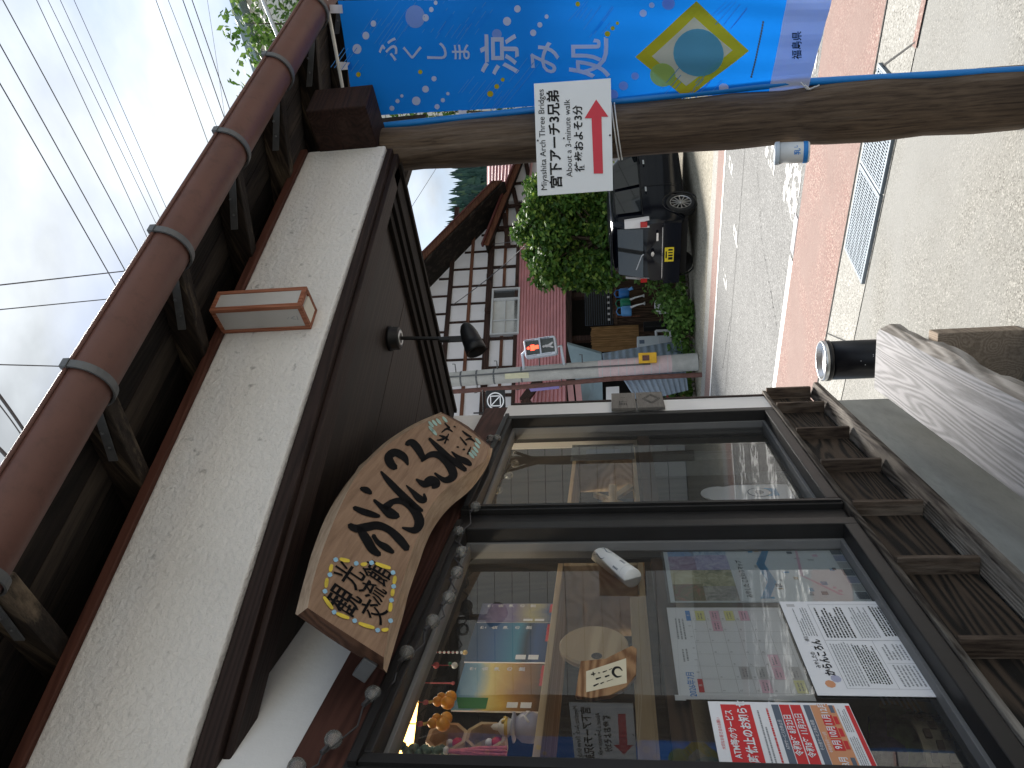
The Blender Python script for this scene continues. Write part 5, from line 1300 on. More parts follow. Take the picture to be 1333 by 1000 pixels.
for j in range(7):
    for k in range(26):
        if (k + j) % 2 == 0:
            a0, a1 = 2 * math.pi * k / 26, 2 * math.pi * (k + .8) / 26; z = -.08 + j * .019; rr_ = .094 + .013 * j / 7
            f.hexa([Vector((q * math.cos(a), q * math.sin(a), zz)) for zz in (z, z + .014) for a, q in ((a0, rr_ + .006), (a1, rr_ + .006), (a1, rr_ - .002), (a0, rr_ - .002))])
obj('dark_strip', f, M['weavedark'], bk, kind='stuff')
f = MB(); q = S.px(1208, 945, .36); f.box(q.x - .16, q.x + .10, .36, .40, q.z - .11, q.z + .09); t_ = tag(obj('cardboard_sheet', f, M['card'], None, S.M), 'plain beige cardboard sheet standing behind the basket', 'cardboard')
f = MB(); q = S.px(1180, 920, .34)
for k in range(7): f.box(q.x - .02, q.x + .06, .34, .342, q.z + .05 - .014 * k, q.z + .056 - .014 * k)
tag(obj('striped_card', f, M['greyp'], None, S.M, kind='stuff'), 'grey striped card leaning above the knitted bag', 'card')

# ------------------------------------------------------------------ inside the right window
q = [S.px(x, y, .12) for x, y in ((745, 585), (745, 662), (828, 600), (826, 662))]
x0, x1 = S.px(790, 662, .12).x, S.px(790, 588, .14).x; z1, z0 = zt_ + .0, S.px(826, 630, .12).z
cs = thing('display_case', 'pale wood display case with clear front card inside the far window', 'display case', S.M)
f = MB(); f.box(x0 - .25, x1, .12, .34, z1 - .016, z1); obj('top_board', f, M['pale'], cs, bev=.002)
f = MB(); f.box(x0 - .25, x1, .12, .34, z0 - .016, z0); obj('bottom_board', f, M['pale'], cs, bev=.002)
f = MB(); f.box(x1 - .016, x1, .12, .34, z0 + .001, z1 - .017); obj('side_board', f, M['pale'], cs, bev=.002)
f = MB(); f.box(x1 - .20, x1 + .02, .108, .111, z0 - .01, z1 + .01); obj('clear_card', f, M['acrylic'], cs)
f = MB(); f.rect(x1 - .12, x1 - .06, z0 + .05, z1 - .06, .1065); obj('card_print', f, M['slate'], cs)
f = MB(); f.beam((x1 - .55, .20, z0 + .005), (x1 - .34, .22, z1 - .10), .02, .02); f.beam((x1 - .30, .20, z0 + .01), (x1 - .46, .22, z1 - .14), .018, .03); f.box(x1 - .50, x1 - .30, .19, .215, z0 + .075, z0 + .11)
t_ = tag(obj('wooden_easel', f, M['pale'], None, S.M), 'small pale wooden easel standing in the display case', 'easel')
f = MB(); f.box(x1 - .44, x1 - .34, .24, .30, z0 + .003, z0 + .16); tag(obj('dark_box', f, M['slate'], None, S.M, .004), 'dark printed box behind the little easel', 'box')
q0, q1 = S.px(912, 642, .09), S.px(1030, 640, .09)
so_ = thing('standee', 'white cut out board with rounded top and blue emblem behind the far window', 'standee', S.M)
cx = (q0.x + q1.x) / 2; zT, zB = q0.z, q1.z
pts = [(cx - .085, zB), (cx + .075, zB), (cx + .075, zT - .13)] + [(cx - .005 + .07 * math.cos(a), zT - .07 + .07 * math.sin(a)) for a in [math.pi * (k / 10 - .12) * 1.0 for k in range(13)]] + [(cx - .085, zT - .13)]
f = MB(); f.prism([(a, .09, b) for a, b in pts], (0, .004, 0)); obj('board', f, M['paper'], so_)
f = MB(); mzt = zT - .22; f.disc((cx - .005, .0888, mzt), .045, 24); obj('emblem_ring', f, M['slate'], so_)
f = MB(); f.disc((cx - .005, .0882, mzt), .040, 24); obj('emblem_field', f, M['paper'], so_); f = MB(); f.disc((cx - .005, .0876, mzt), .020, 18, ry=.017); obj('emblem_mark', f, M['midgrey'], so_)
f = MB(); f.poly([(cx - .04, .0888, zB + .05), (cx + .03, .0888, zB + .05), (cx + .04, .0888, zB + .09), (cx, .0888, zB + .12), (cx - .045, .0888, zB + .09)]); obj('blue_picture', f, M['clothsky'], so_)
f = MB(); q = S.px(850, 610, .085)
for k, (x, z, w_, h_) in enumerate(((q.x - .05, q.z - .36, .30, .35), (q.x - .28, q.z - .58, .28, .20))):
    f = MB(); f.box(x, x + w_, .10 + .01 * k, .103 + .01 * k, z, z + h_); tag(obj('clear_sheet', f, M['acrylic'], None, S.M), ('large clear plastic sheet leaning behind the far window', 'smaller clear plastic sheet low behind the far window')[k], 'sheet')
st2 = thing('reflection_string_light', 'short string of bulbs standing in for a reflection in the upper corner of the far window', 'string light', S.M)  # made-up bulbs in place of a reflection on the glass
pp = [S.px(x, y, .09) for x, y in ((657, 578), (664, 591), (667, 604), (659, 619), (645, 638))]
f = MB(); path = []
for i, p in enumerate(pp): path += [p + Vector((.015, 0, .02)), p + Vector((-.01, 0, -.006))]
f.tube(path, .0018, 5); obj('wire', f, M['wire'], st2)
for p in pp:
    o = obj('bulb', ball0, None, st2); o.location = p - Vector((.03, 0, 0))
# ------------------------------------------------------------------ timbered house across the road
house = thing('timbered_house', 'white walled timber framed house with red tin pent roof across the road', 'house', HS.M)
def hobj(name, mb, mat, bev=0.0): return obj(name, mb, mat, house, None, bev)
def hz(*px_, d=0.0):
    q = [HS.px(x, y, d).z for x, y in px_]; return sum(q) / len(q)
def hx(*px_, d=0.0):
    q = [HS.px(x, y, d).x for x, y in px_]; return sum(q) / len(q)
z_r1, z_r2, z_mb, z_r3, z_r4 = hz((592, 329), (580, 425)), hz((617, 320), (609, 404)), hz((641, 320), (632, 455)), hz((659, 320), (651, 470)), hz((676, 340), (671, 440))
# rake of the big gable, carried on up behind the porch
ra, rb = HS.px(634, 246, -.9), HS.px(548, 333, -.9)
sl = (rb.z - ra.z) / (rb.x - ra.x)
apx = ra.x - 6.2; apz = ra.z + sl * (apx - ra.x)
wz = lambda s_: ra.z + sl * (s_ - ra.x) - .38 if s_ > apx else apz - .38 - sl * (apx - s_) * -1 * -1
WR = ra.x + .2
wall = [(-6.0, z_r4), (WR, z_r4), (WR, wz(WR)), (apx, apz - .38), (-6.0, apz - .38 + sl * (apx + 6.0))]
f = MB(); f.prism([(a, 0, b) for a, b in wall], (0, .2, 0)); hobj('wall', f, M['housewall'])
def hbar(s0, s1, z0, z1, mat='timber', d=-.035, nm='timber'):
    f = MB(); f.box(s0, s1, d, .05, z0, z1); hobj(nm, f, M[mat])
hbar(-6, WR, z_mb - .085, z_mb + .085, d=-.055)
hbar(-6, WR, z_r1 - .06, z_r1 + .06, d=-.050)
hbar(-6, WR, z_r2 - .045, z_r2 + .045, 'timberlight', d=-.030)
hbar(-6, WR, z_r3 - .040, z_r3 + .040, 'timberlight', d=-.030)
hbar(-6, WR, z_r4 - .02, z_r4 + .07, d=-.05)
s1_ = hx((600, 351.5), (600, 351.5)); s2_ = hx((600, 396.5)); sp_ = (s1_ - s2_) / 2
for k in range(-5, 12):
    s_ = s1_ + sp_ * (k - 1)
    if s_ > WR - .1 or s_ < -5.9: continue
    top_ = min(z_r1 + 4.0, wz(s_) - .05)
    hbar(s_ - .03, s_ + .03, z_mb + .086, min(z_r1 - .061, top_), d=-.025)
    if top_ > z_r1 + .3: hbar(s_ + sp_ * .5 - .03, s_ + sp_ * .5 + .03, z_r1 + .061, min(top_, wz(s_ + sp_ * .5) - .05), d=-.025)
for k in range(2): hbar(-6, WR - 1.6 - k * .8, z_r1 + .62 * (k + 1) - .04, z_r1 + .62 * (k + 1) + .04, d=-.028)
wx0, wx1 = hx((660, 438)), hx((660, 378))
for s_ in (hx((660, 348)), hx((660, 322)), wx1 + .07, wx0 - .07, wx0 - .95, wx0 - 1.75, wx0 - 2.6, hx((660, 300))):
    hbar(s_ - .04, s_ + .04, z_r4 + .071, z_mb - .086, d=-.04)
for k in range(9):
    s_ = WR - .4 - k * 1.12; f = MB(); f.box(s_ - .06, s_ + .06, -.16, 0, z_mb - .07, z_mb + .07); hobj('beam_tip', f, M['timber'])
# aluminium sliding window with pale blind
wz0, wz1 = hz((677, 378), (677, 438)), hz((640, 378), (640, 438))
f = MB(); e = .05
f.box(wx0, wx1, -.12, .02, wz0, wz0 + e); f.box(wx0, wx1, -.12, .02, wz1 - e, wz1); f.box(wx0, wx0 + e, -.12, .02, wz0 + e, wz1 - e); f.box(wx1 - e, wx1, -.12, .02, wz0 + e, wz1 - e); f.box(wx0 + (wx1 - wx0) * .74, wx0 + (wx1 - wx0) * .79, -.10, .02, wz0 + e, wz1 - e); f.box(wx0 + e, wx0 + (wx1 - wx0) * .74, -.09, -.07, wz0 + (wz1 - wz0) * .5, wz0 + (wz1 - wz0) * .53)
f.box(wx0 + (wx1 - wx0) * .30, wx0 + (wx1 - wx0) * .325, -.09, -.07, wz0 + e, wz1 - e)
win = hobj('window', f, M['alu'])
f = MB(); f.rect(wx0 + e, wx0 + (wx1 - wx0) * .74, wz0 + e, wz1 - e, -.05); obj('blind', f, M['blind'], win)
f = MB(); f.rect(wx0 + (wx1 - wx0) * .79, wx1 - e, wz0 + e, wz1 - e, -.045); obj('pane', f, M['carglass'], win)
# roof slab of the big gable with dark soffit and red edge
def rslab(s0, z0, s1, z1, d0, d1, th, mat, nm):
    f = MB(); f.hexa([(s0, d0, z0 - th), (s1, d0, z1 - th), (s1, d1, z1 - th), (s0, d1, z0 - th), (s0, d0, z0), (s1, d0, z1), (s1, d1, z1), (s0, d1, z0)]); return hobj(nm, f, M[mat])
rslab(ra.x + .25, ra.z + sl * .25, apx, apz, -.88, 7, .30, 'soffit', 'gable_soffit')
rslab(ra.x + .27, ra.z + sl * .27 + .06, apx, apz + .06, -.95, 7, .055, 'roofdark', 'gable_roof')
rslab(ra.x + .26, ra.z + sl * .26 + .01, apx, apz + .01, -.93, -.885, .22, 'timberlight', 'bargeboard')
rslab(apx, apz, -6.6, apz + sl * (apx + 6.6), -.88, 7, .30, 'soffit', 'gable_soffit'); rslab(apx, apz + .06, -6.6, apz + .06 + sl * (apx + 6.6), -.95, 7, .055, 'roofdark', 'gable_roof')
# right wing: white wall with timbers, its bargeboard and the pink lapped roof behind
g0, g1 = HS.px(633.5, 315, -.45), HS.px(700, 150, -.45)
gs = (g1.z - g0.z) / (g1.x - g0.x)
f = MB(); f.prism([(WR + .01, -.12, -.05), (g1.x + 3, -.12, -.05), (g1.x + 3, -.12, g1.z + gs * 3), (g1.x, -.12, g1.z), (WR + .01, -.12, g0.z + gs * (WR - g0.x))], (0, .2, 0)); hobj('wing_wall', f, M['housewall'])
f = MB(); f.beam((g0.x - .1, -.45, g0.z + .02), (g1.x, -.45, g1.z), .05, .15); hobj('wing_bargeboard', f, M['timberlight'])
f = MB(); f.beam((g0.x - .15, -.50, g0.z + .11), (g1.x, -.50, g1.z + .10), .14, .05); hobj('wing_roof_edge', f, M['roofdark'])
f = MB(); f.beam((g0.x - .1, -.25, g0.z + .02), (g1.x, -.25, g1.z + .02), .34, .04); hobj('wing_soffit', f, M['soffit'])
for (xa, ya, xb, yb_) in ((685, 213, 696, 272), (668, 245, 678, 292), (656, 278, 662, 322)):
    a, b = HS.px(xa, ya, -.14), HS.px(xb, yb_, -.14); f = MB(); f.beam((a.x, -.13, a.z), (b.x, -.13, b.z), .06, .13); hobj('timber', f, M['timber'])
for (xa, ya, xb, yb_) in ((668, 240, 700, 237), (660, 269, 700, 265), (648, 297, 690, 294)):
    a, b = HS.px(xa, ya, -.14), HS.px(xb, yb_, -.14); f = MB(); f.beam((a.x, -.135, a.z), (b.x, -.135, b.z), .05, .11, (0, 1, 0)); hobj('timber', f, M['timber'])
def laps(nm, a, b, c, d, n, mat, par=house, lift=.035):
    """lapped metal rows between top edge a-b and bottom edge d-c"""
    a, b, c, d = map(Vector, (a, b, c, d)); nrm = (b - a).cross(d - a).normalized()
    if (par.matrix_basis @ a - CP).dot(par.matrix_basis.to_3x3() @ nrm) > 0: nrm = -nrm
    for i in range(n):
        t0, t1 = i / n, (i + 1) / n
        p = [a.lerp(d, t0), b.lerp(c, t0), b.lerp(c, t1) + nrm * lift, a.lerp(d, t1) + nrm * lift]
        f = MB(); f.add(p + [p[3] - nrm * lift, p[2] - nrm * lift], [(0, 1, 2, 3), (3, 2, 5, 4)]); obj(nm, f, mat, par)
laps('wing_roof_lap', HS.px(634, 318, 1.4), HS.px(634, 120, 1.4), HS.px(705, 120, -.2), HS.px(680, 318, -.2), 13, M['tinpink'])
# red lapped pent roof over the ground floor
ptop = z_r4 - .02; pz0 = hz((737, 360), (737, 450), d=-.85)
PE = WR - .5
laps('pent_roof_lap', (-6.5, -.02, ptop), (PE, -.02, ptop), (PE, -.85, pz0), (-6.5, -.85, pz0), 16, M['tinred'], lift=.03)
f = MB(); f.box(-6.5, PE, -.86, -.80, pz0 - .14, pz0 - .005); hobj('pent_fascia', f, M['timber'])
f = MB(); f.box(-6.5, 9, .55, .7, -.05, z_r4); hobj('ground_floor_wall', f, M['dark'])  # near-black colour stands in for the shade of the open recess
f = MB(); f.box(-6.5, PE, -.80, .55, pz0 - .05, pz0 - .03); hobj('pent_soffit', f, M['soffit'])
for s_ in (-1.6, .25, 1.55, 3.2, 5.0, 7.0):
    f = MB(); f.box(s_ - .07, s_ + .07, -.72, -.58, 0, pz0 - .05); hobj('porch_post', f, M['timber'])
# fence of dark boards in front of the recess
fp = lambda x, y, d: HS.px(x, y, d)
fx0, fx1 = hx((830, 452), d=-1.0), hx((830, 352), d=-1.0)
fn = thing('board_fence', 'dark brown upright board fence behind the watering cans', 'fence', HS.M)
nb = 16; f0 = MB(); wv = (fx1 - fx0) / nb; f0.box(0, wv - .012, 0, .025, 0, hz((797, 400), d=-1.0)); first = None
for k in range(nb):
    if first is None: first = obj('board', f0, M['fence'], fn); first.location = (fx0, -1.0, 0)
    else: copyof(first, fn, (fx0 + wv * k, -1.0 + rnd.uniform(-.006, .006), rnd.uniform(-.04, .0)))
f = MB(); f.box(fx0, fx1, -1.03, -1.002, hz((803, 400), d=-1.0), hz((799, 400), d=-1.0)); obj('cap_rail', f, M['fence'], fn)
# dark slatted shutter
a, b = fp(762, 424, -.95), fp(796, 375, -.95)
rk = thing('slatted_shutter', 'black slatted shutter leaning above the board fence', 'shutter', HS.M)
n = 12
for k in range(n):
    z = b.z + (a.z - b.z) * (k + .15) / n; f = MB(); f.box(min(a.x, b.x), max(a.x, b.x), -.97, -.95, z, z + (a.z - b.z) / n * .7); obj('slat', f, M['black'], rk)
f = MB(); f.box(min(a.x, b.x), max(a.x, b.x), -.945, -.94, b.z, a.z); obj('shutter_back', f, M['slate'], rk)
f = MB()
for k in range(6):
    x = min(a.x, b.x) + (max(a.x, b.x) - min(a.x, b.x)) * (k + .6) / 6.5; f.box(x, x + .06, -.972, -.968, b.z + .06, b.z + .12)
obj('pale_tag', f, M['greyp'], rk, kind='stuff')
# bamboo screen
a, b = fp(770, 459, -1.1), fp(831, 423, -1.1)
bs = thing('bamboo_screen', 'upright golden bamboo screen beside the board fence', 'screen', HS.M)
xa, xb = min(a.x, b.x), max(a.x, b.x); n = 34
for k in range(n):
    f = MB(); x = xa + (xb - xa) * (k + .5) / n; f.tube([(x, -1.1, b.z), (x, -1.1, a.z + rnd.uniform(-.02, .02))], (xb - xa) / n * .46, 5, smooth=True); obj('bamboo_stick', f, M['bamboo'], bs)
# watering cans hung on a frame
for i, (x, y, m_, lab) in enumerate(((812, 382, 'canblue', 'dark blue plastic watering can hung uppermost on the fence'), (814, 395, 'cangreen', 'green plastic watering can hung between the two blue ones'), (815, 405, 'canlight', 'light blue plastic watering can hung nearest the bamboo screen'))):
    c_ = fp(x, y, -1.25); t_ = thing('watering_can', lab, 'watering can', at(HS, c_.x, -1.25, c_.z), 'watering cans hung on the fence')
    f = MB(); f.lathe([(.0, -.13), (.12, -.13), (.135, -.10), (.125, .08), (.10, .12), (.085, .12), (.11, .06), (.0, .05)], 16, cap=False); obj('can_body', f, M[m_], t_)
    f = MB(); f.tube([(-.11, 0, .08), (-.10, 0, .19), (.0, 0, .23), (.10, 0, .19), (.11, 0, .08)], .014, 6); obj('handle', f, M[m_], t_)
    if i: f = MB(); f.tube([(.02, -.10, -.10), (.03, -.18, -.24), (.04, -.22, -.40)], [.028, .020, .016], 8); f.lathe([(.016, 0), (.045, -.05), (.0, -.06)], 10, Matrix.Translation((.04, -.22, -.40)), cap=False); obj('spout', f, M['appliance'], t_)
    else: f = MB(); f.tube([(.02, -.10, -.10), (.03, -.16, -.22)], [.03, .045], 8); obj('spout', f, M['canlight'], t_)
a, b = fp(803, 412, -1.15), fp(806, 374, -1.15)
f = MB(); f.tube([(a.x, -1.12, a.z), (b.x, -1.12, a.z)], .02, 6); f.tube([(a.x, -1.12, a.z), (a.x, -1.12, a.z - .55)], .018, 6); tag(obj('hanging_rail', f, M['timberlight'], None, HS.M), 'thin brown rail carrying the watering cans', 'rail')
# white tank, grey outdoor unit, black box
c_ = fp(862, 398, -1.9)
wt = thing('fuel_tank_heater', 'small white rounded appliance with dark window standing in front of the fence', 'appliance', at(HS, c_.x, -1.9, 0))
f = MB(); f.box(-.16, .16, -.12, .12, c_.z - .17, c_.z + .08); f.lathe([(.0, .0), (.155, .0), (.15, .05), (.10, .09), (.0, .10)], 20, Matrix.Translation((0, 0, c_.z + .08)) @ Matrix.Diagonal((1, .75, 1, 1)), cap=False); obj('casing', f, M['appliance'], wt, bev=.02)
f = MB(); f.box(.0, .10, -.125, -.119, c_.z - .05, c_.z + .08); obj('dark_window', f, M['bluep'], wt); f = MB(); f.tube([(-.12, 0, 0), (-.12, 0, c_.z - .17)], .02, 6); f.tube([(.12, 0, 0), (.12, 0, c_.z - .17)], .02, 6); obj('stand', f, M['zinc'], wt)
a, b = fp(830, 457, -2.3), fp(872, 436, -2.3)
ou = thing('outdoor_unit', 'grey outdoor unit with louvres beside the bamboo screen', 'outdoor unit', at(HS, 0, -2.3, 0))
x0, x1 = min(a.x, b.x), max(a.x, b.x)
f = MB(); f.box(x0, x1, 0, .3, b.z, a.z); obj('casing', f, M['acgrey'], ou, bev=.015)
f = MB(); f.box(x0 + .18, x1 - .1, -.004, .0, a.z - .16, a.z - .05); obj('dark_panel', f, M['slate'], ou)
for k in range(5): f = MB(); f.box(x0 + .06, x1 - .06, -.008, 0, b.z + .06 + .045 * k, b.z + .08 + .045 * k); obj('louvre', f, M['greyp'], ou)
a, b = fp(838, 426, -1.6), fp(868, 417, -1.6)
f = MB(); f.box(min(a.x, b.x), max(a.x, b.x), -1.6, -1.4, b.z, a.z); tag(obj('black_chest', f, M['black'], None, HS.M, .01), 'flat black chest standing on the ground by the outdoor unit', 'chest')
a, b = fp(855, 447, -2.0), fp(874, 430, -2.0)
f = MB()
for (s_, z) in ((a.x, 0), (b.x, 0)): f.tube([(s_, -2.0, 0), (s_, -2.0, a.z)], .03, 6)
f.tube([(a.x, -2.0, a.z), (b.x, -2.0, a.z)], .03, 6); f.tube([(a.x, -2.0, a.z * .5), (b.x, -2.0, a.z * .5)], .03, 6)
tag(obj('pipe_stand', f, M['appliance'], None, HS.M), 'low white pipe frame behind the outdoor unit', 'frame')
# blue grey sheet metal porch and leaning corrugated sheets
f = MB(); P4 = [ondepth(x, y, Y) for x, y, Y in ((738, 448, 16.6), (783, 461, 16.2), (785, 534, 15.6), (760, 540, 15.9))]
f.prism(P4, (.05, .12, 0)); tag(obj('sheet_metal_hood', f, M['tingrey'], None), 'smooth blue grey sheet metal hood behind the utility pole', 'hood')
def corr(name, lab, c4, mat, waves, depthdir=Vector((0, -.035, 0)), grp=None):
    P4 = [Vector(p) for p in c4]; n = waves * 4; f = MB(); vs_ = []
    for i in range(n + 1):
        t = i / n; o_ = depthdir * math.sin(t * waves * 2 * math.pi)
        vs_ += [P4[0].lerp(P4[1], t) + o_, P4[3].lerp(P4[2], t) + o_]
    m_ = len(vs_); vs_ += [v + Vector((0, .006, 0)) for v in vs_]
    f.add(vs_, [(2 * i, 2 * i + 1, 2 * i + 3, 2 * i + 2) for i in range(n)] + [(m_ + 2 * i, m_ + 2 * i + 2, m_ + 2 * i + 3, m_ + 2 * i + 1) for i in range(n)], True)
    return tag(obj(name, f, mat, None), lab, 'corrugated sheet', grp)
corr('corrugated_sheet', 'blue grey corrugated sheet leaning behind the pole on the fence side', [ondepth(x, y, Y) for x, y, Y in ((784, 460, 16.0), (886, 443, 15.9), (892, 478, 15.3), (786, 482, 15.4))], M['tinblue'], 11, grp='leaning corrugated sheets')
corr('corrugated_sheet', 'blue grey corrugated sheet leaning behind the rusty pipe nearest the shop', [ondepth(x, y, Y) for x, y, Y in ((806, 486, 15.3), (892, 476, 15.2), (896, 508, 14.9), (830, 524, 14.9))], M['tinblue'], 11, grp='leaning corrugated sheets')
f = MB(); f.prism([ondepth(x, y, 15.6) for x, y in ((789, 504), (806, 503), (806, 526), (789, 528))], (0, .02, 0)); tag(obj('white_notice_board', f, M['appliance'], None), 'blank white board leaning beside the corrugated sheets', 'board')
# the entrance roof left of the pole, black sign with the round emblem, banner edge
f = MB(); P4 = [ondepth(x, y, Y) for x, y, Y in ((690, 500, 17.2), (736, 500, 16.6), (742, 545, 15.8), (700, 545, 16.6))]
er = thing('entrance_roof', 'small red tin entrance roof beyond the shop corner', 'roof', Matrix.Identity(4))
laps('roof_lap', ondepth(693, 505, 17.2), ondepth(684, 560, 16.4), ondepth(738, 560, 15.6), ondepth(737, 500, 16.2), 9, M['tinred'], er)
f = MB(); f.beam(ondepth(700, 497, 16.9), ondepth(683, 520, 16.0), .06, .22); f.beam(ondepth(683, 520, 16.0), ondepth(698, 545, 15.9), .06, .2); obj('bargeboard', f, M['timber'], er)
f = MB(); f.beam(ondepth(742, 500, 15.9), ondepth(748, 560, 15.2), .05, .12); f.beam(ondepth(752, 500, 15.9), ondepth(758, 560, 15.2), .05, .12); obj('roof_edge', f, M['tinpink'], er)
em = thing('emblem_sign', 'black square sign with white ring and slashed square on a bracket', 'sign', Matrix.Translation(ondepth(645, 522, 13.2)))
f = MB(); f.box(-.185, .185, 0, .04, -.17, .17); obj('sign_panel', f, M['black'], em, bev=.005)
f = MB()
for k in range(32):
    a0, a1 = 2 * math.pi * k / 32, 2 * math.pi * (k + 1) / 32
    f.quad((.150 * math.cos(a0), -.002, .150 * math.sin(a0)), (.150 * math.cos(a1), -.002, .150 * math.sin(a1)), (.130 * math.cos(a1), -.002, .130 * math.sin(a1)), (.130 * math.cos(a0), -.002, .130 * math.sin(a0)))
obj('white_ring', f, M['paper'], em)
f = MB(); e = .085
for a, b in (((-e, -e), (e, -e)), ((e, -e), (e, e)), ((e, e), (-e, e)), ((-e, e), (-e, -e)), ((-e, e), (e, -e))): brush(f, [(a[0], a[1], .009), (b[0], b[1], .009)], y=-.002, n=2)
obj('slashed_square', f, M['paper'], em)
f = MB(); f.tube([(-.2, .02, .40), (-.2, .02, -.25)], .014, 6); f.tube([(-.22, .02, .22), (.2, .02, .22)], .014, 6); obj('bracket', f, M['black'], em)
f = MB(); P4 = [ondepth(x, y, 15.4) for x, y in ((687, 503), (728, 500), (728, 506), (691, 510))]; f.prism(P4, (0, .03, 0)); tag(obj('purple_edged_board', f, M['purple'], None), 'slim purple edged board under the entrance roof', 'board')

# ------------------------------------------------------------------ utility pole with the pedestrian signal
pb_ = onz(908, 471); ptop_ = ondepth(590, 494, pb_.y)
up = thing('utility_pole', 'grey concrete utility pole with a pale pink wrap and climbing bolts', 'utility pole', Matrix.Translation(pb_))
dr_ = (ptop_ - pb_); dr_ = dr_ / dr_.z
f = MB(); f.tube([Vector((0, 0, 0)) + dr_ * z for z in (0, 2.5, 5, 8, 11)], [.172, .160, .148, .135, .12], 20); obj('shaft', f, M['post'], up)
zt1, zt0 = ondepth(779, 480, pb_.y).z, ondepth(874, 473, pb_.y).z
f = MB(); f.tube([dr_ * zt0, dr_ * (zt0 + zt1) / 2, dr_ * zt1], [.1715, .168, .163], 20); obj('pink_wrap', f, M['wrap'], up)
for k in range(9):
    z = zt0 + (zt1 - zt0) * (k + .5) / 9; f = MB(); f.lathe([(.173, -.008), (.175, 0), (.173, .008)], 20, Matrix.Translation(dr_ * z), cap=False); obj('band', f, M['greyp'], up)
for z in (3.4, 3.95, 4.3, 4.62):
    f = MB(); r_ = .155 - .004 * z + .012; f.lathe([(r_ + .002, -.02), (r_ + .006, 0), (r_ + .002, .02)], 20, Matrix.Translation(dr_ * z), cap=False); obj('steel_band', f, M['zinc'], up)
for k in range(9):
    z = 2.2 + k * .42; s_ = -1 if k % 2 else 1; f = MB(); f.tube([dr_ * z + Vector((.12 * s_, -.05, 0)), dr_ * z + Vector((.30 * s_, -.12, 0)), dr_ * z + Vector((.30 * s_, -.12, .05))], .011, 6); obj('climbing_bolt', f, M['zinc'], up)
f = MB(); c_ = dr_ * 3.3 + Vector((-.02, -.15, 0)); f.box(c_.x - .06, c_.x + .05, c_.y - .02, c_.y, c_.z - .05, c_.z + .42); obj('pale_plate', f, flat('cream plate', (.62, .60, .42), .6), up)
f = MB(); f.tube([dr_ * .9 + Vector((.02, -.18, 0)), dr_ * 2.6 + Vector((.05, -.175, 0)), dr_ * 5.2 + Vector((.05, -.16, 0))], .016, 6); obj('conduit', f, M['zinc'], up)
c_ = ondepth(843, 466, pb_.y - .22) - pb_
f = MB(); f.box(c_.x - .10, c_.x + .10, c_.y - .06, c_.y + .06, c_.z - .17, c_.z + .17); obj('yellow_box', f, M['yellowbox'], up, bev=.01)
f = MB(); f.box(c_.x - .05, c_.x + .05, c_.y - .07, c_.y - .061, c_.z - .03, c_.z + .10); obj('box_window', f, M['rust'], up)
sc_ = ondepth(704, 452.5, pb_.y - .35)
Msg = Matrix.Translation(sc_) @ Matrix.Rotation(R(-6), 4, 'Y') @ Matrix.Rotation(R(8), 4, 'Z')
sg2 = thing('pedestrian_signal', 'pale blue pedestrian signal with lit red standing figure beside utility pole', 'traffic signal', Msg)
f = MB(); f.box(-.185, .185, -.10, .12, -.315, .315); obj('casing', f, M['signalgrey'], sg2, bev=.045)
for z, nm in ((.145, 'upper_lens'), (-.145, 'lower_lens')):
    f = MB(); f.box(-.135, .135, -.112, -.101, z - .125, z + .125); ln = obj(nm, f, M['lensdark'], sg2, bev=.01)
    f = MB(); f.box(-.16, .16, -.19, -.101, z + .128, z + .140); f.box(-.16, -.148, -.18, -.101, z - .05, z + .127); f.box(.148, .16, -.18, -.101, z - .05, z + .127); obj('visor', f, M['signalgrey'], sg2)
    f = MB()
    if z > 0:
        f.disc((0, -.114, z + .085), .028, 14); f.poly([(-.055, -.114, z + .045), (-.055, -.114, z - .035), (.055, -.114, z - .035), (.055, -.114, z + .045)][::1]); f.poly([(-.035, -.114, z - .036), (-.035, -.114, z - .115), (.035, -.114, z - .115), (.035, -.114, z - .036)]); obj('red_figure', f, M['lensred'], ln)
    else:
        f.disc((-.01, -.114, z + .08), .024, 12); brush(f, [(0, z + .05, .022), (-.01, z - .01, .026), (.045, z - .10, .014)], y=-.114, n=4); brush(f, [(-.01, z - .01, .02), (-.05, z - .10, .014)], y=-.114, n=4); obj('walking_figure', f, M['greyp'], ln)
f = MB()
for xp, yp, xq, yq in ((680, 461, 683, 489), (730, 450, 736, 484)):
    a, b = Msg.inverted() @ ondepth(xp, yp, sc_.y + .02), Msg.inverted() @ ondepth(xq, yq, pb_.y); c_ = Msg.inverted() @ ondepth(xp + (8 if xp < 700 else -8), 453, sc_.y + .02)
    f.tube([c_, a, b], .028, 8)
obj('arm', f, M['signalgrey'], sg2)
f = MB(); q0 = onz(914, 488); f.tube([q0, ondepth(800, 493, q0.y), ondepth(690, 503, q0.y), ondepth(560, 512, q0.y)], .045, 10); tag(obj('rusty_pipe', f, M['rust'], None), 'slim rusty brown pipe standing beside the utility pole', 'pipe')
rb_ = thing('red_barrier', 'low red pipe barrier in the grass by the shop corner', 'barrier', Matrix.Translation(onz(903, 519)))
q0 = onz(903, 519); q1 = ondepth(866, 520, q0.y) - q0
f = MB(); f.tube([(0, 0, 0), q1], .045, 8); obj('barrier_post', f, M['redpipe'], rb_)
f = MB(); a, b = ondepth(868, 511, q0.y) - q0, ondepth(876, 536, q0.y - .3) - q0; f.tube([a, b], .03, 8); a, b = ondepth(890, 513, q0.y) - q0, ondepth(892, 528, q0.y) - q0; f.tube([a, b], .025, 8); obj('barrier_rail', f, M['redpipe'], rb_)

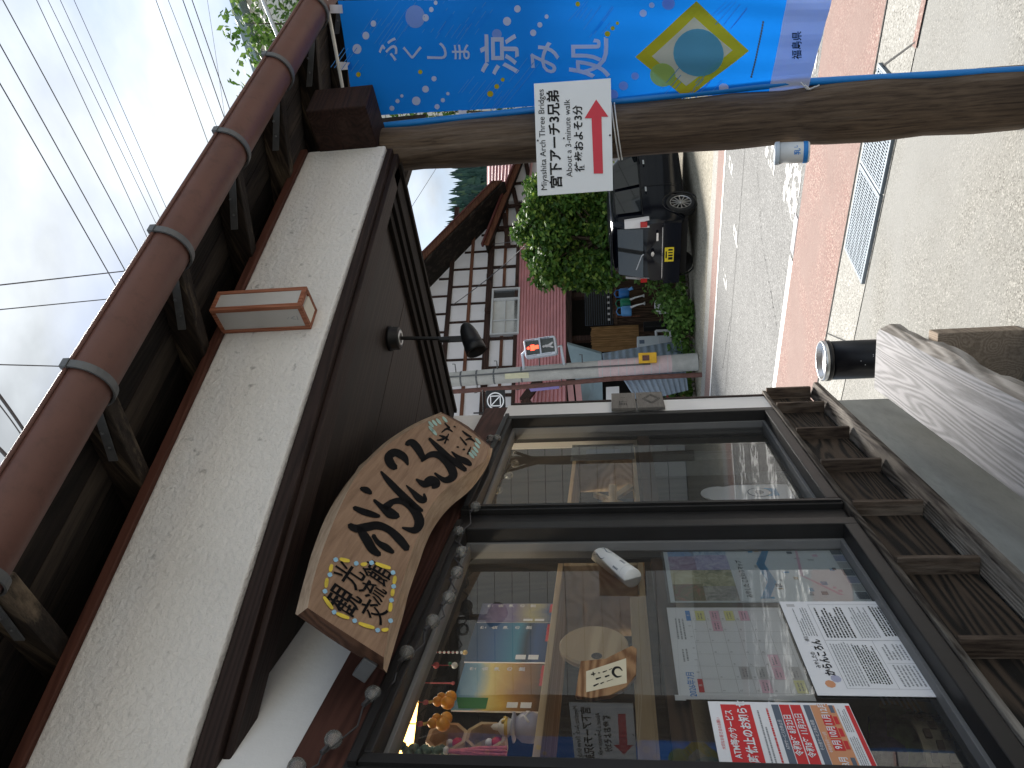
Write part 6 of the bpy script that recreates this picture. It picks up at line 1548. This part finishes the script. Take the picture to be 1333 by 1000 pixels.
# ------------------------------------------------------------------ kei car parked nose to the house
cf = yawv(48.5); cr_ = Vector((cf.y, -cf.x, 0))
co = (onz(906, 272) + onz(902, 338)) / 2; co = Vector((co.x, co.y, 0)) + cf * .05
Mc = Matrix(((cr_.x, cf.x, 0, co.x), (cr_.y, cf.y, 0, co.y), (0, 0, 1, 0), (0, 0, 0, 1)))
car = thing('parked_car', 'small black boxy hatchback with yellow number plate parked by the house', 'car', Mc)
def section(y, hw, z0, zb_, zt, hwt):
    sh_ = lambda z: max(0, z - .93) * .17 * max(0, min(1, (.3 - y) / .8))
    """one ring of the body at y: sill z0, belt zb_, roof zt"""
    P = [(-hw * .86, z0), (-hw * .985, z0 + .10), (-hw, .55), (-hw * .985, zb_ - .04), (-hw * .955, zb_), (-hwt - .03, zt - .12), (-hwt + .05, zt - .03), (-hwt * .55, zt), (0, zt + .012)]
    P = P + [(-x, z) for x, z in P[-2::-1]]
    return [Vector((x, y + sh_(z), z)) for x, z in P]
secs = [(-.50, .68, .36, .88, 1.38, .58), (-.47, .715, .28, .92, 1.46, .60), (-.40, .735, .22, .95, 1.555, .605), (-.1, .74, .20, .96, 1.595, .615), (.6, .74, .19, .96, 1.615, .62), (1.3, .74, .19, .96, 1.60, .61), (1.75, .74, .19, .97, 1.50, .59), (2.1, .735, .20, .98, 1.20, .57), (2.35, .73, .21, .96, 1.00, .56), (2.75, .71, .22, .86, .90, .52), (2.86, .64, .30, .74, .78, .46)]
bm = MB(); ring_ = [section(*q) for q in secs]; k = len(ring_[0])
bm.add([p for r_ in ring_ for p in r_], [(i * k + j, (i + 1) * k + j, (i + 1) * k + j + 1, i * k + j + 1) for i in range(len(ring_) - 1) for j in range(k - 1)], True)
bm.add(ring_[0], [tuple(range(k))]); bm.add(ring_[-1], [tuple(range(k - 1, -1, -1))])
bm.add([ring_[0][0], ring_[0][-1], ring_[-1][-1], ring_[-1][0]], [(0, 1, 2, 3)])
o = obj('body', bm, M['carpaint'], car); sm_ = o.modifiers.new('round', 'SUBSURF'); sm_.levels = 1; sm_.render_levels = 1
def cquad(nm, pts, mat, off, par=car):
    f = MB(); f.prism([Vector(p) for p in pts], Vector(off)); return obj(nm, f, mat, par)
# side glass (both sides), pillars stay body colour
for s_ in (1, -1):
    xb, xt = .745 * s_, .655 * s_
    for nm, pts in (('rear_side_window', ((-.22, .99), (.52, .99), (.52, 1.46), (-.16, 1.44))), ('front_side_window', ((.62, .99), (1.62, .99), (1.42, 1.44), (.62, 1.46)))):
        f = MB(); f.prism([Vector((xb + (xt - xb) * (z - .96) / .52 + .004 * s_, y, z)) for y, z in pts], (.006 * s_, 0, 0)); obj(nm, f, M['carglass'], car)
    f = MB(); f.box(min(.752 * s_, .765 * s_), max(.752 * s_, .765 * s_), .36, .50, .86, .89); f.box(min(.752 * s_, .765 * s_), max(.752 * s_, .765 * s_), 1.25, 1.39, .86, .89); obj('door_handle', f, M['chrome'], car, kind='stuff')
    f = MB(); f.box(min(.742 * s_, .747 * s_), max(.742 * s_, .747 * s_), .565, .572, .30, .98); f.box(min(.742 * s_, .748 * s_), max(.742 * s_, .748 * s_), -.30, 1.9, .965, .978); obj('side_moulding', f, M['chrome'] if s_ > 9 else M['black'], car)
    f = MB(); f.box(min(.74 * s_, .90 * s_), max(.74 * s_, .90 * s_), 1.60, 1.70, .98, 1.10); obj('mirror', f, M['carpaint'], car, bev=.02)
    f = MB(); f.hexa([(.60 * s_, -.515, .86), (.735 * s_, -.42, .86), (.735 * s_, -.36, .86), (.60 * s_, -.44, .86), (.585 * s_, -.495, 1.30), (.675 * s_, -.40, 1.30), (.675 * s_, -.34, 1.30), (.585 * s_, -.42, 1.30)]) if s_ < 0 else f.hexa([(.60, -.44, .86), (.735, -.36, .86), (.735, -.42, .86), (.60, -.515, .86), (.585, -.42, 1.30), (.675, -.34, 1.30), (.675, -.40, 1.30), (.585, -.495, 1.30)])
    tl_ = obj('tail_lamp', f, M['lampclear'], car)
    f = MB(); f.box(min(.605 * s_, .70 * s_), max(.605 * s_, .70 * s_), -.512, -.47, .90, 1.02); obj('red_lens', f, M['taillight'], tl_)
    f = MB(); f.box(min(.50 * s_, .64 * s_), max(.50 * s_, .64 * s_), -.545, -.50, .40, .47); obj('reflector', f, M['taillight'], car)
    for y in (0, 2.42):
        f = MB(); Mw = Matrix.Translation((.66 * s_, y, .275)) @ Matrix.Rotation(R(90 * s_), 4, 'Y')
        f.lathe([(.17, -.08), (.255, -.08), (.274, -.06), (.276, .0), (.272, .06), (.255, .078), (.195, .080), (.190, .05), (.17, .05)], 32, Mw, cap=False); wh = obj('wheel', f, M['tyre'], car)
        f = MB(); f.lathe([(.192, .060), (.188, .076), (.180, .070), (.178, .03), (.03, .035), (.0, .035)], 32, Mw, cap=False); obj('wheel_dish', f, M['black'], wh)
        f = MB()
        for q in range(12):
            a0 = 2 * math.pi * q / 12; f.beam(Mw @ Vector((.03 * math.cos(a0), .03 * math.sin(a0), .066)), Mw @ Vector((.186 * math.cos(a0 + .07), .186 * math.sin(a0 + .07), .062)), .014, .022, (1, 0, 0))
        f.lathe([(.192, .078), (.184, .080), (.180, .070)], 32, Mw, cap=False); f.lathe([(.0, .075), (.034, .073), (.036, .060)], 16, Mw, cap=False); obj('rim', f, M['alloy'], wh)
        f = MB(); f.lathe([(.30, .075), (.318, .088), (.325, .080), (.31, .06)], 28, Matrix.Translation((.66 * s_, y, .285)) @ Matrix.Rotation(R(90 * s_), 4, 'Y'), cap=False); obj('wheel_arch', f, M['black'], car)
cquad('rear_window', [(-.575, -.493, .97), (.575, -.493, .97), (.535, -.415, 1.43), (-.535, -.415, 1.43)], M['rear'], (0, -.022, 0))
cquad('tailgate_line', [(-.60, -.520, .62), (.60, -.520, .62), (.60, -.520, .632), (-.60, -.520, .632)], M['chrome'], (0, -.012, 0))
cquad('rear_bumper', [(-.70, -.50, .30), (.70, -.50, .30), (.71, -.50, .60), (-.71, -.50, .60)], M['carpaint'], (0, -.065, 0))
pl_ = cquad('number_plate', [(-.165, -.567, .42), (.165, -.567, .42), (.165, -.567, .585), (-.165, -.567, .585)], M['plate'], (0, -.008, 0))
f = MB()
for x0, x1, z0, z1 in ((-.12, -.06, .44, .52), (-.04, .0, .44, .52), (.03, .06, .44, .52), (.09, .13, .44, .52), (-.08, .08, .545, .57)): f.rect(x0, x1, z0, z1, -.576)
obj('plate_print', f, M['ink'], pl_, kind='stuff')
f = MB(); f.disc((0, -.535, .80), .055, 18, ry=.03); obj('badge', f, M['chrome'], car)
f = MB(); f.rect(.30, .48, .70, .735, -.535); obj('model_badge', f, M['chrome'], car); f = MB(); f.tube([(0, -.52, .96), (-.02, -.535, 1.0), (-.38, -.50, 1.10)], .010, 6); obj('rear_wiper', f, M['greyp'], car)
f = MB(); f.box(-.52, .52, -.52, -.30, 1.545, 1.575); obj('roof_spoiler', f, M['carpaint'], car, bev=.012)
f = MB(); f.box(-.62, .62, -.40, 2.6, .17, .30); obj('underbody', f, M['dark'], car)

# ------------------------------------------------------------------ plants
def leaves(mb, c, rad, n, size, r_, shell=.55, droop=0.0):
    for _ in range(n):
        while True:
            v = Vector((r_.uniform(-1, 1), r_.uniform(-1, 1), r_.uniform(-1, 1)))
            if shell < v.length < 1: break
        p = Vector(c) + Vector((v.x * rad[0], v.y * rad[1], v.z * rad[2]))
        d = Vector((r_.uniform(-1, 1), r_.uniform(-1, 1), r_.uniform(-.6, .6) - droop)).normalized(); u = d.orthogonal().normalized(); u = (u + d.cross(u) * r_.uniform(-1, 1)).normalized()
        l_, w_ = size * r_.uniform(.6, 1.3), size * r_.uniform(.22, .42)
        mb.add([p, p + d * l_ * .5 + u * w_, p + d * l_, p + d * l_ * .5 - u * w_], [(0, 1, 2, 3)])
def tree(name, label, base, h, clumps, leafm, size, n, seed, trunk_r=.09, shell=.2, group=None, cat='tree', droop=0.1):
    r_ = random.Random(seed); t_ = thing(name, label, cat, Matrix.Translation(base), group)
    f = MB(); f.tube([(0, 0, 0), (.05, .03, h * .4), (-.03, .05, h * .75), (0, 0, h * .95)], [trunk_r, trunk_r * .8, trunk_r * .5, trunk_r * .15], 8); obj('trunk', f, M['trunk'], t_)
    f = MB()
    for c, rad in clumps: f.tube([(0, 0, min(h * .7, c[2] * .6)), (c[0] * .5, c[1] * .5, c[2] * .85), c], [trunk_r * .35, trunk_r * .2, trunk_r * .06], 5)
    obj('limb', f, M['trunk'], t_, kind='stuff')
    f = MB()
    for c, rad in clumps: leaves(f, c, rad, n, size, r_, shell, droop)
    obj('crown', f, leafm, t_)
    return t_
bc_ = ondepth(800, 310, 17.0); bb = Vector((bc_.x, 17.0, 0)); r1 = random.Random(21); cl_ = []
for x, y, r_ in ((700, 300, .52), (720, 285, .55), (735, 320, .62), (745, 275, .6), (755, 345, .5), (770, 310, .7), (770, 270, .65), (780, 345, .5), (690, 285, .38), (715, 335, .42), (735, 360, .36), (678, 303, .30), (800, 300, .8), (800, 340, .6), (720, 262, .5), (745, 240, .6), (775, 235, .7), (705, 250, .45), (760, 368, .30), (785, 365, .35), (700, 345, .26), (725, 345, .4), (795, 255, .7)):
    p = ondepth(x, y, 17.0 + r1.uniform(-.4, .5)) - bb; cl_.append(((p.x, p.y, p.z), (r_ * .8, r_ * .75, r_ * .8)))
for k in range(34):
    p = ondepth(690 + r1.uniform(0, 95), 235 + r1.uniform(0, 140), 16.5 + r1.uniform(-.3, .6)) - bb
    if abs((p.z - 2.2) / 1.7) ** 2 + (p.x / 1.25) ** 2 < 1.25: r_ = r1.uniform(.14, .3); cl_.append(((p.x, p.y, p.z), (r_, r_, r_ * 1.3)))
tree('conifer_shrub', 'tall dense dark green shrub with pale young tips behind the black car', bb, 2.6, cl_, M['leafbush'], .13, 430, 3, .10, .15, cat='shrub')
tb = Vector((7.0, 14.4, 0)); r1 = random.Random(5)
cl_ = [((r1.uniform(-1.1, 1.0), r1.uniform(-1.2, 1.2), 6.0 + r1.uniform(-.9, 2.4)), (.75, .75, .6)) for _ in range(14)] + [((-.35, -.4, 7.9), (.45, .4, .45)), ((-.55, -.2, 7.4), (.4, .3, .4)), ((.1, -.5, 8.3), (.6, .5, .5)), ((-.2, 0, 7.0), (.6, .5, .5))]
tree('broadleaf_tree', 'leafy light green tree rising beyond the gutter', tb, 7.4, cl_, M['leaftree'], .16, 170, 8, .12, .1)
sb = ondepth(540, 158, 15.6); sb.z = 0
cl_ = [((r1.uniform(-.12, .2), r1.uniform(-.2, .2), 2.2 + k * .36), (.22 + .2 * r1.random(), .25, .22)) for k in range(11)]
tree('young_tree', 'slim young tree beside the pale siding building', sb, 6.1, cl_, M['leaftree'], .15, 70, 9, .05, .1)
for x, y, h_, lab in ((890, 368, .95, 'leafy green bush at the rear corner of the black car'), (898, 440, .35, 'low weeds along the stones near the utility pole'), (900, 525, .55, 'tall grass tuft around the red barrier'), (896, 402, .5, 'low leafy plant before the white appliance')):
    p = onz(x + 6, y); r1 = random.Random(int(x + y)); cl_ = [((r1.uniform(-.4, .4), r1.uniform(-.2, .3), h_ * r1.uniform(.3, .95)), (.32, .28, .25)) for _ in range(7)]
    tree('bush', lab, p, h_ * .9, cl_, M['leaftree'], .11, 90, int(x), .02, .1, cat='bush')
f = MB(); r1 = random.Random(12)
for _ in range(5200):
    x = r1.uniform(-12.5, -8.75); c = 11.6 + max(0, x + 10.6) * 1.35 + r1.random() * 1.9
    p = Vector((x, c, 0)); h_ = r1.uniform(.06, .22); a = r1.uniform(0, 6.28); d = Vector((math.cos(a) * .012, math.sin(a) * .012, 0)); t_ = Vector((r1.uniform(-.06, .06), r1.uniform(-.06, .06), h_))
    f.add([p - d, p + d, p + t_], [(0, 1, 2)])
g = obj('grass', f, M['leafgrass'], None, RD.M, kind='stuff')
f = MB()
for _ in range(160):
    x = r1.uniform(-12.5, -8.9); c = 11.4 + max(0, x + 10.7) * 1.35 + r1.uniform(0, .16); f.ball((x, c, .02), r1.uniform(.03, .07), 6, (1.2, 1, .7))
obj('kerb_stone', f, M['stone'], None, RD.M, kind='stuff')
sheet('soil_bed', -14, -10.4, 11.5, 18, .003, M['soil'])

# ------------------------------------------------------------------ pale siding building along the road
SBx0, SBc = -6.9, 17.6
sbd = thing('siding_building', 'tall pale horizontal siding building behind the banner', 'building', at(RD, 0, SBc, 0))
f = MB(); f.box(SBx0, 18, .012, 8, -.05, 9.2); obj('wall', f, M['sidinggap'], sbd)
b0_m = MB(); b0_m.box(SBx0 - .01, 18.01, 0, .02, .008, .412); first = None
for k in range(22):
    if first is None: first = obj('siding_row', b0_m, M['siding'], sbd); first.location = (0, 0, 0)
    else: copyof(first, sbd, (0, 0, .42 * k))
f = MB()
for k in range(24): f.box(SBx0 + 1.05 * k, SBx0 + 1.05 * k + .014, -.004, .0, 0, 9.2)
obj('panel_joint', f, M['greyp'], sbd, kind='stuff')
f = MB(); f.box(SBx0 - .3, 18.3, -.4, 8.3, 9.2, 9.4); obj('roof', f, M['tingrey'], sbd)
for k in range(4):
    x = SBx0 + 4.2 + 5.0 * k
    for z in (1.0, 5.2):
        f = MB(); f.box(x, x + 1.7, -.05, .02, z, z + .06); f.box(x, x + 1.7, -.05, .02, z + 1.14, z + 1.2); f.box(x, x + .06, -.05, .02, z + .061, z + 1.139); f.box(x + 1.64, x + 1.7, -.05, .02, z + .061, z + 1.139); f.box(x + .82, x + .88, -.04, .02, z + .061, z + 1.139); w_ = obj('window', f, M['alu'], sbd)
        f = MB(); f.rect(x + .06, x + 1.64, z + .06, z + 1.14, -.01); obj('pane', f, M['carglass'], w_)
f = MB(); f.tube([ondepth(339, -8, 12.8), ondepth(366, 58, 12.6)], .035, 8); tag(obj('pale_pole', f, M['alu'], None), 'thin pale slanting pipe in front of the leafy tree', 'pipe')

# ------------------------------------------------------------------ wires in the sky
wires = thing('overhead_wires', 'sagging black overhead wires crossing the sky', 'wires') if False else None
def wire(p, q, z0, z1, r_, sag, lab, grp, ext0=.35, ext1=1.2, mat='wire'):
    a, b = onz(*p, z0), onz(*q, z1); d = b - a; a, b = a - d * ext0, b + d * ext1
    pts = [a.lerp(b, t / 16) - Vector((0, 0, sag * 4 * (t / 16) * (1 - t / 16))) for t in range(17)]
    f = MB(); f.tube(pts, r_, 5); tag(obj('overhead_wire', f, M[mat], None), lab, 'wire', grp)
ORD = ('first', 'second', 'third', 'fourth', 'fifth', 'sixth', 'seventh')
G1 = 'long parallel wires over the road'; G2 = 'bundle of wires near the tree'; G3 = 'house wires running lengthwise'
for n_, (p, q, z, r_) in enumerate((((0, 112), (155, 385), 7.6, .012), ((0, 61), (167, 365), 7.9, .012), ((2, 0), (184, 340), 8.2, .012), ((46, 0), (194, 320), 8.4, .009), ((61, 0), (205, 300), 8.6, .008), ((77, 0), (211, 296), 8.6, .008), ((95, 0), (219, 282), 8.8, .008))):
    wire(p, q, z, z, r_ * .55, .03, ORD[n_] + ' of the long parallel black wires counted from the bright cloud', G1)
for n_, (p, q, z, r_) in enumerate((((202, 0), (274, 200), 7.2, .009), ((218, 0), (286, 180), 7.2, .007), ((237, 0), (295, 167), 7.0, .012), ((249, 0), (302, 156), 7.0, .012), ((269, 0), (290, 146), 7.0, .005))):
    wire(p, q, z, z, r_ * .55, .02, ORD[n_] + ' of the bundled wires counted towards the leafy tree', G2)
for (p, q, z, r_, lab) in (((0, 371), (178, 351), 6.5, .006, 'upper thin curved wire above the lantern side of the eaves'), ((0, 403), (153, 388), 6.5, .005, 'thin wire just below the upper curved one'), ((0, 475), (100, 478), 6.2, .005, 'single thin wire ending at the third gutter strap'), ((0, 520), (36, 578), 6.0, .012, 'thick cable in the sky corner by the gutter'), ((0, 532), (30, 580), 6.0, .005, 'thin wire beside the thick sky corner cable'), ((0, 588), (16, 612), 6.0, .014, 'thickest short cable at the gutter end')):
    wire(p, q, z, z, r_, .04, lab, G3, mat='darkgreywire')
wire((566, 222), (530, 278), 7.5, 7.5, .008, .01, 'thin wire crossing the sky before the wooded hill', G3, .1, 1.5, 'darkgreywire')
# service wire to the house wall
for (p, q) in (((700, 303), (588, 398)), ((688, 312), (640, 318))):
    a, b = ondepth(*p, 16.5), HS.M @ HS.px(*q, -.1); pts = [a.lerp(b, t / 10) - Vector((0, 0, .12 * 4 * (t / 10) * (1 - t / 10))) for t in range(11)]
    f = MB(); f.tube(pts, .010, 5); tag(obj('service_wire', f, M['wire'], None), 'thin black service wire ' + ('crossing the timbered wall above the white window' if p[0] == 700 else 'short, between the gable and the wing roof'), 'wire', 'service wires on the timbered house')

# ------------------------------------------------------------------ wooded hill
f = MB(); nx, ny = 40, 10; vs_ = []
def hh(x, t): return (46 + 5 * math.sin(x * .021 + 1) + 3 * math.sin(x * .06)) * (t ** .8)
for j in range(ny + 1):
    for i in range(nx + 1):
        x = -220 + 560 * i / nx; t = j / ny; vs_.append((x, 130 + 130 * t, hh(x, t) - .5))
f.add(vs_, [(j * (nx + 1) + i, j * (nx + 1) + i + 1, (j + 1) * (nx + 1) + i + 1, (j + 1) * (nx + 1) + i) for j in range(ny) for i in range(nx)], True)
struct('hill', f, M['hill'])
f = MB(); r1 = random.Random(33)
for _ in range(1500):
    x = r1.uniform(0, 130); t = 1 - r1.random() ** 1.4 * .9; y = 130 + 130 * t; z = hh(x, t) - 1; h_ = r1.uniform(6, 11.5); rr_ = h_ * r1.uniform(.15, .24); n = 7
    for k in range(5):
        zb_, zt2 = z + h_ * (.05 + .18 * k), z + h_ * (.05 + .18 * k) + h_ * .36; rk_ = rr_ * (1 - .19 * k); a0 = r1.random() * 6
        ring_ = [Vector((x + rk_ * r1.uniform(.7, 1.2) * math.cos(a0 + 2 * math.pi * q / n), y + rk_ * math.sin(a0 + 2 * math.pi * q / n), zb_ + r1.uniform(-.4, .3))) for q in range(n)]
        f.add(ring_ + [Vector((x, y, min(zt2, z + h_)))], [(q, (q + 1) % n, n) for q in range(n)])
obj('cedar_wood', f, M['leafcedar'], None, kind='stuff')
if _TO.name in COL.objects: COL.objects.unlink(_TO)
bpy.data.objects.remove(_TO)
